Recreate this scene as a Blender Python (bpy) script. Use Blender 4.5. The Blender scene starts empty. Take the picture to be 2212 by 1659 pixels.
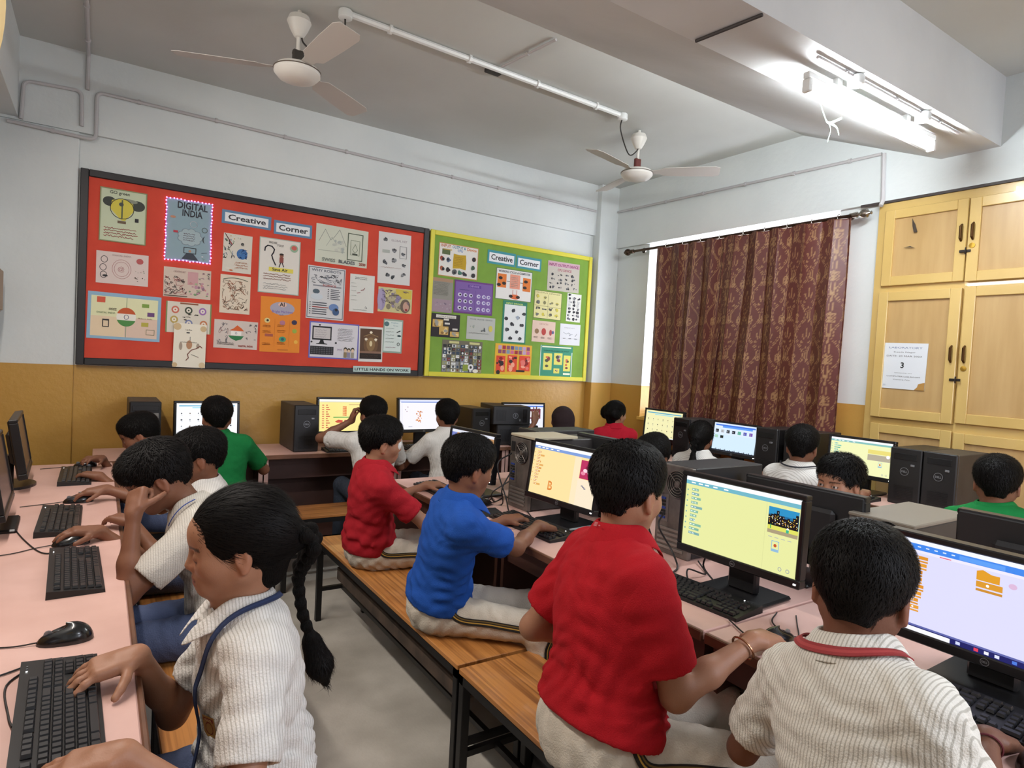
import bpy, bmesh, math, random
import numpy as np
from math import pi, sin, cos, radians as rad
from mathutils import Vector, Matrix
random.seed(7); RNG = np.random.default_rng(11)
SC = bpy.context.scene
COL = SC.collection

def lin(c):
    if isinstance(c, str):
        c = c.lstrip('#'); c = tuple(int(c[i:i+2], 16)/255 for i in (0, 2, 4))
    elif max(c) > 1.0: c = tuple(v/255 for v in c)
    return tuple((v/12.92 if v <= .04045 else ((v+.055)/1.055)**2.4) for v in c[:3]) + (1.0,)

# ------------------------------------------------------------ camera, world, light, exposure
def make_camera():
    a, b, c = 0.581684536, 0.0371135565, 0.0530748080
    f = np.array([sin(a)*cos(b), cos(a)*cos(b), -sin(b)]); r = np.array([cos(a), -sin(a), 0.]); u = np.cross(r, f)
    r2 = cos(c)*r + sin(c)*u; u2 = -sin(c)*r + cos(c)*u
    M = Matrix(((r2[0], u2[0], -f[0], 0), (r2[1], u2[1], -f[1], 0), (r2[2], u2[2], -f[2], 1.45), (0, 0, 0, 1)))
    cam = bpy.data.cameras.new('camera'); cam.sensor_width = 36; cam.lens = 1359.925/2212*36; cam.clip_start = .02
    o = bpy.data.objects.new('camera', cam); COL.objects.link(o); o.matrix_world = M
    SC.camera = o
make_camera()
W = bpy.data.worlds.new('world'); SC.world = W; W.use_nodes = True
bg = W.node_tree.nodes['Background']; bg.inputs[0].default_value = lin('#f4f6ff'); bg.inputs[1].default_value = 5.5
def area(name, loc, rot, sx, sy, power, col, spread=180):
    l = bpy.data.lights.new(name, 'AREA'); l.shape = 'RECTANGLE'; l.size = sx; l.size_y = sy; l.energy = power; l.color = lin(col)[:3]; l.spread = rad(spread)
    o = bpy.data.objects.new(name, l); COL.objects.link(o); o.location = loc; o.rotation_euler = rot
    return o
# added fill lights out of view, behind the camera and along the left side
area('fill_light_behind', (1.7, -1.3, 2.80), (0, 0, 0), 1.2, .1, 27, '#eef3ff')  # added overhead fill for the foreground, no fixture there
area('fill_light_left', (-.36, 1.9, 2.70), (0, rad(-30), 0), .06, 1.2, 13, '#fff4ea')  # added fill to brighten the left desks
area('fill_light_left_far', (-.40, 3.1, 2.70), (0, rad(-35), 0), .06, .9, 8, '#fff6ee')  # added fill to lift the back wall and ceiling
area('fill_light_rear', (2.6, -2.3, 1.9), (rad(82), 0, 0), 2.0, 1.4, 30, '#e8eeff')  # added fill from the rear, no window stands there
SC.view_settings.view_transform = 'Standard'; SC.view_settings.look = 'None'
SC.view_settings.exposure = 1.08; SC.view_settings.gamma = 1.0; SC.view_settings.use_curve_mapping = False
SC.cycles.max_bounces = 8; SC.cycles.diffuse_bounces = 5; SC.cycles.sample_clamp_indirect = 6.0
SC.cycles.caustics_reflective = False; SC.cycles.caustics_refractive = False

# ------------------------------------------------------------ materials
MATS = {}
def mat(name, col=None, rough=.6, metal=0., emit=0., bump=0., bscale=60., var=0., vscale=4., col2=None, spec=.5, alpha=None, coat=0., stretch=None, sss=0.):
    if name in MATS: return MATS[name]
    m = bpy.data.materials.new(name); m.use_nodes = True; nt = m.node_tree; N = nt.nodes; L = nt.links
    p = N['Principled BSDF']; MATS[name] = m
    c = lin(col); p.inputs['Base Color'].default_value = c
    p.inputs['Roughness'].default_value = rough; p.inputs['Metallic'].default_value = metal
    p.inputs['Specular IOR Level'].default_value = spec; p.inputs['Coat Weight'].default_value = coat
    if sss: p.inputs['Subsurface Weight'].default_value = sss; p.inputs['Subsurface Scale'].default_value = .01
    if emit: p.inputs['Emission Color'].default_value = c; p.inputs['Emission Strength'].default_value = emit
    tc = N.new('ShaderNodeTexCoord'); src = tc.outputs['Object']
    if stretch:
        mp = N.new('ShaderNodeMapping'); mp.inputs['Scale'].default_value = stretch; L.new(src, mp.inputs[0]); src = mp.outputs[0]
    if var or col2:
        n = N.new('ShaderNodeTexNoise'); n.inputs['Scale'].default_value = vscale; n.inputs['Detail'].default_value = 5; L.new(src, n.inputs['Vector'])
        r = N.new('ShaderNodeValToRGB'); r.color_ramp.elements[0].position = .35; r.color_ramp.elements[1].position = .65
        c2 = lin(col2) if col2 else tuple(v*(1-var) for v in c[:3])+(1,)
        r.color_ramp.elements[0].color = c2; r.color_ramp.elements[1].color = c if col2 else tuple(min(1, v*(1+var*.6)) for v in c[:3])+(1,)
        L.new(n.outputs['Fac'], r.inputs[0]); L.new(r.outputs[0], p.inputs['Base Color'])
    if bump:
        n = N.new('ShaderNodeTexNoise'); n.inputs['Scale'].default_value = bscale; n.inputs['Detail'].default_value = 4; L.new(src, n.inputs['Vector'])
        b = N.new('ShaderNodeBump'); b.inputs['Strength'].default_value = bump; b.inputs['Distance'].default_value = .01
        L.new(n.outputs['Fac'], b.inputs['Height']); L.new(b.outputs[0], p.inputs['Normal'])
    return m
def vmat(name, emit=0., rough=.6, bump=0., bscale=200., sss=0., spec=.5, two=False):
    """colour from the mesh's own colour attribute: printed paper, screens, skin, woven cloth"""
    if name in MATS: return MATS[name]
    m = bpy.data.materials.new(name); m.use_nodes = True; nt = m.node_tree; N = nt.nodes; L = nt.links; MATS[name] = m
    p = N['Principled BSDF']; a = N.new('ShaderNodeVertexColor'); a.layer_name = 'Col'
    L.new(a.outputs[0], p.inputs['Base Color']); p.inputs['Roughness'].default_value = rough; p.inputs['Specular IOR Level'].default_value = spec
    if sss: p.inputs['Subsurface Weight'].default_value = sss; p.inputs['Subsurface Scale'].default_value = .008
    if emit: L.new(a.outputs[0], p.inputs['Emission Color']); p.inputs['Emission Strength'].default_value = emit; p.inputs['Base Color'].default_value = (0, 0, 0, 1); L.remove(p.inputs['Base Color'].links[0])
    if bump:
        tc = N.new('ShaderNodeTexCoord'); n = N.new('ShaderNodeTexNoise'); n.inputs['Scale'].default_value = bscale; L.new(tc.outputs['Object'], n.inputs['Vector'])
        b = N.new('ShaderNodeBump'); b.inputs['Strength'].default_value = bump; b.inputs['Distance'].default_value = .002
        L.new(n.outputs['Fac'], b.inputs['Height']); L.new(b.outputs[0], p.inputs['Normal'])
    return m

# ------------------------------------------------------------ mesh helpers
def mesh_np(name, V, F, smooth=False, cols=None, colf=None):
    """V (n,3), F (m,k) equal-size faces or list of lists; cols per vertex (n,4) / colf per face"""
    me = bpy.data.meshes.new(name)
    if isinstance(F, np.ndarray) and len(F):
        k = F.shape[1]; me.vertices.add(len(V)); me.vertices.foreach_set('co', np.asarray(V, np.float32).ravel())
        me.loops.add(F.size); me.loops.foreach_set('vertex_index', F.astype(np.int32).ravel())
        me.polygons.add(len(F)); me.polygons.foreach_set('loop_start', np.arange(0, F.size, k, dtype=np.int32))
        me.polygons.foreach_set('loop_total', np.full(len(F), k, np.int32)); me.update(calc_edges=True)
    else:
        me.from_pydata([tuple(v) for v in V], [], [tuple(f) for f in F])
    if cols is not None:
        a = me.color_attributes.new('Col', 'FLOAT_COLOR', 'POINT'); a.data.foreach_set('color', np.asarray(cols, np.float32).ravel())
    if colf is not None:
        a = me.color_attributes.new('Col', 'FLOAT_COLOR', 'CORNER'); out = []
        for f, c in zip(F, colf): out += list(c)*len(f)
        a.data.foreach_set('color', np.asarray(out, np.float32))
    if smooth: me.polygons.foreach_set('use_smooth', np.ones(len(me.polygons), bool))
    return me
def rotz(a):
    c, s = cos(a), sin(a); return np.array([[c, -s, 0], [s, c, 0], [0, 0, 1.]])
def basis(d):
    d = np.array(d, float); d /= np.linalg.norm(d); a = np.array([0, 0, 1.]) if abs(d[2]) < .9 else np.array([1., 0, 0])
    x = np.cross(a, d); x /= np.linalg.norm(x); return x, np.cross(d, x), d
class MB:
    def __init__(s): s.v = []; s.f = []; s.m = []; s.mats = []; s.n = 0; s.M = None
    def mi(s, m):
        if m is None: m = s.mats[0] if s.mats else None
        if m not in s.mats: s.mats.append(m)
        return s.mats.index(m)
    def add(s, V, F, m=None):
        i = s.mi(m); b = len(s.v); V = np.asarray(V, float)
        if s.M is not None: V = V @ s.M[0].T + s.M[1]
        s.v += V.tolist(); s.f += [tuple(b+q for q in f) for f in F]; s.m += [i]*len(F); return s
    def box(s, lo, hi, m=None, ch=0., rot=0., about=None):
        lo = np.minimum(lo, hi)*1., ; lo = np.array(lo[0]); hi = np.array([max(a, b) for a, b in zip(lo, hi)], float)
        c = (lo+hi)/2; h = (hi-lo)/2
        if ch <= 0:
            V = np.array([[x, y, z] for x in (-1, 1) for y in (-1, 1) for z in (-1, 1)])*h
            F = [(0, 1, 3, 2), (4, 6, 7, 5), (0, 4, 5, 1), (2, 3, 7, 6), (0, 2, 6, 4), (1, 5, 7, 3)]
        else:
            ch = min(ch, *(h*.98)); V = []; ix = {}
            for x in (-1, 1):
                for y in (-1, 1):
                    for z in (-1, 1):
                        for a in range(3):
                            q = np.array([x, y, z])*(h-ch); q[a] = (x, y, z)[a]*h[a]; ix[(x, y, z, a)] = len(V); V.append(q)
            F = []
            for a in range(3):
                b_, c_ = (a+1) % 3, (a+2) % 3
                for sg in (-1, 1):
                    q = []
                    for u, w in ((-1, -1), (1, -1), (1, 1), (-1, 1)):
                        k = [0, 0, 0]; k[a] = sg; k[b_] = u; k[c_] = w; q.append(ix[(*k, a)])
                    F.append(tuple(q if sg > 0 else q[::-1]))
                for u in (-1, 1):
                    for w in (-1, 1):
                        k0 = [0, 0, 0]; k1 = [0, 0, 0]; k0[a] = -1; k1[a] = 1
                        for k in (k0, k1): k[b_] = u; k[c_] = w
                        q = (ix[(*k0, b_)], ix[(*k1, b_)], ix[(*k1, c_)], ix[(*k0, c_)]); F.append(q if u*w > 0 else q[::-1])
            for x in (-1, 1):
                for y in (-1, 1):
                    for z in (-1, 1):
                        q = tuple(ix[(x, y, z, a)] for a in range(3)); F.append(q if x*y*z > 0 else q[::-1])
            V = np.array(V)
        V = V + c
        if rot:
            o = np.array(about if about is not None else c); V = (V-o) @ rotz(rot).T + o
        return s.add(V, F, m)
    def tube(s, pts, r, m=None, n=8, cap=True, closed=False):
        P = np.array(pts, float); k = len(P); R = np.full(k, r, float) if np.isscalar(r) else np.array(r, float)
        T = np.gradient(P, axis=0) if k > 2 else np.array([P[1]-P[0]]*2)
        if closed: T = np.roll(P, -1, 0)-np.roll(P, 1, 0)
        V = []; x, y, _ = basis(T[0])
        for i in range(k):
            d = T[i]/(np.linalg.norm(T[i])+1e-12); x = x-d*np.dot(x, d); x /= np.linalg.norm(x)+1e-12; y = np.cross(d, x)
            for j in range(n):
                a = 2*pi*j/n; V.append(P[i]+R[i]*(x*cos(a)+y*sin(a)))
        F = [(i*n+j, i*n+(j+1) % n, (i+1)*n+(j+1) % n, (i+1)*n+j) for i in range(k-1) for j in range(n)]
        if closed: F += [((k-1)*n+j, (k-1)*n+(j+1) % n, (j+1) % n, j) for j in range(n)]
        elif cap: F += [tuple(range(n))[::-1], tuple((k-1)*n+j for j in range(n))]
        return s.add(V, F, m)
    def lathe(s, prof, c=(0, 0, 0), axis=(0, 0, 1), m=None, n=24):
        x, y, d = basis(axis); c = np.array(c, float); V = []; k = len(prof)
        for r, h in prof:
            for j in range(n): a = 2*pi*j/n; V.append(c+d*h+(x*cos(a)+y*sin(a))*r)
        F = [(i*n+j, i*n+(j+1) % n, (i+1)*n+(j+1) % n, (i+1)*n+j) for i in range(k-1) for j in range(n)]
        F += [tuple(range(n))[::-1], tuple((k-1)*n+j for j in range(n))]
        return s.add(V, F, m)
    def ell(s, c, r, m=None, nu=16, nv=10, zmin=-1.):
        V = []; 
        for i in range(nv+1):
            t = -pi/2+pi*i/nv; 
            for j in range(nu): a = 2*pi*j/nu; V.append((c[0]+r[0]*cos(t)*cos(a), c[1]+r[1]*cos(t)*sin(a), c[2]+r[2]*max(zmin, sin(t))))
        F = [(i*nu+j, i*nu+(j+1) % nu, (i+1)*nu+(j+1) % nu, (i+1)*nu+j) for i in range(nv) for j in range(nu)]
        return s.add(V, F, m)
    def build(s, name, m=None, parent=None, smooth=False, label=None, **kw):
        if m is not None and (not s.mats or s.mats == [None]): s.mats = [m]
        me = bpy.data.meshes.new(name); me.from_pydata(s.v, [], s.f)
        for q in s.mats: me.materials.append(q)
        if len(s.mats) > 1: me.polygons.foreach_set('material_index', s.m)
        if smooth:
            me.polygons.foreach_set('use_smooth', np.ones(len(s.f), bool))
            me.update()
            try: me.set_sharp_from_angle(angle=rad(smooth if smooth is not True else 40))
            except Exception: pass
        me.validate(); return link(name, me, parent, label, **kw)
def link(name, me, parent=None, label=None, cat=None, group=None, kind=None, loc=None):
    o = bpy.data.objects.new(name, me); COL.objects.link(o)
    if parent is not None: o.parent = parent
    if loc is not None: o.location = loc
    if label: o['label'] = label
    if cat: o['category'] = cat
    if group: o['group'] = group
    if kind: o['kind'] = kind
    return o
def thing(name, label, cat, loc=(0, 0, 0), rz=0., group=None):
    o = link(name, None, None, label, cat, group); o.empty_display_size = .05
    o.location = loc; o.rotation_euler = (0, 0, rz); return o
def struct(o): o['kind'] = 'structure'; return o
def copy_tree(o, parent=None, depth=0):
    c = o.copy(); COL.objects.link(c)
    if parent is not None: c.parent = parent
    for ch in list(o.children): copy_tree(ch, c, depth+1)
    return c
def catmull(P, n=8):
    P = np.array(P, float); P = np.vstack([2*P[0]-P[1], P, 2*P[-1]-P[-2]]); out = []
    for i in range(1, len(P)-2):
        a, b, c, d = P[i-1:i+3]
        for t in np.linspace(0, 1, n, endpoint=False): out.append(.5*((2*b)+(-a+c)*t+(2*a-5*b+4*c-d)*t*t+(-a+3*b-3*c+d)*t**3))
    out.append(P[-2]); return np.array(out)

# ------------------------------------------------------------ flat print: coloured patches and lettering lying on a sheet or screen
_TXT = {}
def text_polys(s, bold=False):
    key = (s, bold)
    if key not in _TXT:
        c = bpy.data.curves.new('t', 'FONT'); c.body = s; c.size = 1; c.resolution_u = 2
        if bold: c.offset = .025
        o = bpy.data.objects.new('t', c); COL.objects.link(o); bpy.context.view_layer.update()
        me = o.evaluated_get(bpy.context.evaluated_depsgraph_get()).to_mesh()
        V = np.array([v.co[:] for v in me.vertices]).reshape(-1, 3); F = [tuple(p.vertices) for p in me.polygons]
        bpy.data.objects.remove(o); bpy.data.curves.remove(c); _TXT[key] = (V, F)
    return _TXT[key]
class Canvas:
    """2-D drawing, u right, v up, both 0..w / 0..h, laid on plane (origin, U, V, N)"""
    def __init__(s, w, h): s.w = w; s.h = h; s.v = []; s.f = []; s.c = []; s.z = 0
    def poly(s, pts, col, step=True):
        b = len(s.v); s.z += 1 if step else 0; s.v += [(p[0], p[1], s.z) for p in pts]; s.f.append(tuple(range(b, b+len(pts)))); s.c.append(lin(col)); return s
    def rect(s, x, y, w, h, col): return s.poly([(x, y), (x+w, y), (x+w, y+h), (x, y+h)], col)
    def frame(s, x, y, w, h, t, col):
        s.rect(x, y, w, t, col); s.rect(x, y+h-t, w, t, col); s.rect(x, y, t, h, col); return s.rect(x+w-t, y, t, h, col)
    def circ(s, x, y, r, col, ry=None, n=18, a0=0., a1=2*pi):
        ry = ry or r; return s.poly([(x+r*cos(a0+(a1-a0)*i/n), y+ry*sin(a0+(a1-a0)*i/n)) for i in range(n + (1 if a1-a0 < 6.2 else 0))], col)
    def line(s, pts, t, col):
        s.z += 1
        for a, b in zip(pts[:-1], pts[1:]):
            a = np.array(a, float); b = np.array(b, float); d = b-a; L = np.hypot(*d)
            if L < 1e-6: continue
            n = np.array([-d[1], d[0]])/L*t/2; d = d/L*t*.3; s.poly([a-n-d, b-n+d, b+n+d, a+n-d], col, False)
        return s
    def ring(s, x, y, r, t, col, ry=None, n=20): 
        ry = ry or r; return s.line([(x+r*cos(2*pi*i/n), y+ry*sin(2*pi*i/n)) for i in range(n+1)], t, col)
    def text(s, x, y, size, txt, col, bold=False, wid=None):
        V, F = text_polys(txt, bold)
        if len(V) == 0: return s
        s.z += 1; b = len(s.v); sx = size if wid is None else wid/max(V[:, 0].max(), 1e-3)
        s.v += [(x+p[0]*sx, y+p[1]*size, s.z) for p in V]; s.f += [tuple(b+i for i in f) for f in F]; s.c += [lin(col)]*len(F); return s
    def scrib(s, x, y, w, h, n, col, t=.0015, seed=0):
        """rows of handwriting"""
        r = random.Random(seed)
        for i in range(n):
            yy = y+h-(i+.5)*h/n; q = [(x, yy)]; xx = x
            while xx < x+w*r.uniform(.75, 1.): xx += w*.025; q.append((xx, yy+r.uniform(-.3, .3)*h/n))
            s.line(q, t, col)
        return s
    def build(s, name, m, parent, o, U, V, N, gap=.00025, smooth=False, label=None):
        if not s.v: return None
        P = np.array(s.v); mz = max(1, s.z); g = min(gap, .004/mz)
        X = np.array(o)+P[:, :1]*np.array(U)+P[:, 1:2]*np.array(V)+(P[:, 2:3]*g)*np.array(N)
        me = mesh_np(name, X, s.f, colf=s.c); me.materials.append(m); return link(name, me, parent, label)
# ------------------------------------------------------------ room shell
XR, YB, ZC, XL, YF = 4.36, 4.90, 3.23, -0.56, -2.4
def wall_mat(name, up, low, split, right=False):
    m = bpy.data.materials.new(name); m.use_nodes = True; nt = m.node_tree; N = nt.nodes; L = nt.links; p = N['Principled BSDF']
    g = N.new('ShaderNodeNewGeometry'); s = N.new('ShaderNodeSeparateXYZ'); L.new(g.outputs['Position'], s.inputs[0])
    gt = N.new('ShaderNodeMath'); gt.operation = 'GREATER_THAN'; gt.inputs[1].default_value = split; L.new(s.outputs[2], gt.inputs[0])
    n = N.new('ShaderNodeTexNoise'); n.inputs['Scale'].default_value = 1.7; n.inputs['Detail'].default_value = 6; L.new(g.outputs['Position'], n.inputs['Vector'])
    def ramp(a, b):
        r = N.new('ShaderNodeValToRGB'); r.color_ramp.elements[0].position = .3; r.color_ramp.elements[1].position = .7
        r.color_ramp.elements[0].color = lin(a); r.color_ramp.elements[1].color = lin(b); L.new(n.outputs['Fac'], r.inputs[0]); return r
    a = ramp(*up); b = ramp(*low); mx = N.new('ShaderNodeMix'); mx.data_type = 'RGBA'
    L.new(gt.outputs[0], mx.inputs[0]); L.new(b.outputs[0], mx.inputs[6]); L.new(a.outputs[0], mx.inputs[7]); L.new(mx.outputs[2], p.inputs['Base Color'])
    rr = N.new('ShaderNodeMath'); rr.operation = 'MULTIPLY_ADD'; rr.inputs[1].default_value = .35; rr.inputs[2].default_value = .38; L.new(gt.outputs[0], rr.inputs[0]); L.new(rr.outputs[0], p.inputs['Roughness'])
    n2 = N.new('ShaderNodeTexNoise'); n2.inputs['Scale'].default_value = 25; n2.inputs['Detail'].default_value = 5; L.new(g.outputs['Position'], n2.inputs['Vector'])
    bp = N.new('ShaderNodeBump'); bp.inputs['Strength'].default_value = .25; bp.inputs['Distance'].default_value = .01; L.new(n2.outputs['Fac'], bp.inputs['Height']); L.new(bp.outputs[0], p.inputs['Normal'])
    return m
WM = wall_mat('painted_wall', ('#cbd1d1', '#d7dcdb'), ('#b58b42', '#bf9549'), 1.275)
CM = mat('ceiling_paint', '#cbcecb', .9, col2='#bfc1be', vscale=.8, bump=.15, bscale=18)
FM = mat('terrazzo_floor', '#cdc8be', .5, col2='#aaa59b', vscale=3.0, bump=.1, bscale=90)

b = MB(); b.box((XL, YF, -.05), (XR+.4, YB, 0)); struct(b.build('floor', FM))
b = MB(); b.box((-1.2, YF, ZC), (XR+.4, YB+.1, ZC+.08)); struct(b.build('ceiling', CM))
b = MB(); b.box((XL-.1, YB, 0), (XR+.4, YB+.12, ZC)); struct(b.build('wall_back', WM))
b = MB(); b.box((XL-.12, YF, 0), (XL, YB, ZC)); struct(b.build('wall_left', WM))
b = MB(); b.box((XL-.1, YF-.12, 0), (XR+.4, YF, ZC)); struct(b.build('wall_front', WM))
# right wall with the window opening, the part above it stands proud like a lintel
WY0, WY1, WZ0, WZ1 = 2.52, 4.37, .98, 2.63
b = MB(); T = .24
b.box((XR, WY1, 0), (XR+T, YB, WZ1)); b.box((XR, 2.245, 0), (XR+T, WY0, WZ1)); b.box((XR+.23, YF, 0), (XR+.33, 2.245, WZ1)); b.box((XR, WY0, 0), (XR+T, WY1, WZ0)); b.box((XR-.035, YF, WZ1), (XR+T, YB-.03, ZC))
struct(b.build('wall_right', WM))
# thin dark strip along the lower edge of the lintel
b = MB(); b.box((XR-.039, YF, WZ1-.012), (XR-.03, 2.36, WZ1+.004)); struct(b.build('trim_1', mat('dark_line', '#3a3230', .6)))
# beams and pilasters
b = MB(); b.box((XL, 4.865, 2.735), (XR, YB, ZC)); struct(b.build('trim_2', WM))
b = MB(); b.box((XL, 4.872, 0), (-.135, YB, 2.735), ch=.004); struct(b.build('trim_3', WM))
b = MB(); b.box((4.10, 4.80, 0), (XR, YB, ZC), ch=.004); struct(b.build('trim_4', WM))
b = MB(); b.box((XL, YF, 2.75), (-.44, 4.865, ZC)); struct(b.build('trim_5', WM))
# cross beam over the tube light with its long sloping haunch
b = MB(); y0, y1, y2, z0, z1 = 1.575, 1.885, 2.85, 2.835, ZC+.01
V = [(x, y, z) for x in (-.44, XR) for y, z in ((y0, z1), (y0, z0), (y1, z0), (y2, z1))]
b.add(V, [(0, 1, 2, 3), (7, 6, 5, 4), (0, 4, 5, 1), (1, 5, 6, 2), (2, 6, 7, 3), (3, 7, 4, 0)]); struct(b.build('trim_6', mat('beam_paint', '#cfd0d0', .85, col2='#c2c3c3', vscale=1.2, bump=.12, bscale=20)))

# ------------------------------------------------------------ window, bars, bright day outside
w = link('window_1', None); struct(w)
fm = mat('window_white', '#e9e6dc', .5); im = mat('window_bar_iron', '#3c2f2c', .5, metal=.4)
b = MB()
for y in (WY0, (WY0+WY1)/2-.02, WY1-.05): b.box((XR+.17, y, WZ0), (XR+.21, y+.05, WZ1), ch=.004)
for z in (WZ0, WZ1-.05): b.box((XR+.17, WY0, z), (XR+.21, WY1, z+.05), ch=.004)
b.build('window_frame', fm, w)
b = MB(); b.box((XR-.02, WY0-.02, WZ0-.03), (XR+T+.03, WY1+.02, WZ0)); b.build('window_sill', mat('sill_stone', '#d9b25a', .5), w)
gm = mat('window_glass', '#ffffff', .05); gn = gm.node_tree
gt_ = gn.nodes.new('ShaderNodeBsdfTransparent'); gl_ = gn.nodes.new('ShaderNodeBsdfGlossy'); gl_.inputs['Roughness'].default_value = .03; gx_ = gn.nodes.new('ShaderNodeMixShader'); gx_.inputs[0].default_value = .06
gn.links.new(gt_.outputs[0], gx_.inputs[1]); gn.links.new(gl_.outputs[0], gx_.inputs[2]); gn.links.new(gx_.outputs[0], gn.nodes['Material Output'].inputs['Surface'])
for y0_, y1_ in ((WY0+.05, (WY0+WY1)/2-.02), ((WY0+WY1)/2+.03, WY1-.05)):
    b = MB(); b.box((XR+.185, y0_, WZ0+.05), (XR+.19, y1_, WZ1-.05)); b.build('window_pane', gm, w)
for i in range(13):
    b = MB(); y = WY1-.075-i*.148; tw = []
    for k in range(60):
        z = WZ0+.01+(WZ1-WZ0-.02)*k/59; a = k*.55; amp = .009 if (k % 14) > 3 else .002
        tw.append((XR+.12+amp*cos(a), y+amp*sin(a), z))
    b.tube(tw, .0055, im, n=5)
    b.build('window_bar', None, w, smooth=True)
b = MB()
for z in (WZ0+.3, WZ0+.8, WZ0+1.3): b.box((XR+.116, WY0, z), (XR+.122, WY1, z+.025))
b.build('window_crossbar', im, w)

# ------------------------------------------------------------ curtain rod and two printed curtains
rm = mat('rod_bronze', '#4a3a30', .3, metal=.9); sm = mat('finial_silver', '#9a938a', .25, metal=1)
rod = thing('curtain_rod', 'dark metal curtain rod with silver ball finials above the window', 'curtain rod', (4.25, 3.4, 2.555))
b = MB(); b.tube([(0, -1.03, 0), (0, 1.07, 0)], .012, n=12); b.build('pole', rm, rod, smooth=True)
for sgn, y in ((-1, -1.03), (1, 1.07)):
    b = MB(); b.lathe([(.001, -.005), (.018, 0), (.02, .03), (.012, .035), (.014, .05), (.028, .06), (.034, .078), (.028, .098), (.012, .108), (.008, .118), (.012, .124), (.001, .13)], (0, y, 0), (0, sgn, 0), n=16)
    b.build('finial', sm if sgn < 0 else rm, rod, smooth=True)
for y in (-.98, 1.0):
    b = MB(); b.tube([(0, y, 0), (.05, y, .01), (.075, y, .01)], .007, n=8); b.lathe([(.025, 0), (.025, .01), (.001, .012)], (.075, y, .01), (-1, 0, 0), n=12); b.build('bracket', sm, rod, smooth=True)

def damask(u, v):
    """woven leaf motif, u across and v up in metres; 0..1 gold amount"""
    pw, ph = .215, .29; v2 = v/ph; row = np.floor(v2); fv = v2-row; fu = np.abs(((u/pw + .5*0) % 1.)-.5)*2   # 0 centre .. 1 edge
    x = fu; y = fv; out = np.zeros_like(u)
    # ogee outline
    ed = .52+.36*np.cos(2*pi*(y-.35)); out = np.maximum(out, (np.abs(x-ed) < .03))
    out = np.maximum(out, (np.abs(x-ed+.14) < .018))
    # fan of leaves
    dx = x; dy = y-.12; r = np.hypot(dx*.74, dy); th = np.arctan2(dx*.74, dy)
    leaf = (np.cos(th*9.) > .55) & (r > .1+.05*np.cos(th*9)) & (r < .40-.10*np.abs(th)) & (np.abs(th) < 1.9)
    out = np.maximum(out, leaf)
    # scrolls
    for cx, cy, rr in ((.80, .74, .10),):
        q = np.hypot((x-cx)*.74, y-cy); out = np.maximum(out, (np.abs(q-rr) < .018) | (np.abs(q-rr*.5) < .016))
    out = np.maximum(out, (np.hypot(x*.74, y-.03) < .035))
    r2 = np.hypot(x*.74, (y-.62)); t2 = np.arctan2(x*.74, y-.62); out = np.maximum(out, (np.cos(t2*7.) > .5) & (r2 > .05) & (r2 < .24-.05*np.abs(t2)) & (np.abs(t2) < 1.6)); out = np.maximum(out, (np.abs(x-.93+.06*np.cos(2*pi*y*2)) < .03))
    return out
def curtain(name, label, y_top0, y_top1, y_bot0, y_bot1, nfold, seed, zb=.78, zt=2.545):
    r = np.random.default_rng(seed); nu, nv = 205, 215
    s = np.linspace(0, 1, nu); t = np.linspace(0, 1, nv); S, Tt = np.meshgrid(s, t, indexing='ij')  # t 0 top
    ph = 2*pi*nfold*(S+.018*np.sin(5*S+seed)+.012*np.sin(11*S+2*Tt))
    amp = (.020+.010*np.sin(3.1*S*pi+seed))*(.75+.35*Tt)
    yt = y_top0+(y_top1-y_top0)*S; yb = y_bot0+(y_bot1-y_bot0)*S; e = Tt**1.3
    Y = yt*(1-e)+yb*e+.010*np.sin(2*ph); X = 4.235+amp*np.sin(ph)-.02*Tt+.006*np.sin(17*S+7*Tt)
    Z = zt-(zt-zb)*Tt+.006*np.cos(ph)*(1-Tt)
    width = 1.7*abs(y_top1-y_top0); g = damask(S*width+.08, (1-Tt)*(zt-zb))
    n = r.random((nu, nv)); base = np.array(lin('#5c2822')[:3]); gold = np.array(lin('#a07a52')[:3])
    wv = (.9+.12*n)[..., None]; g2 = (g*(.58+.40*n))[..., None]; C = base*wv*(1-g2)+gold*g2
    V = np.stack([X, Y, Z], -1).reshape(-1, 3); C = np.concatenate([C, np.ones((nu, nv, 1))], -1).reshape(-1, 4)
    i, j = np.meshgrid(np.arange(nu-1), np.arange(nv-1), indexing='ij'); a = (i*nv+j).ravel(); F = np.stack([a, a+nv, a+nv+1, a+1], 1)
    me = mesh_np(name, V, F, True, cols=C); cm = vmat('curtain_cloth', rough=.42, bump=.2, bscale=400)
    if 'tr' not in cm:
        cm['tr'] = 1; nt = cm.node_tree; p = nt.nodes['Principled BSDF']; a_ = next(q for q in nt.nodes if q.type == 'VERTEX_COLOR')
        tr = nt.nodes.new('ShaderNodeBsdfTranslucent'); ms = nt.nodes.new('ShaderNodeMixShader'); ms.inputs[0].default_value = .10
        nt.links.new(a_.outputs[0], tr.inputs[0]); nt.links.new(p.outputs[0], ms.inputs[1]); nt.links.new(tr.outputs[0], ms.inputs[2])
        nt.links.new(ms.outputs[0], nt.nodes['Material Output'].inputs['Surface'])
    me.materials.append(cm); o = link(name, me, None, label, 'curtain', 'printed curtains over the window'); md = o.modifiers.new('s', 'SOLIDIFY'); md.thickness = .002
    # rings sewn at the top
    for k in range(int(nfold)):
        q = MB(); yy = y_top0+(y_top1-y_top0)*(k+.5)/nfold
        q.tube([(4.25+.021*cos(a), yy, 2.555+.021*sin(a)) for a in np.linspace(0, 2*pi, 17)[:-1]], .003, n=5, closed=True); q.build('ring', sm, o, smooth=True)
    return o
curtain('curtain', 'maroon and gold leaf-print curtain, the wide right panel beside the cupboards', 2.37, 3.42, 2.37, 3.50, 5.5, 1)
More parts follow.
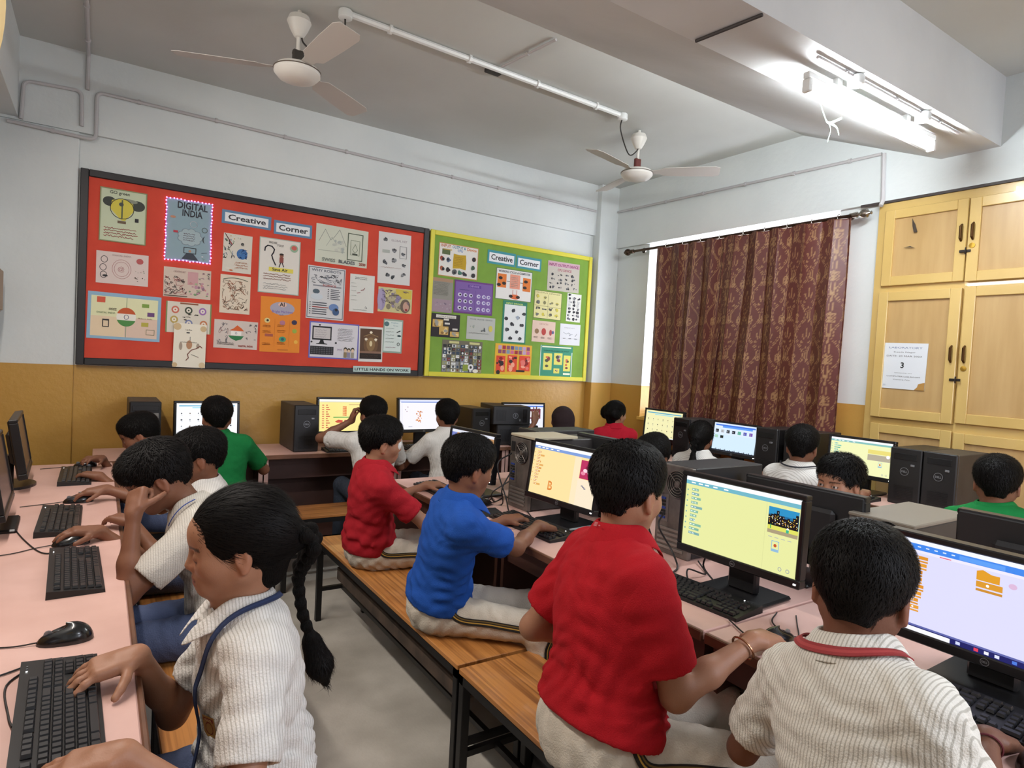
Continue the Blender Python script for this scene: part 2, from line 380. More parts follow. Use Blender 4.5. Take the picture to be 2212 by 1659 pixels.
curtain('curtain', 'maroon and gold leaf-print curtain, the narrow left panel near the wall corner', 3.36, 4.14, 3.46, 4.12, 4, 4)

# ------------------------------------------------------------ built-in cupboards on the right wall
ym = mat('cupboard_yellow_paint', '#cfb06c', .32, col2='#c7a762', vscale=2.5, coat=.3)
pn = mat('cupboard_panel_ply', '#bd9c68', .42, col2='#b18f5b', vscale=3, stretch=(1, 5, .6), coat=.15)
hm = mat('handle_bronze', '#5a3f22', .35, metal=.8); dk = mat('chip_dark', '#3b3026', .7)
cb = thing('cupboard', 'tall yellow built-in cupboard with panelled doors on the right wall', 'cupboard', (4.335, 0, 0))
b = MB(); b.box((0, -1.2, 0), (.24, 2.24, WZ1-.012)); b.build('carcass', ym, cb)
def door(y0, y1, z0, z1, hy, hz, latch=True, x=-.022):
    fw = .06; m = MB()
    m.box((x, y0, z0), (0, y0+fw, z1), ch=.003); m.box((x, y1-fw, z0), (0, y1, z1), ch=.003)
    m.box((x, y0+fw, z0), (0, y1-fw, z0+fw), ch=.003); m.box((x, y0+fw, z1-fw), (0, y1-fw, z1), ch=.003)
    d = m.build('door', ym, cb)
    m = MB(); m.box((x+.014, y0+fw-.004, z0+fw-.004), (x+.02, y1-fw+.004, z1-fw+.004)); m.build('door_panel', pn, d)
    if hz:
        m = MB(); m.tube([(x-.002, hy, hz-.05), (x-.018, hy, hz-.035), (x-.02, hy, hz+.035), (x-.002, hy, hz+.05)], [.005, .008, .008, .005], n=8); m.build('handle', hm, d, smooth=True)
        if latch:
            m = MB(); m.lathe([(.016, 0), (.016, .004), (.001, .005)], (x, hy, hz-.085), (-1, 0, 0), n=14); m.build('lock', mat('brass', '#b8923c', .3, metal=.9), d, smooth=True)
    return d
rows = [(2.07, 2.565), (1.215, 2.035), (.62, 1.165), (.08, .58)]
ycols = [(1.705, 2.19), (1.18, 1.70), (.66, 1.17), (.14, .65)]
for ri, (z0, z1) in enumerate(rows):
    for ci, (y0, y1) in enumerate(ycols):
        off = -.007 if (ri+ci) % 2 else 0
        hy = y0+.03 if ci % 2 == 0 else y1-.03
        door(y0+.003, y1-.003, z0+off, z1+off, hy, {0: 2.36, 1: 1.63, 2: .95, 3: .4}[ri], latch=ci % 2 == 1, x=-.022-(.012 if (ri, ci) in ((0, 1), (1, 0)) else 0))
for z, lo in ((2.245, 1), (1.475, 0)):   # hasps
    m = MB(); m.box((-.04, 1.675, z-.008), (-.034, 1.735, z+.008), ch=.002); m.tube([(-.042, 1.70, z-.02), (-.046, 1.70, z), (-.042, 1.70, z+.02)], .004, n=6); m.build('hasp', mat('iron_black', '#2a2420', .5, metal=.6), cb)
for pts in ([(2.02, 2.49), (2.0, 2.45), (1.985, 2.40), (2.005, 2.40), (2.015, 2.44)], [(2.06, 2.31), (2.02, 2.315), (1.99, 2.30), (2.02, 2.308)]):
    m = MB(); n_ = len(pts); m.add([(-.0225+dx, y, z) for dx in (0, .004) for y, z in pts], [tuple(range(n_)), tuple(range(n_, 2*n_))[::-1]]+[(i, (i+1) % n_, n_+(i+1) % n_, n_+i) for i in range(n_)]); m.build('paint_chip', dk, cb)
# torn notice with the figure 3
PM = vmat('printed_paper', rough=.75)
def sheet(name, label, X0, X1, Z0, Z1, Y, col='#e8e6e0', draw=None, tilt=0., cat='poster', group=None, wall='back', thick=.0012, curl=0.):
    """a paper sheet pinned on the back wall (u = +X) or right wall (u = -Y)"""
    w, h = X1-X0, Z1-Z0; cv = Canvas(w, h)
    cv.rect(0, 0, w, h, col)
    if draw: draw(cv, w, h)
    if wall == 'back': o, U, N = (X0+w/2, Y, Z0+h/2), (1, 0, 0), (0, -1, 0)
    else: o, U, N = (Y, X1-w/2, Z0+h/2), (0, -1, 0), (-1, 0, 0)
    t = thing(name, label, cat, o, 0, group); ca, sa = cos(tilt), sin(tilt); U = np.array(U, float); V = np.array([0, 0, 1.])
    Ur, Vr = U*ca+V*sa, -U*sa+V*ca; N = np.array(N, float)
    nx, nz = 6, 6; P = []
    for s_ in (1, 0):
        for i in range(nx+1):
            for j in range(nz+1):
                uu, vv = i/nx-.5, j/nz-.5; bend = curl*(uu*uu+vv*vv)*.0
                P.append(Ur*uu*w+Vr*vv*h+N*(bend+s_*thick))
    k = (nx+1)*(nz+1); F = []
    for i in range(nx):
        for j in range(nz):
            a = i*(nz+1)+j; q = (a, a+nz+1, a+nz+2, a+1); F.append(q); F.append(tuple(k+v for v in q[::-1]))
    bl = [i*(nz+1) for i in range(nx+1)]+[nx*(nz+1)+j for j in range(1, nz+1)]+[i*(nz+1)+nz for i in range(nx-1, -1, -1)]+[j for j in range(nz-1, 0, -1)]
    for a, c in zip(bl, bl[1:]+bl[:1]): F.append((c, a, k+a, k+c))
    me = mesh_np('paper', P, F); me.materials.append(mat('paper_'+col.strip('#'), col, .8)); link('paper', me, t)
    cv.build('artwork', PM, t, -Ur*w/2-Vr*h/2+N*(thick+.0003), Ur, Vr, N)
    return t
def d_notice(c, w, h):
    c.text(w*.12, h*.88, .016, 'LABORATORY', '#5b6f96', wid=w*.76); c.text(w*.24, h*.79, .011, 'Kamla Nagar', '#666666', wid=w*.5)
    c.text(w*.08, h*.70, .014, 'DATE: 20 MAR 2023', '#555555', wid=w*.8); c.text(w*.42, h*.46, .05, '3', '#202020', True)
    c.text(w*.3, h*.34, .008, 'Scholarship test', '#888888', wid=w*.4); c.text(w*.12, h*.26, .011, 'COMPUTER LAB ROOM', '#777777', wid=w*.76); c.text(w*.28, h*.19, .011, 'Centre No.', '#777777', wid=w*.4)
    c.rect(w*.06, h*.06, w*.06, h*.03, '#c3cbd6'); c.poly([(w*.78, 0), (w, 0), (w, h*.17), (w*.86, h*.13), (w*.84, h*.06)], '#ab8040')
sheet('notice', 'white paper notice printed with a 3, torn at one corner, on the cupboard', 1.87, 2.135, 1.40, 1.695, 4.335-.0225-.001, '#d9dde2', d_notice, cat='notice', wall='right', tilt=rad(-1))

# ------------------------------------------------------------ tube light on the beam, conduits, ribbon
tm = mat('tube_glow', '#f4fbff', .5, emit=105.); wmt = mat('white_enamel', '#dcdedd', .4); cd = mat('conduit_white', '#b9b7b8', .6)
tl = thing('tube_light', 'lit fluorescent tube light under the ceiling beam at the right', 'light', (3.19, 1.70, 2.77))
b = MB(); b.box((-.60, -.017, -.0), (.60, .017, .030), ch=.004); b.build('housing', wmt, tl)
for s_ in (-1, 1): b = MB(); b.box((s_*.585-.012, -.02, -.058), (s_*.585+.012, .02, .0), ch=.004); b.build('end_cap', wmt, tl)
b = MB(); b.tube([(-.57, 0, -.036), (.57, 0, -.036)], .018, n=12); b.build('tube', tm, tl, smooth=True)
for x in (-.35, .3): b = MB(); b.box((x-.02, -.012, .030), (x+.02, .012, .066)); b.build('bracket', wmt, tl)
rib = thing('ribbon_scrap', 'pale green ribbon scrap hanging beside the lit tube light', 'ribbon', (3.02, 1.78, 2.74))
b = MB()
for pts in ([(-.10, .05, .05), (-.06, .05, .0), (.0, .06, -.02), (.06, .03, .01)], [(0, .06, -.02), (.02, .06, -.05), (.0, .06, -.11)], [(0, .06, -.02), (.05, .05, -.03), (.08, .05, -.06)]):
    P = catmull(pts, 6)
    for i in range(len(P)-1): a, c = P[i], P[i+1]; b.add([a+(0, 0, .006), a-(0, 0, .006), c-(0, 0, .006), c+(0, 0, .006)], [(0, 1, 2, 3)])
ro = b.build('ribbon_strip', mat('ribbon_green', '#9fe0c4', .5), rib); ro.modifiers.new('s', 'SOLIDIFY').thickness = .001
def conduit(label, runs, r=.011, m=cd, clips=True, name='cable_conduit', cat='conduit', group=None, box_at=()):
    t = thing(name, label, cat, tuple(runs[0][0]), 0, group); o = np.array(runs[0][0])
    for R_ in runs:
        P = np.array(R_, float)-o; q = [P[0]]
        for i in range(1, len(P)-1):   # rounded elbows
            a, c, e = P[i-1], P[i], P[i+1]; d1 = (a-c)/np.linalg.norm(a-c); d2 = (e-c)/np.linalg.norm(e-c); k = min(.04, np.linalg.norm(a-c)*.4, np.linalg.norm(e-c)*.4)
            for tt in np.linspace(0, 1, 6): q.append((1-tt)**2*(c+d1*k)+2*tt*(1-tt)*c+tt*tt*(c+d2*k))
        q.append(P[-1]); b = MB(); b.tube(q, r, n=8); b.build('pipe', m, t, smooth=True)
        if clips:
            for a, c in zip(P[:-1], P[1:]):
                L_ = np.linalg.norm(c-a)
                for k in range(int(L_/.42)):
                    p = a+(c-a)*(k+.5)/max(1, int(L_/.42)); d = (c-a)/L_; b = MB(); b.tube([p-d*.008, p+d*.008], r*1.5, n=8); b.build('clip', m, t, smooth=True)
    for p in box_at:
        b = MB(); b.lathe([(.032, -.02), (.036, -.015), (.036, .02), (.03, .025), (.001, .026)], np.array(p)-o, (0, 0, -1), n=18); b.build('junction_box', wmt, t, smooth=True)
    return t
yb = 4.854
conduit('long grey conduit high across the back wall above the boards', [[(-.49, yb, 2.715), (-.05, yb, 2.70), (-.05, yb, 3.00), (4.08, yb, 2.97)]], box_at=())
conduit('looped conduit at the upper left corner of the back wall', [[(-.425, yb, 2.74), (-.415, yb, 2.97), (-.13, yb, 2.985), (-.125, yb, 2.77)], [(-.10, yb, 3.0), (-.10, yb, 3.215), (-.10, 3.0, 3.216)]])
conduit('grey conduit sloping along the right wall over the curtain', [[(4.31, 4.78, 2.99), (4.312, 2.24, 2.95)]])
conduit('short vertical conduit dropping to the cupboard top', [[(4.312, 2.225, 2.95), (4.312, 2.21, 2.64), (4.29, 2.21, 2.60)]], r=.014)
conduit('thin ceiling conduit running toward the camera from the fan wiring', [[(1.99, 3.32, 3.217), (2.05, 2.86, 3.217)]], r=.008)
conduit('conduit along the beam underside above the tube light with round boxes', [[(2.55, 1.625, 2.822), (3.9, 1.625, 2.822)]], r=.008, box_at=[(2.86, 1.625, 2.81), (3.5, 1.625, 2.81)])
conduit('dark cable across the underside of the beam', [[(2.06, 1.87, 2.828), (2.10, 1.58, 2.828)]], r=.007, m=mat('cable_dark', '#3a3534', .7), clips=False)
conduit('white ceiling trunking between the two fans', [[(1.03, 3.33, 3.212), (3.04, 3.39, 3.212)]], r=.017, m=wmt, box_at=[(1.03, 3.33, 3.205), (3.04, 3.39, 3.205)])
b = MB(); b.box((-.05, -.03, -.012), (.05, .03, .012), ch=.003); tbx = thing('ceiling_plate', 'small black plate under the white ceiling trunking', 'plate', (1.98, 3.40, 3.215)); b.build('plate', mat('plate_black', '#33302f', .6), tbx)
b.v and None

def fan(x, y, zr, a0, label, cx, cable_from, dark):
    t = thing('ceiling_fan', label, 'ceiling fan', (x, y, ZC), 0, 'ceiling fans')
    wm = mat('fan_white', '#d9d6cf', .4); L_ = ZC-zr
    b = MB(); b.lathe([(.012, -.02), (.05, -.03), (.062, -.06), (.045, -.10), (.025, -.135), (.018, -.14)][::-1], (0, 0, 0), m=wm, n=24); b.build('canopy', None, t, smooth=True)
    b = MB(); b.tube([(0, 0, 0), (0, 0, -L_+.06)], .011, n=12); b.build('down_rod', wm, t, smooth=True)
    b = MB(); b.box((-.028, -.014, -L_+.05), (.028, .014, -L_+.12), ch=.006); b.tube([(-.03, 0, -L_+.10), (.03, 0, -L_+.10)], .006, n=8); b.build('hanger_clamp', mat('clamp_'+dark, dark, .6), t)
    b = MB(); b.lathe([(.001, .045), (.06, .045), (.105, .03), (.118, .012), (.118, -.005), (.112, -.012), (.095, -.03), (.055, -.042), (.001, -.046)], (0, 0, -L_), m=wm, n=36); mo = b.build('motor', None, t, smooth=30)
    b = MB(); b.tube([(.119*cos(a), .119*sin(a), -L_+.012) for a in np.linspace(0, 2*pi, 33)[:-1]], .003, n=5, closed=True); b.build('band', mat('fan_band', '#5a5148', .5), mo)
    for k in range(3):
        a = rad(a0+120*k); V = []; prof = [(.11, .025), (.17, .03), (.20, .055), (.40, .065), (.56, .068), (.60, .05)]
        for s_ in (.0015, -.0015):
            for r_, hw in prof:
                for sg in (-1, 1): V.append((r_, sg*hw, -L_+.02+s_-sg*hw*.22))
        n_ = len(prof)*2; F = []
        for i in range(len(prof)-1):
            q = (2*i, 2*i+2, 2*i+3, 2*i+1); F.append(q); F.append(tuple(n_+v for v in q[::-1])); F.append((2*i, n_+2*i, n_+2*i+2, 2*i+2)); F.append((2*i+1, 2*i+3, n_+2*i+3, n_+2*i+1))
        F += [(0, 1, n_+1, n_), (n_-2, n_+n_-2, 2*n_-1, n_-1)]
        b = MB(); b.add(np.array(V) @ rotz(a).T, F); b.build('blade', mat('fan_blade', '#bdb8b2', .5), t)
    cpts = catmull([(cable_from[0]-x, cable_from[1]-y, -.03), (cable_from[0]-x-.01, cable_from[1]-y, -.12), ((cable_from[0]-x)*.55, (cable_from[1]-y)*.55, -.235), ((cable_from[0]-x)*.12, (cable_from[1]-y)*.12, -.17), (0.015, 0, -.10)], 8)
    b = MB(); b.tube(cpts, .0045, n=6); b.build('cord', mat('cord_black', '#26221f', .6), t, smooth=True)
fan(.84, 3.50, 2.905, 158, 'white ceiling fan over the red board, nearer of the two', 0, (1.03, 3.33), '#39342f')
fan(3.36, 3.55, 2.90, 195, 'white ceiling fan near the far corner, hung by a red clamp', 0, (3.04, 3.39), '#5e2a26')

# cream switch box and rounded board on the left
sb = thing('switch_box', 'cream wooden switch box on the left wall below a hanging wire', 'switch box', (-.53, 4.60, 1.70))
b = MB(); b.box((-.03, -.16, -.13), (.04, .16, .13), ch=.006); b.build('box_body', mat('box_cream', '#b9a48c', .6), sb)
b = MB(); b.box((.04, -.14, -.115), (.052, .14, .115), ch=.003); b.build('front_plate', mat('box_plate', '#a8927a', .6), sb)
b = MB(); b.tube(catmull([(.0, .03, .13), (-.01, .0, .45), (.01, .05, .8), (.0, .1, 1.0)], 6), .006, n=6); b.build('wire', mat('wire_grey', '#6b6668', .6), sb, smooth=True)
# ------------------------------------------------------------ desks
pink = mat('pink_laminate', '#dab3a8', .42, col2='#d1a99e', vscale=6, bump=.03, bscale=300)
edge = mat('desk_edge_wood', '#6a4632', .5, var=.25, vscale=12)
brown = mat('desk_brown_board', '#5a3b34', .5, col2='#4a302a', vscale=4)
DZ = .74
def desk(name, label, x0, x1, y0, y1, front, sides, group=None, back=True, edgeside=None, div_edge=False):
    """front: '+x','-x','-y' the open side where pupils sit"""
    t = thing(name, label, 'desk', ((x0+x1)/2, (y0+y1)/2, 0), 0, group); cx, cy = (x0+x1)/2, (y0+y1)/2; a, b_ = (x1-x0)/2, (y1-y0)/2
    m = MB(); m.box((-a, -b_, DZ-.026), (a, b_, DZ), ch=.003); m.build('tabletop', pink, t)
    m = MB()
    if front == '+x': m.box((a, -b_, DZ-.028), (a+.012, b_, DZ+.001), ch=.003)
    if front == '-x': m.box((-a-.012, -b_, DZ-.028), (-a, b_, DZ+.001), ch=.003)
    if front == '-y': m.box((-a, -b_-.012, DZ-.028), (a, -b_, DZ+.001), ch=.003)
    m.build('edge_strip', edge, t)
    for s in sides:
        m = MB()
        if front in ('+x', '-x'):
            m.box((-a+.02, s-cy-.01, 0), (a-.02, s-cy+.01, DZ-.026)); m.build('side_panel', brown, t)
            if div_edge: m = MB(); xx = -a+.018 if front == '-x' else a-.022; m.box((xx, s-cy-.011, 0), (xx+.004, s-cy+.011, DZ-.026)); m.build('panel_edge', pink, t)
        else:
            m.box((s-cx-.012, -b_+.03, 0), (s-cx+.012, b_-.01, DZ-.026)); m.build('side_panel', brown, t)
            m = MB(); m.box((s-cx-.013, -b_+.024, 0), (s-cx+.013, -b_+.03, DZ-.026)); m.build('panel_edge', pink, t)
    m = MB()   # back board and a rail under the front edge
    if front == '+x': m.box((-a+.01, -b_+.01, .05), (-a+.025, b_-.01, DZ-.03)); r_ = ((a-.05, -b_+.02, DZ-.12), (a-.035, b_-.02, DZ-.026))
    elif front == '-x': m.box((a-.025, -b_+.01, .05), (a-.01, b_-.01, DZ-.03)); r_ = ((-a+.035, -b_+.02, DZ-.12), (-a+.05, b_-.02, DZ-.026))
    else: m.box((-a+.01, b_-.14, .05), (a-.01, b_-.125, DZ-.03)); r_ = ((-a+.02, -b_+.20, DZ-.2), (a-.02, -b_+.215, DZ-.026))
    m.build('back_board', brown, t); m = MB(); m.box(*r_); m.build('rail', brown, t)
    return t
desk('computer_desk', 'long pink-topped desk against the left wall', -.53, .08, -1.2, 4.28, '+x', [-1.1, .3, 1.1, 2.2, 3.3, 4.2], edgeside='x')
for i, (a, c) in enumerate(((.03, 1.10), (1.11, 2.18), (2.19, 3.33))):
    which = ('under the lilac screen', 'under the pale yellow screen', 'farthest of the row')[i]
    desk('computer_desk', 'pink-topped centre desk, bench side, '+which, 1.40, 1.985, a, c, '-x', [a+.02, c-.02], 'centre desks, bench side')
    desk('computer_desk', 'pink-topped centre desk on the window side, '+('nearest the camera', 'in the middle of the row', 'farthest of the row')[i], 1.99, 2.50, a, c, '+x', [a+.02, c-.02], 'centre desks, window side')
for i, (a, c) in enumerate(((-.02, .925), (.93, 1.875), (1.88, 2.825), (2.83, 3.68))):
    desk('computer_desk', 'pink-topped back desk, '+('behind the boy in the green shirt at the left', 'with the yellow screen on it', 'with the white screen and the orange figure', 'last before the corner')[i], a, c, 4.32, 4.845, '-y', [a+.015, c-.015], 'desks along the back wall')
for i, (a, c) in enumerate(((.2, 1.4), (1.41, 2.5), (2.51, 3.4), (3.41, 4.2))):
    desk('computer_desk', 'pink-topped window-wall desk, '+('below the cupboards, nearest the camera', 'under the two black towers and the yellow screen', 'under the curtain with the blue screen', 'under the curtain, farthest from the camera')[i], 3.70, 4.18, a, c, '-x', [a+.015, c-.015], 'desks along the window wall')

# ------------------------------------------------------------ benches
def wood_mat(name, c1, c2, ax):
    m = bpy.data.materials.new(name); m.use_nodes = True; nt = m.node_tree; N = nt.nodes; L = nt.links; p = N['Principled BSDF']; MATS[name] = m
    tc = N.new('ShaderNodeTexCoord'); mp = N.new('ShaderNodeMapping'); mp.inputs['Scale'].default_value = (55, 1.1, 8) if ax == 'y' else (1.1, 55, 8); L.new(tc.outputs['Object'], mp.inputs[0])
    n = N.new('ShaderNodeTexNoise'); n.inputs['Scale'].default_value = 1; n.inputs['Detail'].default_value = 7; n.inputs['Distortion'].default_value = .6; L.new(mp.outputs[0], n.inputs['Vector'])
    r = N.new('ShaderNodeValToRGB'); e = r.color_ramp.elements; e[0].position = .36; e[0].color = lin(c2); e[1].position = .56; e[1].color = lin(c1); L.new(n.outputs['Fac'], r.inputs[0]); L.new(r.outputs[0], p.inputs['Base Color'])
    p.inputs['Roughness'].default_value = .32; p.inputs['Coat Weight'].default_value = .25
    return m
wd = wood_mat('bench_wood_y', '#c08245', '#8a5528', 'y'); wdx = wood_mat('bench_wood_x', '#b07743', '#7c4d2a', 'x')
blk = mat('black_steel', '#1c1b1c', .42, metal=.3); shelf_m = mat('bench_shelf_board', '#5a4a3e', .8, col2='#3c312a', vscale=9)
def bench(label, x0, x1, y0, y1, ang=0., along='y', shelf=True, group='wooden benches'):
    cx, cy = (x0+x1)/2, (y0+y1)/2; a, c = (x1-x0)/2, (y1-y0)/2
    t = thing('bench', label, 'bench', (cx, cy, 0), ang, group); H = .45
    m = MB(); m.box((-a, -c, H-.018), (a, c, H), ch=.002); m.build('seat', wd if along == 'y' else wdx, t)
    m = MB(); e = .014
    for lo, hi in (((-a, -c, H-.045), (-a+e*2, c, H-.0185)), ((a-e*2, -c, H-.045), (a, c, H-.0185)), ((-a, -c, H-.045), (a, -c+e*2, H-.0185)), ((-a, c-e*2, H-.045), (a, c, H-.0185))): m.box(lo, hi)
    m.build('frame', blk, t)
    for sx in (-1, 1):
        for sy in (-1, 1):
            m = MB(); q = (sx*(a-.016), sy*(c-.016)); m.box((q[0]-.0145, q[1]-.0145, 0), (q[0]+.0145, q[1]+.0145, H-.044), ch=.002); m.build('leg', blk, t)
    m = MB()
    if along == 'y':
        for sy in (-1, 1): m.box((-a+.02, sy*(c-.016)-.01, .16), (a-.02, sy*(c-.016)+.01, .18))
        m.box((-.01, -c+.02, .158), (.01, c-.02, .178))
    else:
        for sx in (-1, 1): m.box((sx*(a-.016)-.01, -c+.02, .16), (sx*(a-.016)+.01, c-.02, .18))
        m.box((-a+.02, -.01, .158), (a-.02, .01, .178))
    m.build('stretcher', blk, t)
    if shelf:
        m = MB(); m.box((-a+.035, -c+.04, .30), (a-.035, c-.25, .312)); m.build('shelf', shelf_m, t)
        m = MB(); m.box((-a+.034, -c+.04, .30), (-a+.05, c-.25, .36)); m.build('shelf_lip', shelf_m, t)
    return t
bench('brown wooden bench with black steel legs under the boys in blue and small red', 1.0, 1.29, 1.755, 3.34)
bench('brown wooden bench with black steel legs under the big boy in the red shirt', .995, 1.285, .14, 1.735, shelf=False)
bench('brown wooden bench on the left under the girl with the braid', .15, .44, .45, 1.985, shelf=False)
bench('brown wooden bench on the left beyond the girl, under the boys in white', .15, .44, 2.0, 3.55, shelf=False)
bench('brown wooden bench in front of the back desks, beyond the small boy in red', .93, 2.35, 3.78, 4.07, along='x')
bench('brown wooden bench under the far boy in green at the back desks', .15, .90, 3.78, 4.07, along='x', shelf=False)
bench('wooden bench at the right end of the back desks', 2.75, 3.3, 3.75, 4.02, along='x', shelf=False)
bench('wooden bench between the centre desks and the window desks, farther one', 3.2, 3.49, 1.75, 3.3, shelf=False)
bench('wooden bench between the centre desks and the window desks, nearer one', 3.2, 3.49, .2, 1.73, shelf=False)
bench('wooden bench on the window side of the centre desks', 2.66, 2.95, 1.1, 2.75, shelf=False)

# ------------------------------------------------------------ computers
bz = mat('monitor_black', '#151517', .32); bz2 = mat('monitor_back_black', '#1f1f21', .5, bump=.05, bscale=400)
SCM = vmat('screen_glow', emit=.52, rough=.3); scr_off = mat('screen_off', '#5e5350', .18, spec=.6)
lg = mat('logo_grey', '#8d9094', .35, metal=.7); led = mat('power_led', '#ffffff', .5, emit=3.)
def emblem(cv, x, y, r):
    cv.ring(x, y, r, r*.13, '#a5a8ac', n=24); cv.text(x-r*.72, y-r*.26, r*.72, 'DELL', '#b5b8bc', True, wid=r*1.45)
def monitor(label, x, y, zc, yaw, w=.41, draw=None, tilt=rad(5), group=None, stand='rect', offcol=None, logo=True, zbase=DZ, sh=None):
    """yaw: direction the screen faces; (x,y,zc) centre of the lit area"""
    t = thing('monitor', label, 'monitor', (x, y, zbase), yaw, group); h = w*9/16; zc = zc-zbase
    bw, bb = .016, .026; ct, st = cos(tilt), sin(tilt)
    Rt = np.array([[ct, 0, -st*-1], [0, 1, 0], [-st, 0, ct]])   # lean the top backwards (-x)
    Rt = np.array([[ct, 0, -st], [0, 1, 0], [st, 0, ct]]); T = (Rt, np.array([0, 0, zc]))
    m = MB(); m.M = T
    o, i_ = (w/2+bw, h/2+bw, -h/2-bb), (w/2, h/2, -h/2)
    for lo, hi in (((-.03, -o[0], i_[1]), (.004, o[0], o[1])), ((-.03, -o[0], o[2]), (.004, o[0], i_[2])), ((-.03, -o[0], i_[2]), (.004, -i_[0], i_[1])), ((-.03, i_[0], i_[2]), (.004, o[0], i_[1]))): m.box(lo, hi, bz, ch=.003)
    m.build('bezel', None, t)
    m = MB(); m.M = T; m.box((-.034, -o[0]+.002, o[2]+.002), (-.004, o[0]-.002, o[1]-.002), bz2, ch=.006); m.box((-.055, -w*.32, -h*.36), (-.03, w*.32, h*.30), bz2, ch=.012); m.build('back_cover', None, t)
    if draw:
        s = link('screen', None, t); cv = Canvas(w, h); draw(cv, w, h)
        me_o = T[1]+Rt @ np.array([-.0035, -w/2, -h/2]); cvo = cv.build('screen', SCM, t, me_o, (0, 1, 0), Rt @ np.array([0, 0, 1.]), Rt @ np.array([1., 0, 0]), gap=.00003)
        bpy.data.objects.remove(s); cvo.name = 'screen'
    else:
        m = MB(); m.M = T; m.box((-.005, -w/2, -h/2), (-.0015, w/2, h/2)); m.build('screen', offcol or scr_off, t)
    if logo:
        cv = Canvas(.02, .02); emblem(cv, .01, .01, .0085); p = T[1]+Rt @ np.array([.0044, -.01, -h/2-bb/2-.01]); cv.build('logo', mat('logo_print', '#9a9da2', .4, metal=.5), t, p, (0, 1, 0), Rt @ np.array([0, 0, 1.]), Rt @ np.array([1., 0, 0]))
        cv = Canvas(.06, .06); emblem(cv, .03, .03, .026); p = T[1]+Rt @ np.array([-.0555, .03, -.03]); cv.build('back_logo', mat('logo_print', '#9a9da2', .4), t, p, (0, -1, 0), Rt @ np.array([0, 0, 1.]), Rt @ np.array([-1., 0, 0]))
    m = MB(); p = T[1]+Rt @ np.array([.0045, w/2+.002, -h/2-bb*.5]); m.box(p-(0, .004, .002), p+(.0015, .004, .002)); m.build('power_light', led if draw else lg, t)
    m = MB(); zt = zc-h*.25
    if stand == 'rect':
        m.box((-.075, -.05, .012), (-.045, .05, zt), ch=.006)
        m.build('stand', bz, t); m = MB(); m.box((-.15, -.115, 0), (.05, .115, .014), ch=.006); m.build('base', bz, t)
    else:
        m.tube([(-.06, 0, .01), (-.06, 0, zt)], .025, n=14); m.build('stand', bz, t, smooth=True)
        m = MB(); V = [(-.05+.10*cos(a), .12*sin(a), z) for z in (0, .012) for a in np.linspace(0, 2*pi, 29)[:-1]]; n = 28
        m.add(V, [tuple(range(n))[::-1], tuple(range(n, 2*n))]+[(k, (k+1) % n, n+(k+1) % n, n+k) for k in range(n)]); m.build('base', bz, t)
    return t
# ---- what the screens show (block-coding editor windows)
def ui(cv, w, h, bgc, bar, cols, stage, blocks, barc2='#ffffff', palette='#f7f7f9'):
    cv.rect(0, 0, w, h, bgc); cv.rect(0, h*.94, w, h*.06, '#f4f6fb'); cv.rect(0, h*.885, w, h*.055, bar)
    for i, x in enumerate((.05, .12, .18, .26, .36)): cv.rect(w*x, h*.905, w*.04, h*.018, barc2)
    r = random.Random(int(w*1000)+len(blocks)); y = h*.80
    for i in range(11):
        k = r.uniform(.05, .12); c = cols[i % len(cols)]; cv.rect(w*.06, y, w*k, h*.035, c)
        for q in range(2): cv.rect(w*(.065+q*.03), y+h*.012, w*.018, h*.010, barc2)
        y -= h*.063
    for i in range(8): cv.circ(w*.022, h*(.80-i*.08), h*.012, cols[(i*3+1) % len(cols)])
    for x, yy, ww, hh, c in blocks: cv.rect(w*x, h*yy, w*ww, h*hh, c)
    stage(cv, w*.755, h*.50, w*.235, h*.34)
    cv.frame(w*.80, h*.27, w*.06, h*.14, h*.008, '#7fb2d8'); cv.circ(w*.83, h*.35, h*.022, '#c4552e'); cv.rect(w*.80, h*.27, w*.06, h*.035, '#8fb8d6')
    for i in range(4): cv.rect(w*(.77+i*.05), h*.45, w*.03, h*.008, '#a9adb5')
    cv.ring(w*.88, h*.07, h*.022, h*.007, '#8a93a8'); cv.ring(w*.94, h*.07, h*.022, h*.007, '#8a93a8')
def st_city(cv, x, y, w, h):
    cv.rect(x, y, w, h, '#2a8fc2'); cv.rect(x, y+h*.55, w, h*.18, '#1d6b9c'); cv.rect(x, y, w, h*.3, '#dbdc62'); cv.rect(x, y, w, h*.14, '#a89a7a')
    r = random.Random(3)
    for i in range(11):
        bx, bw_, bh = x+w*i/11, w/11, h*r.uniform(.3, .62); cv.rect(bx, y+h*.3, bw_, bh, '#14171c')
        for k in range(7): cv.rect(bx+bw_*r.uniform(.1, .7), y+h*.3+bh*r.uniform(.1, .85), bw_*.22, h*.03, r.choice(['#f4e15a', '#ffffff', '#e2a33b']))
    cv.rect(x+w*.10, y+h*.18, w*.03, h*.16, '#2c9a55'); cv.circ(x+w*.68, y+h*.28, h*.05, '#ffffff'); cv.rect(x+w*.63, y+h*.14, w*.09, h*.12, '#3bb18a')
def st_pink(cv, x, y, w, h):
    cv.rect(x, y, w, h, '#b8325f')
    for i, c in enumerate(('#e68aa5', '#f7d3de', '#8b1c46', '#f0a5ba', '#ffffff', '#9c2350')): cv.circ(x+w*(.2+.12*i), y+h*(.3+.4*((i*7) % 5)/5), h*.17, c, ry=h*.10)
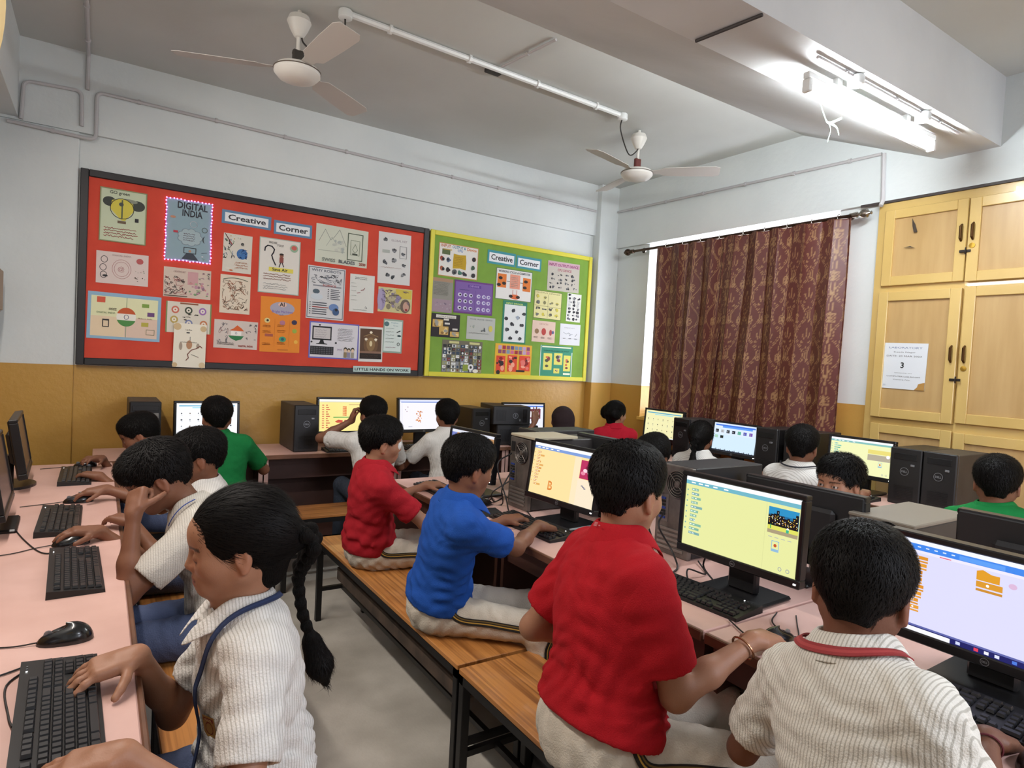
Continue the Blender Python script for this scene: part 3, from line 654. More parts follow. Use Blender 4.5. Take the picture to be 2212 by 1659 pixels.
def st_court(cv, x, y, w, h):
    cv.rect(x, y, w, h, '#8d8fae'); cv.rect(x, y+h*.7, w, h*.3, '#cfd2ea'); cv.rect(x, y, w, h*.3, '#4b4f93'); cv.line([(x, y+h*.08), (x+w, y+h*.22)], h*.015, '#e8e8f5'); cv.rect(x, y+h*.3, w, h*.1, '#7a5360')
    for i in range(9): cv.circ(x+w*(.05+.11*i), y+h*(.58+.12*((i*5) % 3)), h*.09, ('#50555e', '#6e6878', '#3f444c')[i % 3])
    cv.rect(x+w*.2, y+h*.3, w*.02, h*.45, '#5a5e6a'); cv.ring(x+w*.4, y+h*.52, h*.12, h*.02, '#e0e0ee')
def sc_yellow(cv, w, h): ui(cv, w, h, '#e3e6a0', '#6fb3c4', ('#7fb39a', '#7aa9a8', '#86b8a0'), st_city, [(.735, .0, .002, .87, '#c9cc90')], palette='#e3e6a0')
def sc_orange(cv, w, h):
    ui(cv, w, h, '#f6dda0', '#7c9bd6', ('#dca05a', '#e0a95f', '#d69a55'), st_pink, []); cv.rect(w*.66, 0, w*.09, h*.88, '#f6e2bd'); cv.rect(w*.74, 0, w*.26, h*.49, '#f3e3c8')
    cv.text(w*.30, h*.14, h*.24, 'B', '#d9823a', True); cv.text(w*.31, h*.16, h*.18, 'B', '#f2b26a')
    for i in range(3): cv.rect(w*(.80+i*.02), h*(.36-i*.02), w*.03, h*.02, '#8a8794')
def sc_violet(cv, w, h):
    cv.rect(0, 0, w, h, '#d9d8f6'); cv.rect(0, h*.95, w, h*.05, '#eef1ff'); cv.rect(0, h*.885, w, h*.065, '#3f86e8'); cv.rect(w*.02, h*.905, w*.07, h*.03, '#a9c9fb'); cv.rect(w*.34, h*.89, w*.22, h*.045, '#5b9cf0')
    for i in range(5): cv.rect(w*(.12+.045*i), h*.915, w*.018, h*.012, '#dbe9ff')
    cv.rect(w*.0, h*.855, w*.8, h*.028, '#e8e4f4'); cv.rect(w*.24, h*.86, w*.06, h*.010, '#e0607a')
    y = h*.79
    for i in range(8):
        k = (.125, .12, .10, .10, .11, .10, .085, .09)[i]; c = ('#d98f2c', '#e09a35')[i % 2]; cv.rect(w*.055, y, w*k, h*.036, c); cv.rect(w*.055, y-h*.030, w*k, h*.018, c); cv.rect(w*.055, y-h*.03, w*.012, h*.06, c)
        cv.circ(w*(.075+k*.4), y+h*.018, h*.010, '#ffffff'); cv.rect(w*.075, y+h*.012, w*.015, h*.008, '#f9e2bb'); y -= h*.078
    cv.poly([(w*.43, h*.74), (w*.43, h*.83), (w*.46, h*.85), (w*.50, h*.82), (w*.54, h*.82), (w*.54, h*.74)], '#dd9a24'); cv.rect(w*.43, h*.67, w*.125, h*.06, '#d8962a'); cv.circ(w*.485, h*.70, h*.014, '#ffffff'); cv.rect(w*.43, h*.63, w*.125, h*.025, '#c98a2c')
    cv.circ(w*.60, h*.76, h*.035, '#d8b6d6', ry=h*.028)
    cv.rect(w*.675, h*.11, w*.003, h*.74, '#b9b6de'); st_court(cv, w*.685, h*.46, w*.30, h*.37); cv.rect(w*.68, h*.15, w*.32, h*.29, '#dfe3fb')
    cv.frame(w*.69, h*.20, w*.075, h*.15, h*.012, '#6aa3dd'); cv.circ(w*.727, h*.29, h*.03, '#c8503a'); cv.rect(w*.69, h*.20, w*.075, h*.03, '#4d8fd6')
    cv.rect(0, 0, w, h*.055, '#1b1f62'); cv.rect(0, 0, w*.32, h*.045, '#f2f2fa'); cv.rect(0, h*.055, w, h*.02, '#5f66a8')
    for x, c in ((.35, '#cfd6ff'), (.44, '#e0405a'), (.49, '#e9e9f5'), (.54, '#dfe3ff'), (.62, '#4c79d9')): cv.rect(w*x, h*.012, w*.022, h*.032, c)
def sc_photo(cv, w, h):
    cv.rect(0, 0, w, h, '#c9b6a4'); cv.rect(0, h*.93, w, h*.07, '#dfe2ee'); cv.rect(0, h*.78, w, h*.15, '#b98a5e'); cv.poly([(w*.1, h*.93), (w*.6, h*.80), (w, h*.74), (w, h*.80), (w*.6, h*.88)], '#d8762e')
    cv.poly([(0, h*.6), (0, h*.93), (w*.13, h*.93)], '#7a86c9'); cv.ring(w*.55, h*.25, h*.46, h*.05, '#efe6da', n=30); cv.rect(w*.6, h*.3, w*.4, h*.2, '#8f6a58'); cv.rect(w*.75, h*.12, w*.25, h*.14, '#e9dfc6'); cv.rect(w*.7, h*.3, w*.1, h*.1, '#a83a34'); cv.rect(0, 0, w, h*.08, '#efeadf')
def sc_grid(bgc, seed, rows, barh='#8fd3ea', cols=('#3b4048', '#6b7078', '#7a6a58')):
    def f(cv, w, h):
        cv.rect(0, 0, w, h, bgc); cv.rect(w*.04, h*.90, w*.92, h*.035, '#4aa5cc'); cv.rect(w*.25, h*.84, w*.5, h*.035, barh); r = random.Random(seed)
        for j in range(rows):
            for i in range(7):
                x, y = w*(.06+i*.135), h*(.68-j*.2); c = r.choice(cols)
                cv.circ(x+w*.02, y, w*.013*r.uniform(.6, 1.3), c, ry=h*.022); cv.rect(x+w*.01, y-h*.06, w*.03, h*.007, '#a2a6ae')
        cv.rect(0, 0, w, h*.03, '#e8ecf2')
    return f
def sc_yred(cv, w, h):
    cv.rect(0, 0, w, h, '#f6e48f'); cv.rect(0, h*.93, w, h*.07, '#f3f2e6'); cv.rect(w*.02, h*.91, w*.96, h*.012, '#8aa0c8')
    for i in range(11): cv.rect(w*.05, h*(.80-i*.07), w*.035, h*.03, '#d2705a'); cv.rect(w*.12, h*(.80-i*.07), w*(.03+.02*(i % 3)), h*.03, '#c9604c')
    for i in range(6): cv.rect(w*.42, h*(.74-i*.052), w*.07, h*.04, '#dd7a3a'); cv.rect(w*.43, h*(.745-i*.052), w*.02, h*.012, '#f9d7a5')
    cv.rect(w*.25, h*.42, w*.34, h*.03, '#4aa04f'); cv.poly([(w*.28, h*.30), (w*.34, h*.36), (w*.42, h*.34), (w*.42, h*.26), (w*.32, h*.26)], '#c94f3a'); cv.rect(w*.45, h*.26, w*.13, h*.09, '#b4434f'); cv.rect(w*.47, h*.29, w*.03, h*.03, '#f6e48f'); cv.rect(w*.53, h*.83, w*.25, h*.012, '#9a6a50')
    cv.rect(w*.40, h*.17, w*.06, h*.012, '#9a8a60')
def sc_white(cv, w, h):
    cv.rect(0, 0, w, h, '#f0eef8'); cv.rect(0, h*.94, w, h*.03, '#c8d2f2'); cv.rect(w*.03, h*.90, w*.94, h*.03, '#6a88cf'); cv.rect(w*.05, h*.05, w*.004, h*.83, '#b9bcd0')
    for x, y in ((.17, .75), (.12, .66), (.15, .6)): cv.circ(w*x, h*y, h*.02, '#b59aa5')
    r = random.Random(5)
    for i in range(22): cv.circ(w*(.40+r.uniform(-.06, .07)), h*(.42+r.uniform(-.2, .2)), h*r.uniform(.012, .03), r.choice(['#d8894c', '#c8743a', '#e3a26a']))
    cv.rect(w*.18, h*.08, w*.08, h*.015, '#8a8fa0')
def sc_red_img(cv, w, h):
    cv.rect(0, 0, w, h, '#e9ecfb'); cv.rect(0, h*.90, w, h*.05, '#5c82d8'); cv.rect(w*.55, h*.45, w*.38, h*.38, '#7b2c45'); cv.rect(w*.59, h*.50, w*.30, h*.24, '#f3eef2'); cv.rect(w*.6, h*.12, w*.25, h*.04, '#b4bcd8'); cv.rect(0, 0, w*.9, h*.05, '#15161c')
def sc_blue(cv, w, h):
    cv.rect(0, 0, w, h, '#cfe6fb'); cv.rect(0, h*.6, w, h*.4, '#d9e8fd'); cv.rect(w*.03, h*.90, w*.93, h*.05, '#3f74dd'); cv.rect(w*.2, h*.84, w*.7, h*.06, '#5f9cf2')
    for i, c in enumerate(('#22262c', '#b9bcc0', '#353b40', '#141a2a', '#4fae8c', '#5a5ab8', '#7b4fb0')): cv.rect(w*(.04+i*.132), h*.66, w*.075, h*.11, c); cv.rect(w*(.05+i*.132), h*.69, w*.03, h*.04, '#8f959c')
    cv.rect(w*.04, h*.46, w*.075, h*.10, '#a8d0b8'); cv.rect(w*.17, h*.46, w*.075, h*.10, '#17241f'); cv.rect(0, 0, w, h*.045, '#1d2430')
    for i in range(26): cv.rect(w*(.02+i*.037), h*.012, w*.018, h*(.03+.02*((i*7) % 3)), '#262c38')
def sc_game(cv, w, h):
    ui(cv, w, h, '#eef0b8', '#84bdb9', ('#67b8ae', '#79c2b2', '#5fae9a'), lambda c, x, y, a, b_: (c.rect(x-w*.13, y-h*.05, a+w*.13, b_*.5, '#b3aa95'), c.rect(x-w*.13, y+h*.14, a+w*.13, b_*.35, '#e6d878'), c.circ(x+a*.8, y+h*.1, h*.05, '#ffffff')), [])
    cv.rect(w*.26, h*.5, w*.05, h*.012, '#c08a7a')
PI_ = pi
monitor('wide black monitor nearest the camera with a lilac coding window and orange blocks', 1.715, .575, .945, rad(181), .41, sc_violet, rad(-2), 'monitors on the centre desks')
monitor('black monitor with a pale yellow coding window and a city scene', 1.69, 1.243, .976, rad(182.7), .41, sc_yellow, rad(2), 'monitors on the centre desks')
monitor('black monitor with an orange-yellow coding window showing a large letter B', 1.709, 2.163, .966, rad(185.3), .41, sc_orange, rad(8), 'monitors on the centre desks')
monitor('black monitor with an orange and white photo, before the boy in blue', 1.63, 2.84, .958, rad(185.9), .38, sc_photo, rad(4.5), 'monitors on the centre desks')
monitor('black monitor with a white window of grey icons, before the far boy in green', .62, 4.64, .95, rad(-86), .375, sc_grid('#f4f6fa', 4, 3), rad(4), 'monitors along the back wall')
monitor('black monitor with a yellow coding window and red blocks at the back wall', 1.536, 4.517, .985, rad(-89.7), .41, sc_yred, rad(5), 'monitors along the back wall')
monitor('black monitor with a white window and a small orange figure at the back wall', 2.149, 4.508, .99, rad(-88.4), .41, sc_white, rad(6), 'monitors along the back wall')
monitor('black monitor showing a framed maroon picture, before the girl in a dark headscarf', 3.144, 4.56, .955, rad(-91.8), .41, sc_red_img, rad(3), 'monitors along the back wall')
monitor('black monitor with a cream grid of icons left of the curtain', 4.0, 3.73, .975, rad(181.6), .40, sc_grid('#eee9b4', 8, 4, '#9fd9e2'), rad(4), 'monitors along the window wall')
monitor('black monitor with a light blue file window under the curtain', 3.92, 2.955, .962, rad(180), .372, sc_blue, rad(7), 'monitors along the window wall')
monitor('black monitor with a pale yellow game window beside the two black towers', 3.97, 2.062, .967, rad(181.9), .372, sc_game, rad(4), 'monitors along the window wall')
# unlit monitors on the left desk, seen almost edge on
for y, which in ((3.72, 'farthest of the row, by the back wall'), (2.93, 'second from the back wall'), (2.27, 'third from the back wall'), (1.45, 'nearest the camera, mostly outside the picture')):
    monitor('dark monitor on the left desk, '+which, -.285, y, .945, rad(2), .41, None, rad(9), 'monitors on the left desk', stand='round' if y > 3 else 'rect', offcol=mat('screen_dim_pink', '#7b6660', .22))
# backs of the monitors on the window side of the centre desks
for (x, y, z), which in (((2.12, 2.30, .965), 'above the orange-yellow screen'), ((2.14, 1.29, .93), 'beside the pale yellow screen'), ((2.10, .56, .965), 'above the lilac screen at the right edge')):
    monitor('black back of a monitor facing the windows, '+which, x, y, z, rad(1), .42, sc_grid('#e8eaf0', 3, 3), rad(3), 'monitors turned to the window side')

# ------------------------------------------------------------ computer towers (front faces local -y, width x, depth y)
tb = mat('tower_black', '#1a191a', .38); tg = mat('tower_side_grey', '#3a3634', .5, var=.2, vscale=8); tsil = mat('tower_silver', '#84827e', .35, metal=.4)
rear = mat('tower_rear_metal', '#77716c', .4, metal=.6, var=.35, vscale=14); hole = mat('vent_dark', '#0b0b0c', .8); beige = mat('tower_beige', '#7b7468', .5)
def tower(label, x, y, rz, w=.17, d=.42, h=.34, style='logo', z0=DZ, lying=False, group=None, side=None, top=None):
    t = thing('computer_tower', label, 'computer', (x, y, z0), rz, group)
    B = None
    if lying: B = (np.array([[0, 0, 1.], [0, 1, 0], [-1., 0, 0]]), np.array([-h/2, 0, w/2]))  # lay on its side: height runs along local x
    def mk(): m = MB(); m.M = B; return m
    m = mk(); m.box((-w/2, .02, .004), (w/2, d, h), ch=.004); m.build('case', side or tg, t)
    if top: m = mk(); m.box((-w/2-.002, -.004, h), (w/2+.002, d, h+.012), ch=.003); m.build('top_cover', top, t)
    if style != 'rear':
        m = mk(); m.box((-w/2, 0, 0), (w/2, .022, h+.002), ch=.006); m.build('front_panel', tb, t)
        if style == 'silver':
            m = mk(); m.box((-w*.42, -.006, h*.62), (w*.42, 0, h*.80), ch=.003); m.build('silver_plate', tsil, t)
            for s_ in (-1, 1): m = mk(); m.lathe([(.007, 0), (.007, .004), (.001, .005)], (s_*w*.26, -.006, h*.72), (0, -1, 0), n=12); m.build('port', hole, t)
            m = mk(); m.box((-w*.42, -.004, h*.84), (w*.42, 0, h*.93), ch=.002); m.build('drive_bay', tb, t)
        else:
            m = mk(); m.box((-w*.36, -.003, h*.80), (w*.36, 0, h*.91), ch=.002); m.build('drive_bay', mat('bay_dark', '#0f0f10', .25), t)
            m = mk(); m.box((w*.18, -.005, h*.70), (w*.30, 0, h*.735), ch=.001); m.build('power_button', lg, t)
            m = mk()
            for k in range(10): m.box((-w*.3, -.002, h*(.08+.028*k)), (w*.3, .001, h*(.09+.028*k)))
            m.build('grille', bz, t)
            cv = Canvas(.05, .05); emblem(cv, .025, .025, .022); c0 = np.array([-.025, -.004, h*.52]); U, V_, N_ = np.array([1., 0, 0]), np.array([0, 0, 1.]), np.array([0, -1., 0])
            if B: c0 = B[0] @ c0+B[1]; U, V_, N_ = B[0] @ U, B[0] @ V_, B[0] @ N_
            cv.build('logo', mat('logo_print', '#9a9da2', .4), t, c0, U, V_, N_)
    else:
        m = mk(); m.box((-w/2, 0, 0), (w/2, .022, h), ch=.003); m.build('rear_panel', rear, t)
        fc = (w*.12, -.001, h*.80); fr = w*.30
        m = mk(); m.lathe([(fr, 0), (fr, .003), (.001, .003)], fc, (0, -1, 0), n=28); m.build('fan_recess', hole, t)
        m = mk()
        for q in (.25, .45, .65, .85, 1.0): m.tube([(fc[0]+fr*q*cos(a), -.006, fc[2]+fr*q*sin(a)) for a in np.linspace(0, 2*pi, 25)[:-1]], .0014, n=4, closed=True)
        for a in (.8, 2.4, 3.9, 5.5): m.tube([(fc[0], -.006, fc[2]), (fc[0]+fr*cos(a), -.006, fc[2]+fr*sin(a))], .0014, n=4)
        m.lathe([(fr*.22, 0), (fr*.22, .004), (.001, .005)], (fc[0], -.004, fc[2]), (0, -1, 0), n=12)
        m.build('fan_guard', rear, t)
        m = mk(); m.box((-w*.42, -.004, h*.80), (-w*.24, 0, h*.94), ch=.002); m.build('power_socket', hole, t)
        m = mk(); m.box((-w*.40, -.002, h*.36), (-w*.12, 0, h*.66)); m.build('port_plate', mat('port_silver', '#8f8b86', .35, metal=.7), t)
        for k in range(7):
            m = mk(); zz = h*(.39+.036*k); m.box((-w*.37, -.006, zz), (-w*.2, -.001, zz+h*.022)); m.build('port', hole if k % 3 else mat('port_blue', '#27408c', .5), t)
        for k in range(5):
            m = mk(); zz = h*(.06+.052*k); m.box((-w*.40, -.004, zz), (w*.36, 0, zz+h*.030), ch=.001); m.build('slot_cover', mat('port_silver', '#8f8b86', .35), t)
    return t
tower('dark computer tower with a silver front plate by the back wall at the left', .245, 4.42, 0, style='silver', d=.40, group='towers along the back wall')
tower('black computer tower with a round logo left of the yellow screen', 1.215, 4.41, 0, style='logo', d=.40, group='towers along the back wall', h=.325)
tower('small dark tower at the back wall right of the boy in white', 2.66, 4.47, 0, h=.30, d=.35, group='towers along the back wall', side=tb)
tower('black tower seen from behind, between the orange photo and letter B screens', 1.70, 2.485, rad(-90), style='rear', group='towers on the centre desks')
tower('black tower showing a round rear fan grille beside the pale yellow screen', 1.84, 1.64, rad(-90), style='rear', h=.345, group='towers on the centre desks', side=bz2)
tower('black tower standing behind the orange photo screen', 1.98, 2.84, rad(-90), h=.335, group='towers on the centre desks', side=bz2)
tower('grey-topped computer lying behind the boy in striped white, nearest the camera', 2.08, 1.0, rad(-90), w=.20, d=.40, h=.262, style='rear', top=beige, group='towers on the centre desks')
for k, (z, lab) in enumerate(((DZ, 'bottom'), (DZ+.172, 'top'))):
    tower('black computer lying on its side, %s one of two stacked on the back desks' % lab, (2.955, 2.90)[k], (4.37, 4.385)[k], rad(-13), w=(.17, .155)[k], h=(.37, .33)[k], d=.38, lying=True, z0=z, side=bz2, group='stack of desktop computers')
tower('left one of two black towers below the cupboards, beside the game screen', 3.88, 1.755, rad(-90), h=.325, side=tb, group='pair of towers on the window desk', d=.40)
tower('right one of two black towers below the cupboards', 3.88, 1.58, rad(-90), h=.325, side=tg, group='pair of towers on the window desk', d=.40)
tower('black tower between the cream icon screen and the light blue screen', 3.90, 3.44, rad(-90), h=.32, side=tg, group='towers on the window desks', d=.40)
tower('black tower right of the light blue screen under the curtain', 3.88, 2.66, rad(-90), h=.335, side=tb, group='towers on the window desks', d=.40)
tower('black tower behind the boy with the thin dark neck cord', 3.88, 2.44, rad(-90), h=.335, side=tb, group='towers on the window desks', d=.40)
t = thing('paper_pad', 'beige pad of paper lying on the stack beside the letter B screen', 'paper', (1.83, 2.47, DZ+.345)); m = MB(); m.box((-.13, -.10, 0), (.13, .10, .012), ch=.002); m.build('sheets', mat('pad_beige', '#b3aa92', .8), t)

# ------------------------------------------------------------ keyboards and mice
km = mat('keyboard_black', '#161617', .42); kk = mat('key_black', '#222224', .35)
def key_layout(L=.44, Wd=.132):
    out = []; u = L*.93/22.5; x0, y0 = -L/2+L*.035, Wd/2-.014; rowsd = [(0, 4), (1.25, 0), (2.25, 0), (3.25, 0), (4.25, 0), (5.25, 0)]
    for r in range(6):
        y = y0-(r*1.02+(.25 if r else 0))*u*.98
        if r == 0: xs = [(0, 1)]+[(2+i+.5*(i//4), 1) for i in range(12)]+[(15.25+i, 1) for i in range(3)]
        elif r == 1: xs = [(i, 1) for i in range(13)]+[(13, 2)]+[(15.25+i, 1) for i in range(3)]+[(18.5+i, 1) for i in range(4)]
        elif r == 2: xs = [(0, 1.5)]+[(1.5+i, 1) for i in range(12)]+[(13.5, 1.5)]+[(15.25+i, 1) for i in range(3)]+[(18.5+i, 1) for i in range(4)]
        elif r == 3: xs = [(0, 1.75)]+[(1.75+i, 1) for i in range(11)]+[(12.75, 2.25)]+[(18.5+i, 1) for i in range(3)]
        elif r == 4: xs = [(0, 2.25)]+[(2.25+i, 1) for i in range(10)]+[(12.25, 2.75)]+[(16.25, 1)]+[(18.5+i, 1) for i in range(4)]
        else: xs = [(0, 1.5), (1.5, 1), (2.5, 1.5), (4, 6), (10, 1.5), (11.5, 1), (12.5, 1), (13.5, 1.5)]+[(15.25+i, 1) for i in range(3)]+[(18.5, 2), (20.5, 1), (21.5, 1)]
        out += [(x0+x*u, y, wd_*u) for x, wd_ in xs]
    return out, u
KL, KU = key_layout(); KEYM = {}
def keyboard(label, x, y, rz, single=False, group='black keyboards', z=DZ):
    """rz: direction from the user's side to the far edge is local +y"""
    t = thing('keyboard', label, 'keyboard', (x, y, z), rz, group)
    m = MB(); m.add([(-.22, -.068, 0), (.22, -.068, 0), (.22, .068, 0), (-.22, .068, 0), (-.219, -.067, .010), (.219, -.067, .010), (.219, .067, .022), (-.219, .067, .022)], [(3, 2, 1, 0), (4, 5, 6, 7), (0, 1, 5, 4), (1, 2, 6, 5), (2, 3, 7, 6), (3, 0, 4, 7)]); m.build('body', km, t)
    J = MB()
    for kx, ky, kw in KL:
        zz = .0105+(ky+.067)/.134*.012; g = .0011; a, b_ = kw/2-g, KU/2-g
        if single:
            key = round(kw, 4)
            if key not in KEYM:
                q = MB(); q.add([(-a, -b_, 0), (a, -b_, 0), (a, b_, 0), (-a, b_, 0), (-a+.0022, -b_+.002, .0065), (a-.0022, -b_+.002, .0065), (a-.0022, b_-.002, .0068), (-a+.0022, b_-.002, .0068)], [(4, 5, 6, 7), (0, 1, 5, 4), (1, 2, 6, 5), (2, 3, 7, 6), (3, 0, 4, 7)])
                me = bpy.data.meshes.new('key'); me.from_pydata(q.v, [], q.f); me.materials.append(kk); KEYM[key] = me
            o = link('key', KEYM[key], t, None, loc=(kx+kw/2, ky-KU/2, zz))
        else: J.add([(kx+kw/2+dx*a, ky-KU/2+dy*b_, zz) for dx, dy in ((-1, -1), (1, -1), (1, 1), (-1, 1))]+[(kx+kw/2+dx*(a-.002), ky-KU/2+dy*(b_-.002), zz+.006) for dx, dy in ((-1, -1), (1, -1), (1, 1), (-1, 1))], [(4, 5, 6, 7), (0, 1, 5, 4), (1, 2, 6, 5), (2, 3, 7, 6), (3, 0, 4, 7)])
    if not single: o = J.build('keys', kk, t); o['kind'] = 'stuff'
    for k in range(3): m = MB(); m.box((.165+k*.012, .054, .0215), (.168+k*.012, .057, .0222)); m.build('indicator_light', led if k == 0 else lg, t)
    return t
keyboard('black keyboard nearest the camera under the hands of the girl with the braid', -.047, 1.42, rad(92), True)
keyboard('black keyboard between two mice, before the boy leaning on his fist', -.045, 2.285, rad(92), True)
keyboard('black keyboard on the left desk under the mouse hand of the second boy', -.11, 2.94, rad(90), True)
keyboard('black keyboard farthest along the left desk', -.085, 3.86, rad(90))
keyboard('black keyboard before the big boy in the red shirt', 1.585, 1.33, rad(-86), True)
keyboard('black keyboard before the boy in striped white at the right edge', 1.60, .62, rad(-87), True)
keyboard('black keyboard under the hand of the boy in blue', 1.56, 2.17, rad(-88), True)
keyboard('black keyboard before the small boy in red at the far centre desk', 1.52, 2.93, rad(-92))
for x, who in ((.62, 'before the far boy in green'), (1.56, 'before the yellow screen with red blocks'), (2.15, 'before the white screen'), (3.1, 'before the girl in the dark headscarf')):
    keyboard('black keyboard on the back desks '+who, x, 4.40, 0)
for y, who in ((3.72, 'before the cream icon screen'), (2.93, 'before the light blue screen'), (2.08, 'before the pale yellow game screen')): keyboard('black keyboard on the window desks '+who, 3.79, y, rad(-90))
mm = mat('mouse_black', '#141416', .22, coat=.3)
def mouse(label, x, y, rz, cord=None, z=DZ, group='black mice'):
    t = thing('mouse', label, 'mouse', (x, y, z), rz, group); m = MB(); nu, nv = 20, 9; V = []
    for i in range(nv+1):
        tt = i/nv*pi/2
        for j in range(nu):
            a = 2*pi*j/nu; cx_ = cos(a); sx = sin(a); V.append((.056*cos(tt)**.8*np.sign(cx_)*abs(cx_)**.85, .031*cos(tt)**.8*np.sign(sx)*abs(sx)**.9*(1-.12*cx_), .036*sin(tt)*(1-.25*cx_)))
    F = [(i*nu+j, i*nu+(j+1) % nu, (i+1)*nu+(j+1) % nu, (i+1)*nu+j) for i in range(nv) for j in range(nu)]
    m.add(V, F+[tuple(range(nu))[::-1]]); m.build('shell', mm, t, smooth=True)
    m = MB(); m.lathe([(.001, -.003), (.009, -.0025), (.009, .0025), (.001, .003)], (.033, 0, .021), (0, 1, 0), n=12); m.build('wheel', lg, t)
    if cord is not None:
        P = catmull([(.054, 0, .006)]+cord, 8); m = MB(); m.tube(P, .0018, n=5); m.build('cord', mat('cord_black', '#26221f', .6), t, smooth=True)
    return t
mouse('black mouse beside the near keyboard of the girl with the braid', -.05, 1.765, rad(178), [(.10, -.005, .003), (.2, -.03, .003), (.36, -.02, .003)])
mouse('black mouse between two keyboards, before the boy leaning on his fist', -.065, 2.60, rad(190), [(.10, .0, .003), (.18, .03, .003), (.32, .01, .003)])
mouse('black mouse under the hand of the second boy on the left desk', -.06, 3.27, rad(185), [(.10, .0, .003), (.2, .02, .003)])
mouse('dark mouse under the hand of the farthest boy on the left desk', -.05, 4.17, rad(185), [(.10, .0, .003), (.2, .02, .003)])
mouse('black mouse under the hand of the big boy in red', 1.53, .97, rad(-5), [(.08, 0, .003), (.14, .05, .003), (.2, .1, .003)])
mouse('black mouse under the hand of the boy in striped white', 1.49, .40, rad(0), [(.08, 0, .003), (.16, .04, .003)])
mouse('black mouse before the small boy in red', 1.58, 2.60, rad(20), [(.08, 0, .003), (.14, .05, .003), (.12, .1, .003), (.2, .12, .003)])
mouse('black mouse on the window desk under a boy\'s hand', 3.76, 1.90, rad(0), None)
pad = thing('mouse_pad', 'black mouse pad between the boy in blue and the orange-yellow screen', 'mouse pad', (1.50, 2.47, DZ), rad(-12)); m = MB(); m.box((-.09, -.075, 0), (.09, .075, .004), ch=.0015); m.build('pad', mat('pad_black', '#18181a', .8), pad)
# loose cables
cbm = mat('cable_black', '#171516', .55)
def cable(label, pts, r=.003, group='loose black cables'):
    t = thing('cable', label, 'cable', tuple(pts[0]), 0, group); P = catmull(np.array(pts)-np.array(pts[0]), 8); m = MB(); m.tube(P, r, n=6); m.build('cord', cbm, t, smooth=True)
cable('black cable curling across the left desk by the second keyboard', [(-.26, 2.95, .743), (-.20, 2.70, .743), (-.14, 2.52, .743), (-.09, 2.52, .743), (-.06, 2.56, .75)], .0022)
cable('thin black cable looping by the near keyboard of the girl', [(-.4, 1.65, .743), (-.2, 1.62, .743), (-.1, 1.66, .743), (-.14, 1.58, .743), (-.125, 1.45, .743), (-.115, 1.40, .745)], .002)
cable('black cable looped on the desk before the pale yellow screen', [(1.86, 1.52, .75), (1.78, 1.42, .745), (1.70, 1.43, .77), (1.66, 1.38, .745), (1.72, 1.33, .745), (1.74, 1.40, .79), (1.75, 1.36, .88)])
cable('black cable running along the desk from the letter B screen', [(1.78, 2.7, .745), (1.72, 2.45, .745), (1.62, 2.2, .745), (1.60, 2.0, .745), (1.66, 1.85, .745)])
cable('black cable at the desk edge between big red and striped white', [(1.52, 1.12, .745), (1.48, 1.04, .745), (1.47, .98, .745), (1.55, .95, .745), (1.62, 1.05, .745), (1.70, 1.09, .745)], .0022)
for k, p in enumerate(([(1.69, 2.54, 1.0), (1.60, 2.52, .95), (1.63, 2.48, .80), (1.60, 2.38, .745), (1.65, 2.28, .745)], [(1.69, 2.52, .93), (1.62, 2.50, .84), (1.66, 2.56, .745), (1.58, 2.62, .745), (1.66, 2.66, .75)], [(1.69, 2.55, .86), (1.63, 2.60, .80), (1.66, 2.63, .745), (1.75, 2.69, .745)],
    [(1.83, 1.69, .98), (1.76, 1.70, .90), (1.78, 1.68, .80), (1.74, 1.64, .745), (1.72, 1.54, .745)], [(1.83, 1.67, .90), (1.77, 1.64, .86), (1.80, 1.60, .78), (1.75, 1.52, .745), (1.68, 1.48, .745)])):
    cable('black cable hanging from the back of a tower, %s' % ('upper cable behind the boy in blue', 'curling one behind the boy in blue', 'lowest cable behind the boy in blue', 'cable left of the fan grille', 'cable below the fan grille')[k], p, .0035)
for k, p in enumerate(([(1.46, 1.02, .62), (1.44, .98, .4), (1.50, .95, .15), (1.56, 1.0, .02)], [(1.5, 1.0, .62), (1.47, 1.1, .5), (1.42, 1.04, .42), (1.47, .92, .36), (1.6, .88, .3)], [(1.48, .86, .66), (1.45, .88, .4), (1.47, .9, .2), (1.5, .86, .03)], [(1.5, .75, .66), (1.44, .8, .45), (1.42, .84, .28), (1.5, .9, .2)])):
    cable('%s black cable hanging by the big boy in red' % ('leftmost', 'looped', 'straight', 'rightmost')[k], p, .0045)
up = thing('power_unit', 'white rounded power unit on the floor under the centre desk', 'power unit', (1.78, 1.12, 0)); m = MB(); m.box((-.09, -.12, 0), (.09, .12, .26), ch=.03); m.build('shell', mat('ups_white', '#b9c2b8', .5), up, smooth=True)
m = MB(); m.box((-.094, -.05, .12), (-.088, .05, .2), ch=.004); m.build('front_plate', mat('ups_grey', '#5d625f', .5), up)
# ------------------------------------------------------------ notice boards
YP = 4.872
def board(label, x0, x1, z0, z1, felt, fr, fw):
    t = thing('notice_board', label, 'notice board', ((x0+x1)/2, YP, (z0+z1)/2), 0, 'notice boards'); a, c = (x1-x0)/2, (z1-z0)/2
    m = MB(); m.box((-a+fw*.5, -.008, -c+fw*.5), (a-fw*.5, .0, c-fw*.5)); m.build('felt_panel', felt, t)
    for lo, hi in (((-a, -.022, -c), (-a+fw, 0, c)), ((a-fw, -.022, -c), (a, 0, c)), ((-a+fw, -.022, -c), (a-fw, 0, -c+fw)), ((-a+fw, -.022, c-fw), (a-fw, 0, c))): m = MB(); m.box(lo, hi, ch=.004); m.build('frame_rail', fr, t)
    m = MB(); m.box((-a+.01, 0, -c+.01), (a-.01, .03, c-.01)); m.build('backing', mat('board_backing', '#4a3c2c', .8), t)
    return t
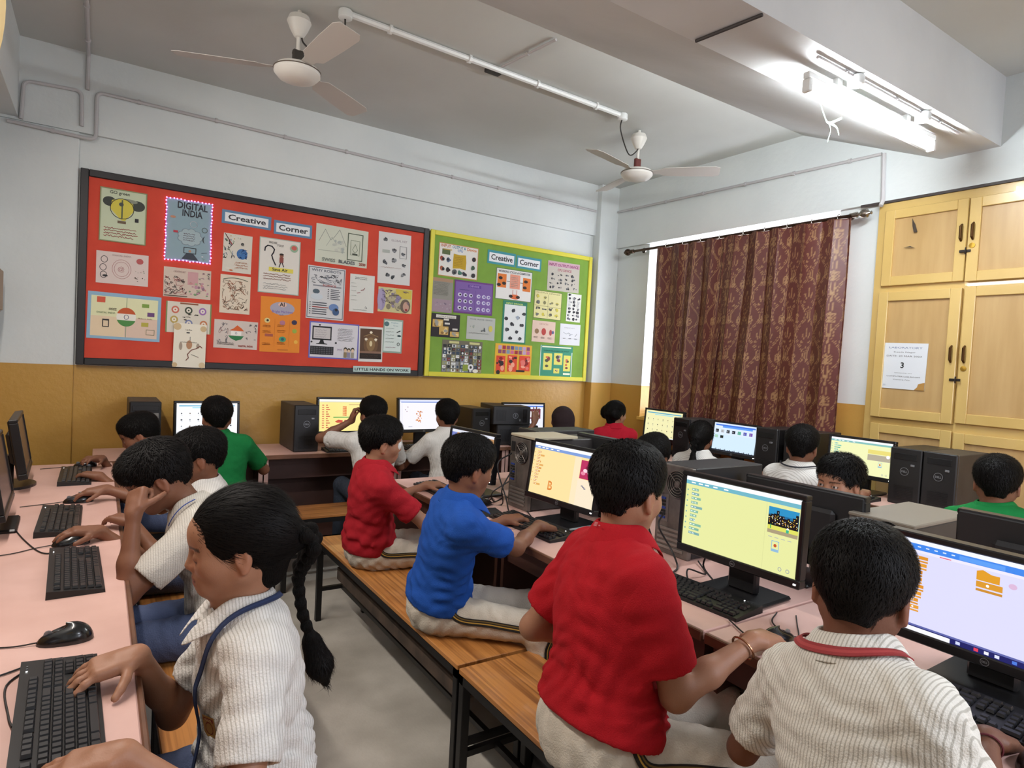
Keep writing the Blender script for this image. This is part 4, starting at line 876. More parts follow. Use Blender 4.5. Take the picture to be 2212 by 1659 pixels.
board('large red felt notice board in a black frame, covered with drawings', -.125, 2.285, 1.28, 2.515, mat('red_felt', '#d24c38', .9, col2='#c64433', vscale=5, bump=.2, bscale=500), mat('board_black', '#1c1a1c', .5), .045)
board('green felt notice board in a yellow frame near the wall corner', 2.30, 4.07, 1.28, 2.515, mat('green_felt', '#7fa544', .9, col2='#759a3f', vscale=5, bump=.2, bscale=500), mat('board_yellow', '#d8cf3e', .5), .04)
YS = YP-.0085
def blobs(c, x, y, w, h, n, cols, seed, r0=.05, r1=.12):
    r = random.Random(seed)
    for i in range(n): rr = min(w, h)*r.uniform(r0, r1); c.circ(x+rr+(w-2*rr)*r.random(), y+rr+(h-2*rr)*r.random(), rr, r.choice(cols), ry=rr*r.uniform(.5, 1.3), n=8)
def dood(c, x, y, w, h, n, cols, seed, t=.003):
    r = random.Random(seed)
    for i in range(n):
        px_, py_ = x+w*r.random(), y+h*r.random(); P = [(px_, py_)]
        for k in range(r.randint(3, 7)): px_ = min(x+w, max(x, px_+w*r.uniform(-.12, .12))); py_ = min(y+h, max(y, py_+h*r.uniform(-.12, .12))); P.append((px_, py_))
        c.line(P, t, r.choice(cols))
K = '#2a2a2e'
def p_bulb(c, w, h):
    c.rect(w*.03, h*.02, w*.94, h*.96, '#c3cdb0'); c.circ(w*.2, h*.75, w*.14, '#3b403c', ry=h*.09); c.circ(w*.8, h*.73, w*.16, '#40453f', ry=h*.10); c.circ(w*.6, h*.80, w*.2, '#8a8f80', ry=h*.04)
    c.poly([(w*.46, h*.42), (w*.22, h*.62), (w*.25, h*.78), (w*.47, h*.84), (w*.70, h*.76), (w*.72, h*.62), (w*.54, h*.42)], '#cfc24c'); c.ring(w*.47, h*.64, w*.25, .004, K, ry=h*.19); c.line([(w*.47, h*.45), (w*.47, h*.8)], .008, '#55604a'); c.circ(w*.45, h*.72, w*.05, '#4a4f4a')
    c.rect(w*.38, h*.36, w*.18, h*.05, '#6b5a48'); c.scrib(w*.1, h*.08, w*.78, h*.2, 4, '#a8434a', .003, 1); c.rect(w*.75, h*.42, w*.08, h*.07, K); c.text(w*.2, h*.90, .03, 'GO green', K, wid=w*.42); c.frame(0, 0, w, h, .006, '#8a9068')
def p_digital(c, w, h):
    c.rect(w*.02, h*.02, w*.96, h*.96, '#8aa3ad'); c.text(w*.22, h*.86, .062, 'DIGITAL', '#26242c', True, wid=w*.68); c.text(w*.33, h*.74, .062, 'INDIA', '#26242c', True, wid=w*.46)
    for i in range(9): a = 2*pi*i/9; c.circ(w*(.53+.20*cos(a)), h*(.40+.10*sin(a)), w*.09, '#7a8a94', ry=h*.05)
    for i in range(9): a = 2*pi*i/9; c.circ(w*(.53+.19*cos(a)), h*(.40+.095*sin(a)), w*.08, '#9fb2b8', ry=h*.045)
    c.circ(w*.53, h*.40, w*.2, '#9fb2b8', ry=h*.10); c.scrib(w*.38, h*.33, w*.3, h*.14, 4, '#6d5a66', .002, 3); c.frame(w*.40, h*.13, w*.28, h*.10, .004, K); c.poly([(w*.36, h*.03), (w*.46, h*.13), (w*.62, h*.13), (w*.74, h*.03)], '#39404a'); c.circ(w*.54, h*.17, w*.03, '#b58a6a')
    c.circ(w*.14, h*.70, w*.06, '#b98468', ry=h*.02); c.rect(w*.16, h*.45, w*.10, h*.035, '#b03a48'); c.ring(w*.60, h*.62, w*.08, .003, '#c9ccd2', ry=h*.05); c.ring(w*.85, h*.55, w*.06, .003, '#5f6a54'); c.line([(w*.8, h*.16), (w*.92, h*.18)], .003, K); blobs(c, w*.8, h*.03, w*.15, h*.12, 5, ['#5c8a68', '#c9ccd2'], 4)
    c.text(w*.80, h*.36, .05, '(', K)
def p_circles(c, w, h):
    c.ring(w*.48, h*.48, w*.18, .003, '#b58a86', ry=h*.30); c.ring(w*.48, h*.48, w*.14, .0025, '#b0807e', ry=h*.23); c.text(w*.40, h*.42, .04, '@', '#a07070')
    for x, y, k in ((.15, .75, K), (.13, .5, '#555'), (.14, .27, K)): c.ring(w*x, h*y, w*.06, .003, '#3a3a3e' if len(k) < 5 else k, ry=h*.10)
    c.circ(w*.83, h*.78, w*.07, '#b55a5a', ry=h*.09); blobs(c, w*.74, h*.4, w*.2, h*.16, 7, ['#8a9a86', '#b08a8a'], 2); blobs(c, w*.73, h*.12, w*.22, h*.18, 7, ['#54483f', '#8a7468'], 5); c.circ(w*.17, h*.24, w*.05, K, ry=h*.03); c.text(w*.3, h*.88, .014, 'DIGITAL INDIA', '#a5908c', wid=w*.36)
def p_india(c, w, h):
    c.rect(0, 0, w, h, '#8fb3cc'); c.rect(w*.045, h*.06, w*.91, h*.86, '#dfe0b6'); c.rect(w*.045, h*.06, w*.455, h*.43, '#e3ceae'); c.rect(w*.5, h*.06, w*.455, h*.43, '#dcc2b0')
    c.line([(w*.52, h*.06), (w*.52, h*.92)], .003, '#6c8a6a'); c.circ(w*.52, h*.50, w*.135, '#e9e6dc', ry=h*.205); c.poly([(w*(.52+.135*cos(a)), h*(.50+.205*sin(a))) for a in np.linspace(.35, pi-.35, 12)], '#c2582f'); c.poly([(w*(.52+.135*cos(a)), h*(.50+.205*sin(a))) for a in np.linspace(pi+.35, 2*pi-.35, 12)], '#4f8a48')
    c.ring(w*.52, h*.50, w*.03, .003, '#4a4f80', ry=h*.05); c.rect(w*.12, h*.78, w*.11, h*.12, '#cf5a42'); c.rect(w*.73, h*.74, w*.10, h*.08, '#7fa04a'); c.rect(w*.81, h*.55, w*.10, h*.09, '#6c4a7c'); c.rect(w*.73, h*.32, w*.10, h*.09, '#b7ac4a'); c.frame(w*.80, h*.14, w*.12, h*.12, .003, '#7a7a5a')
    c.frame(w*.20, h*.26, w*.09, h*.16, .005, K); c.rect(w*.20, h*.40, w*.09, h*.03, K); c.text(w*.12, h*.55, .016, 'DIGITAL INDIA', '#5d7a52', wid=w*.25); c.text(w*.68, h*.48, .013, 'Make in India', '#8a6a5a', wid=w*.2); c.scrib(w*.28, h*.62, w*.12, h*.06, 2, '#7d7560', .002, 3)
def p_pink(c, w, h):
    c.rect(w*.5, h*.45, w*.22, h*.45, '#c79a9c'); blobs(c, w*.52, h*.08, w*.44, h*.5, 26, ['#b98a9c', '#8f6f7c', '#9fb08a', '#7a9a72', '#c78a8a'], 8); dood(c, w*.03, h*.1, w*.45, h*.6, 34, ['#8a6a68', '#b06a68', '#6a5a58', K], 9, .0025); c.rect(w*.02, h*.03, w*.48, h*.03, '#5c5048'); dood(c, w*.72, h*.5, w*.25, h*.4, 12, ['#8aa08a', '#b08a9c'], 3, .0025); c.text(w*.2, h*.84, .016, 'CREATIVE ART', '#9a7a7a', wid=w*.25)
def p_six(c, w, h):
    c.rect(0, 0, w*.03, h, '#7a8f5c'); c.rect(w*.97, 0, w*.03, h, '#7a8f5c'); c.rect(w*.3, h*.93, w*.4, h*.05, '#8a5a40')
    for x, y, k in ((.2, .74, '#c96f5c'), (.49, .74, '#3f4a3c'), (.8, .74, '#9a6fae'), (.18, .42, '#b9a25a'), (.83, .32, '#c07a52'), (.5, .32, '#7b82a8')): c.circ(w*x, h*y, w*.085, k, ry=h*.12); c.circ(w*x, h*y, w*.05, '#e6dfd2', ry=h*.07); c.circ(w*x, h*y, w*.02, k)
    dood(c, w*.35, h*.42, w*.35, h*.2, 8, [K, '#5a5a50'], 3, .003)
def label_card(txt, bord, col=K):
    def f(c, w, h): c.rect(0, 0, w, h, bord); c.rect(w*.06, h*.16, w*.88, h*.66, '#e4e7ea'); c.text(w*.12, h*.32, h*.56, txt, '#33343a', True, wid=w*.77)
    return f
def p_virus(c, w, h):
    c.circ(w*.66, h*.50, w*.19, '#3f6ea8', ry=h*.14); dood(c, w*.48, h*.38, w*.36, h*.25, 14, ['#1f3f78', '#6b9acb'], 2, .003); dood(c, w*.02, h*.35, w*.4, h*.5, 16, ['#6f8f6a', '#7a90a8', K], 4, .003)
    c.line([(w*.08, h*.95), (w*.3, h*.72)], .006, '#a03a34'); c.line([(w*.05, h*.98), (w*.22, h*.80)], .004, K); c.text(w*.60, h*.72, .045, 'e', K, True); blobs(c, w*.4, h*.1, w*.5, h*.16, 14, ['#d9a98a', '#e0b79a'], 5, .04, .06); c.circ(w*.3, h*.05, w*.06, '#b8663a', ry=h*.02); c.scrib(w*.45, h*.1, w*.5, h*.2, 3, '#c98a6c', .002, 8)
    blobs(c, w*.1, h*.85, w*.5, h*.12, 6, ['#b54a3c', '#6f8f5a', '#caa24a'], 6)
def p_sketch(c, w, h):
    c.rect(0, 0, w, h, '#dccfbb'); dood(c, w*.08, h*.1, w*.84, h*.75, 42, ['#6a5a4a', '#8a6a50', '#a0583a', '#54483c'], 11, .0025); c.line([(w*(.1+.08*i), h*(.88+.05*sin(i*.33))) for i in range(11)], .004, '#5a6a58')
def p_bow(c, w, h):
    c.rect(0, 0, w, h, '#e9e3d2'); c.circ(w*.1, h*.92, w*.12, '#cdb48a'); c.circ(w*.9, h*.9, w*.10, '#cdb48a'); c.circ(w*.9, h*.06, w*.10, '#d6c29c'); c.circ(w*.06, h*.05, w*.08, '#cdb48a'); c.text(w*.35, h*.84, .016, 'I am Bow', K, wid=w*.2); c.rect(w*.38, h*.78, w*.10, h*.025, K)
    c.circ(w*.48, h*.52, w*.09, '#b88a68', ry=h*.10); c.circ(w*.22, h*.48, w*.05, '#a89a8a', ry=h*.09); c.circ(w*.75, h*.50, w*.05, '#a89a8a', ry=h*.06); c.line([(w*.40, h*.16), (w*.47, h*.22), (w*.44, h*.30), (w*.55, h*.40), (w*.70, h*.44), (w*.82, h*.50), (w*.88, h*.46)], .005, '#7a3a2a'); c.line([(w*.55, h*.30), (w*.72, h*.26), (w*.78, h*.24)], .0025, K); c.line([(w*.5, h*.7), (w*.5, h*.62)], .003, '#555560'); c.scrib(w*.2, h*.56, w*.6, h*.03, 1, '#8a8478', .002, 3)
def p_flag(c, w, h):
    c.poly([(w*.34, h*.64), (w*.44, h*.72), (w*.52, h*.84), (w*.62, h*.74), (w*.68, h*.64)], '#d2622f'); c.poly([(w*.32, h*.46), (w*.68, h*.46), (w*.62, h*.34), (w*.50, h*.28), (w*.38, h*.36)], '#2f7a4a'); c.rect(w*.38, h*.47, w*.24, h*.15, '#eceae4'); c.ring(w*.5, h*.55, w*.02, .002, '#3a4a8a')
    dood(c, w*.03, h*.2, w*.28, h*.7, 14, ['#6a6a72', '#9a6a6a'], 2, .0025); dood(c, w*.70, h*.35, w*.27, h*.55, 12, ['#6a6a72', '#7a7a82'], 3, .0025); c.scrib(w*.08, h*.12, w*.45, h*.1, 2, '#54504c', .0025, 4); c.text(w*.56, h*.08, .018, 'DIGITAL INDIA', '#9a3a30', True, wid=w*.34)
def p_qmark(c, w, h):
    c.frame(0, 0, w, h, .006, '#9fb5a8'); c.line([(w*.13, h*.76), (w*.14, h*.82), (w*.20, h*.86), (w*.30, h*.85), (w*.36, h*.80), (w*.34, h*.74), (w*.30, h*.69), (w*.33, h*.62), (w*.40, h*.52)], .009, '#2a2830'); c.circ(w*.54, h*.70, w*.05, '#8a5a48', ry=h*.035); c.circ(w*.54, h*.725, w*.055, '#2a201c', ry=h*.018); c.rect(w*.49, h*.57, w*.10, h*.10, '#8a4a42'); c.line([(w*.52, h*.57), (w*.49, h*.49)], .007, '#3a3036'); c.line([(w*.56, h*.57), (w*.60, h*.50)], .007, '#3a3036')
    c.text(w*.22, h*.90, .024, 'WHO ARE', K, wid=w*.2); c.text(w*.42, h*.86, .024, 'YOU?', K, wid=w*.16); c.circ(w*.84, h*.86, w*.10, '#8fae92', ry=h*.07); c.circ(w*.84, h*.87, w*.07, '#c7625a', ry=h*.04); c.rect(w*.24, h*.40, w*.60, h*.075, '#ddd05a'); c.text(w*.32, h*.415, .03, 'Save Air', K, True, wid=w*.38)
    c.scrib(w*.12, h*.24, w*.76, h*.13, 3, '#a87a70', .0035, 3); c.scrib(w*.12, h*.06, w*.7, h*.13, 3, '#8a8f92', .002, 5)
def p_orange(c, w, h):
    c.rect(0, 0, w, h, '#e2882c'); c.circ(w*.54, h*.80, w*.31, '#a8a3b5', ry=h*.12); c.circ(w*.54, h*.87, w*.11, '#d8b7ac', ry=h*.045); c.text(w*.47, h*.84, .04, 'AI', K, True); c.text(w*.28, h*.72, .026, 'Bright Machines', '#6a4aa0', wid=w*.52); c.text(w*.46, h*.67, .018, 'tech', '#5a4a8a')
    for x, y, k in ((.17, .57, '#d9c98a'), (.55, .54, '#b0768a'), (.85, .56, '#3a3450')): c.circ(w*x, h*y, w*.07, k, ry=h*.045)
    c.circ(w*.18, h*.57, w*.03, K); c.circ(w*.86, h*.40, w*.06, '#9ab04a', ry=h*.04); c.rect(w*.12, h*.28, w*.20, h*.05, '#a85a4a'); c.circ(w*.56, h*.24, w*.09, '#4a9a72', ry=h*.05); c.circ(w*.56, h*.24, w*.04, '#2a5a70'); c.circ(w*.90, h*.2, w*.05, '#e8b24a')
    for y in (.44, .34, .12): c.scrib(w*.06, h*y, w*.22, h*.05, 2, '#b8662a', .002, int(y*100)); c.scrib(w*.42, h*(y+.02), w*.22, h*.05, 2, '#b8662a', .002, int(y*90))
    c.line([(w*.35, h*.1), (w*.36, h*.6)], .0015, '#c9752a'); c.line([(w*.72, h*.1), (w*.73, h*.6)], .0015, '#c9752a'); c.rect(w*.44, h*.04, w*.26, h*.02, '#c9752a')
def p_swiss(c, w, h):
    c.line([(w*.06, h*.55), (w*.17, h*.88), (w*.28, h*.62), (w*.34, h*.70), (w*.44, h*.92), (w*.58, h*.50)], .004, '#8f948c'); c.line([(w*.20, h*.45), (w*.30, h*.70), (w*.40, h*.50)], .003, '#9a9f97'); blobs(c, w*.3, h*.3, w*.25, h*.35, 20, ['#b9bdb2', '#a9b0aa', '#c4c6ba'], 3, .08, .15); c.line([(w*.05, h*.32), (w*.55, h*.34)], .003, '#9aa096')
    c.frame(w*.60, h*.16, w*.30, h*.72, .006, '#55604f'); c.frame(w*.66, h*.30, w*.18, h*.40, .003, '#7c8a74'); c.line([(w*.70, h*.45), (w*.75, h*.60), (w*.80, h*.45), (w*.75, h*.36), (w*.70, h*.45)], .003, '#7c8a74'); c.rect(w*.70, h*.31, w*.10, h*.04, '#4a5046')
    c.text(w*.13, h*.05, .035, 'SWISS', '#7a8078', True, wid=w*.25); c.text(w*.44, h*.05, .035, 'BLADES', '#4c525c', True, wid=w*.32); c.text(w*.84, h*.05, .03, '2030', '#a0483e', True, wid=w*.13)
def p_text(c, w, h):
    c.frame(w*.02, h*.02, w*.96, h*.96, .006, '#6f737c'); c.text(w*.1, h*.90, .026, 'WHY ROBOTS', '#5f6470', True, wid=w*.78); dood(c, w*.1, h*.68, w*.8, h*.2, 26, ['#6a6e78', K, '#8a8e96'], 3, .0035); c.rect(w*.15, h*.62, w*.75, h*.025, '#8a8e96'); c.text(w*.4, h*.63, .02, 'SCIENCE', '#a04a44', True, wid=w*.36)
    c.circ(w*.24, h*.52, w*.09, '#50606c', ry=h*.045); c.circ(w*.26, h*.42, w*.16, '#c8d2da', ry=h*.06)
    for i in range(6): c.rect(w*.54, h*(.57-i*.035), w*.035, h*.012, K); c.rect(w*.62, h*(.57-i*.035), w*(.22+.04*(i % 2)), h*.013, '#50545e')
    for i in range(6): c.rect(w*.08, h*(.30-i*.042), w*.03, h*.014, K); c.rect(w*.15, h*(.30-i*.042), w*(.38 if i != 2 else .42), h*.016, '#4a4e58' if i != 2 else '#9a3e3a')
    c.circ(w*.72, h*.24, w*.13, '#6a86b8', ry=h*.07); c.circ(w*.78, h*.16, w*.09, '#3f5c86', ry=h*.07); c.circ(w*.79, h*.20, w*.04, '#2a2a30')
def p_plain(c, w, h):
    c.rect(0, 0, w, h, '#d9dad4'); c.scrib(w*.2, h*.86, w*.55, h*.08, 2, '#6c6e70', .0025, 1); c.line([(w*.45, h*.58), (w*.56, h*.60), (w*.60, h*.65)], .005, '#7a3430'); c.line([(w*.30, h*.50), (w*.42, h*.52)], .005, '#8a3c36')
    for y in (.75, .66, .55, .42, .3): c.scrib(w*.05, h*y, w*.25, h*.02, 1, '#a5a7a2', .0015, int(y*50))
    c.line([(w*.62, h*.12), (w*.72, h*.11), (w*.66, h*.16)], .003, '#54565a'); c.scrib(w*.15, h*.04, w*.7, h*.04, 1, '#8a8c88', .002, 9)
def p_icons(c, w, h):
    c.text(w*.38, h*.84, .024, 'GLOBAL NET', '#8a7a86', wid=w*.5)
    for x, y in ((.2, .86), (.48, .66), (.75, .60), (.2, .42), (.48, .47), (.78, .38), (.28, .17), (.45, .14), (.78, .2)): blobs(c, w*(x-.07), h*(y-.05), w*.16, h*.10, 7, ['#5e6064', '#3a3c40', '#8a8c90'], int(x*100+y*10), .15, .32)
    c.frame(w*.65, h*.52, w*.22, h*.24, .003, '#7c7e82'); c.rect(w*.12, h*.60, w*.22, h*.06, '#aeb3ac'); c.scrib(w*.1, h*.30, w*.75, h*.04, 1, '#c2a8a4', .002, 4)
def p_yart(c, w, h):
    c.rect(0, 0, w, h, '#c9c18f'); c.rect(w*.5, h*.6, w*.48, h*.36, '#cdbb4e'); c.circ(w*.1, h*.5, w*.12, '#9a8fb0', ry=h*.45); c.rect(0, h*.1, w*.12, h*.8, '#a79cba'); blobs(c, w*.2, h*.1, w*.5, h*.8, 26, ['#9a9278', '#857c66', '#b2a98c', '#8f86a0'], 6, .06, .16); c.circ(w*.80, h*.30, w*.15, '#6a5c50', ry=h*.28); c.circ(w*.82, h*.28, w*.09, '#c09a88', ry=h*.2); c.circ(w*.83, h*.15, w*.04, '#8a2a2e', ry=h*.05); dood(c, w*.1, h*.1, w*.8, h*.8, 14, ['#5c5448', '#7a6a8a'], 5, .003)
def p_pc(c, w, h):
    c.frame(0, 0, w, h, .01, '#6a68b8'); c.frame(w*.06, h*.50, w*.38, h*.38, .012, '#1e1e22'); c.rect(w*.085, h*.54, w*.33, h*.3, '#c9c4c4'); c.scrib(w*.11, h*.56, w*.26, h*.24, 4, '#8a8490', .0015, 3); c.poly([(w*.22, h*.50), (w*.28, h*.50), (w*.30, h*.42), (w*.36, h*.40), (w*.36, h*.385), (w*.14, h*.385), (w*.14, h*.40), (w*.20, h*.42)], '#1e1e22'); c.circ(w*.20, h*.91, w*.018, K)
    c.rect(w*.03, h*.10, w*.46, h*.23, '#1e1e22')
    for i in range(9):
        for j in range(4): c.rect(w*(.045+i*.049), h*(.125+j*.05), w*.036, h*.032, '#55555c')
    c.scrib(w*.56, h*.50, w*.36, h*.36, 8, '#77767c', .002, 4); c.text(w*.56, h*.24, .02, 'SAVE', '#9a8aa8', wid=w*.1); c.circ(w*.05, h*.44, w*.018, K); c.circ(w*.53, h*.44, w*.02, K)
    for x, y, k in ((.73, .22, '#8a7a5c'), (.80, .20, '#8a86a0'), (.88, .22, '#9a9080')): c.circ(w*x, h*(y+.06), w*.035, '#3a3630', ry=h*.06); c.circ(w*x, h*(y+.03), w*.028, '#d9bfa4', ry=h*.05); c.rect(w*(x-.03), h*.05, w*.06, h*.15, k)
def p_brown(c, w, h):
    c.rect(w*.05, h*.08, w*.9, h*.86, '#5a4130'); c.circ(w*.5, h*.5, w*.30, '#6f5238', ry=h*.30); c.circ(w*.5, h*.5, w*.18, '#8a6c48', ry=h*.2)
    for x, y in ((.30, .64), (.70, .64), (.5, .84)): c.circ(w*x, h*y, w*.06, '#efe6cf', ry=h*.035)
    c.circ(w*.5, h*.52, w*.06, '#d9c9a0', ry=h*.08); c.line([(w*.2, h*.72), (w*.5, h*.80), (w*.8, h*.72)], .004, '#a58a5c'); c.rect(w*.05, h*.24, w*.9, h*.06, '#8a6a58'); c.rect(w*.05, h*.08, w*.9, h*.16, '#2a201c'); c.scrib(w*.1, h*.12, w*.8, h*.08, 2, '#5c4a40', .004, 3); c.line([(w*.3, h*.58), (w*.24, h*.66)], .003, '#e8dcc0'); c.line([(w*.7, h*.58), (w*.76, h*.66)], .003, '#e8dcc0')
def p_mint(c, w, h):
    c.rect(0, 0, w, h, '#93a89a'); c.rect(w*.06, h*.05, w*.88, h*.9, '#d3ded9'); c.circ(w*.16, h*.85, w*.13, '#55757a', ry=h*.07); c.text(w*.38, h*.88, .014, 'Helpline', '#4a8a9a', wid=w*.36); c.text(w*.5, h*.80, .012, 'for you', '#5a8a9a', wid=w*.24)
    for y in (.70, .60, .50, .40, .30): c.scrib(w*.14, h*y, w*.5, h*.05, 1, '#8a9a96', .0018, int(y*70))
    c.line([(w*.70, h*.62), (w*.86, h*.67)], .008, '#2a3030'); c.circ(w*.82, h*.52, w*.10, '#33484a', ry=h*.03); c.ring(w*.80, h*.27, w*.06, .004, '#4a5250', ry=h*.045); c.scrib(w*.14, h*.14, w*.6, h*.05, 1, '#b08a96', .002, 3)
def p_little(c, w, h): c.rect(0, 0, w, h, '#b9cfca'); c.text(w*.02, h*.25, h*.62, 'LITTLE HANDS ON WORK', '#1f2326', True, wid=w*.95)
def g_input(c, w, h):
    c.frame(0, 0, w, h, .006, '#c78a5a'); c.text(w*.05, h*.88, .034, 'INPUT', '#b8622c', True, wid=w*.24); c.text(w*.33, h*.88, .034, 'OUTPUT &', '#3f7c96', True, wid=w*.34); c.text(w*.70, h*.87, .034, 'Device', '#c9702c', True, wid=w*.25); c.text(w*.46, h*.79, .028, 'CPU', '#5a86b8', True)
    c.poly([(w*.36, h*.26), (w*.36, h*.50), (w*.37, h*.72), (w*.52, h*.70), (w*.68, h*.72), (w*.70, h*.50), (w*.69, h*.26), (w*.54, h*.29)], '#bd9a22'); c.scrib(w*.39, h*.34, w*.26, h*.3, 6, '#8a6c14', .002, 2); c.rect(w*.08, h*.66, w*.2, h*.16, '#5c6a44'); c.rect(w*.1, h*.80, w*.22, h*.03, '#b89a4a')
    for x, y, k in ((.08, .52, '#9a4a3a'), (.25, .5, '#5c6c84'), (.09, .22, '#a0583c'), (.25, .2, '#3a2a2c'), (.40, .16, '#54585a'), (.54, .16, '#4a7a6a'), (.66, .13, '#3c4046'), (.88, .62, '#b06a3c'), (.86, .36, '#3f5a46'), (.88, .12, '#5c3a44')): blobs(c, w*(x-.06), h*(y-.08), w*.13, h*.16, 6, [k, K, k], int(x*77), .2, .42)
def g_lab(c, w, h):
    c.frame(0, 0, w, h, .005, '#4c6a52'); c.text(w*.06, h*.87, .028, 'WORKING CYCLE of COMPUTER', '#4a4a52', True, wid=w*.88); c.rect(w*.04, h*.38, w*.24, h*.44, '#d87832'); c.rect(w*.38, h*.38, w*.28, h*.46, '#e2967e'); c.rect(w*.74, h*.34, w*.22, h*.44, '#d87832'); c.circ(w*.53, h*.12, w*.14, '#d86a3a', ry=h*.08)
    for x, y in ((.12, .68), (.08, .46), (.22, .52), (.82, .66), (.80, .46), (.42, .13), (.62, .12)): c.circ(w*x, h*y, w*.055, '#2c2422', ry=h*.05)
    c.scrib(w*.41, h*.42, w*.22, h*.36, 6, '#f0d8cc', .003, 3); c.line([(w*.3, h*.6), (w*.37, h*.6)], .005, K); c.line([(w*.67, h*.6), (w*.73, h*.6)], .005, K); c.line([(w*.47, h*.2), (w*.47, h*.34)], .005, '#c05a3a'); c.line([(w*.58, h*.2), (w*.58, h*.34)], .005, '#c05a3a')
def g_pinkhead(c, w, h):
    c.rect(0, 0, w, h, '#bdb7ab'); c.rect(0, h*.82, w, h*.16, '#c9a0b0'); c.text(w*.03, h*.84, .034, 'INPUT OUTPUT DEVICE', '#7c2c5c', True, wid=w*.93); c.text(w*.3, h*.68, .032, 'CPU DEVICE', '#a04a5c', True, wid=w*.44); dood(c, w*.05, h*.55, w*.25, h*.2, 6, ['#c9c4ba'], 2)
    for i in range(16): r = random.Random(i); blobs(c, w*(.04+.23*(i % 4)), h*(.06+.14*(i//4)), w*.2, h*.13, 3, [K, '#54565c', '#3c4a7c' if i == 11 else '#6a6c70'], i, .12, .35)
def g_grey(c, w, h):
    c.rect(0, 0, w, h, '#8f8d84'); c.rect(0, h*.9, w, h*.1, '#a8866c'); c.scrib(w*.08, h*.5, w*.84, h*.38, 9, '#77756c', .003, 2); c.rect(0, 0, w, h*.38, '#9c8894'); blobs(c, w*.05, h*.04, w*.9, h*.26, 14, ['#8a6a6a', '#7a6a7c', '#a89aa4'], 3)
def g_purple(c, w, h):
    c.rect(0, 0, w, h, '#6a3a7c'); c.rect(w*.03, h*.05, w*.94, h*.9, '#7a5ca0'); c.rect(w*.34, h*.80, w*.34, h*.09, '#5c3a8c'); c.text(w*.38, h*.82, .022, 'DEVICE', '#a58ac4', True, wid=w*.25); c.line([(w*.53, h*.08), (w*.53, h*.72)], .003, '#54407a'); c.scrib(w*.12, h*.70, w*.3, h*.03, 1, '#4c4a86', .003, 3)
    for j, y in enumerate((.56, .37, .16)):
        for i, x in enumerate((.14, .28, .42, .62, .76, .88)): c.circ(w*x, h*y, w*.05, '#cbc6dc', ry=h*.06); c.circ(w*(x+.01), h*y, w*.025, '#26242e' if i < 3 else '#7a6ab0', ry=h*.028)
def g_black(c, w, h):
    c.rect(0, 0, w, h, '#2a2428'); c.rect(w*.16, h*.82, w*.7, h*.13, '#d8d4cc'); c.text(w*.2, h*.84, .018, 'OUTPUT DEVICE', '#55504c', wid=w*.6)
    for x, y, a, b_ in ((.05, .42, .36, .32), (.28, .10, .32, .36), (.66, .04, .32, .22)): c.rect(w*x, h*y, w*a, h*b_, '#c7a35a'); blobs(c, w*x, h*y, w*a, h*b_, 6, ['#8a6a3a', '#e0c58a', '#9a9a94'], int(x*10), .15, .3)
    for x, y in ((.42, .72), (.46, .55), (.74, .32)): c.rect(w*x, h*y, w*.18, h*.08, '#d8d4cc')
def g_greysq(c, w, h):
    c.rect(0, 0, w, h, '#b7b9b4'); c.text(w*.1, h*.86, .016, 'MOUSE  PRINTER  SPEAKER', '#54565a', wid=w*.8); blobs(c, w*.1, h*.4, w*.2, h*.3, 6, ['#c9c6a8', '#9aa09a'], 1, .1, .2); blobs(c, w*.45, h*.35, w*.22, h*.22, 5, ['#3f4246', '#54585c'], 2, .12, .2); c.circ(w*.84, h*.52, w*.07, '#c9bf5c', ry=h*.14); c.scrib(w*.08, h*.25, w*.84, h*.06, 1, '#7a7c78', .0025, 4)
def g_teal(c, w, h):
    c.rect(0, 0, w, h, '#2f7c64'); c.rect(w*.07, h*.03, w*.88, h*.88, '#dfe3e2'); c.text(w*.12, h*.925, .018, 'INPUT DEVICES', '#cfe07a', True, wid=w*.7)
    for i, (x, y) in enumerate(((.42, .78), (.88, .72), (.15, .58), (.62, .62), (.40, .46), (.8, .44), (.2, .32), (.6, .28), (.35, .12), (.75, .12))): blobs(c, w*(x-.09), h*(y-.05), w*.19, h*.09, 5, [K, '#4c5054', '#9aa5b4' if i == 3 else '#3a3c40'], i+20, .25, .5)
def g_yellow(c, w, h):
    c.rect(0, 0, w, h, '#dcd59a'); c.frame(0, 0, w, h, .005, '#55683c'); c.text(w*.06, h*.9, .018, 'OUTPUT DEVICES', '#5c5a3c', wid=w*.86); c.line([(w*.5, h*.05), (w*.5, h*.88)], .0025, '#5c5a3c'); c.line([(w*.03, h*.46), (w*.97, h*.44)], .0025, '#5c5a3c')
    for i in range(14): blobs(c, w*(.06+.23*(i % 4)), h*(.08+.21*(i//4)), w*.17, h*.15, 4, ['#54524a', '#8a865c', '#c9bc4a', '#6a6c68'], i+3, .18, .4)
def g_bw(c, w, h):
    for i in range(22): blobs(c, w*(.05+.3*(i % 3)), h*(.04+.122*(i//3)), w*.28, h*.11, 3, [K, '#3a3a3e', '#7a7a7e', '#c9cac8'], i+40, .25, .5)
def g_pink(c, w, h):
    c.rect(0, 0, w, h, '#d9bfae'); c.text(w*.3, h*.82, .02, 'DEVICES', '#a0625c', wid=w*.38); c.circ(w*.2, h*.5, w*.09, '#8a6a4a', ry=h*.12); c.circ(w*.5, h*.5, w*.10, '#b0403c', ry=h*.17); c.circ(w*.8, h*.48, w*.06, '#a8484a', ry=h*.14); c.circ(w*.9, h*.5, w*.05, '#5a648c', ry=h*.08)
    for x in (.2, .5, .8): c.scrib(w*(x-.12), h*.16, w*.2, h*.1, 2, '#a0867c', .002, int(x*9))
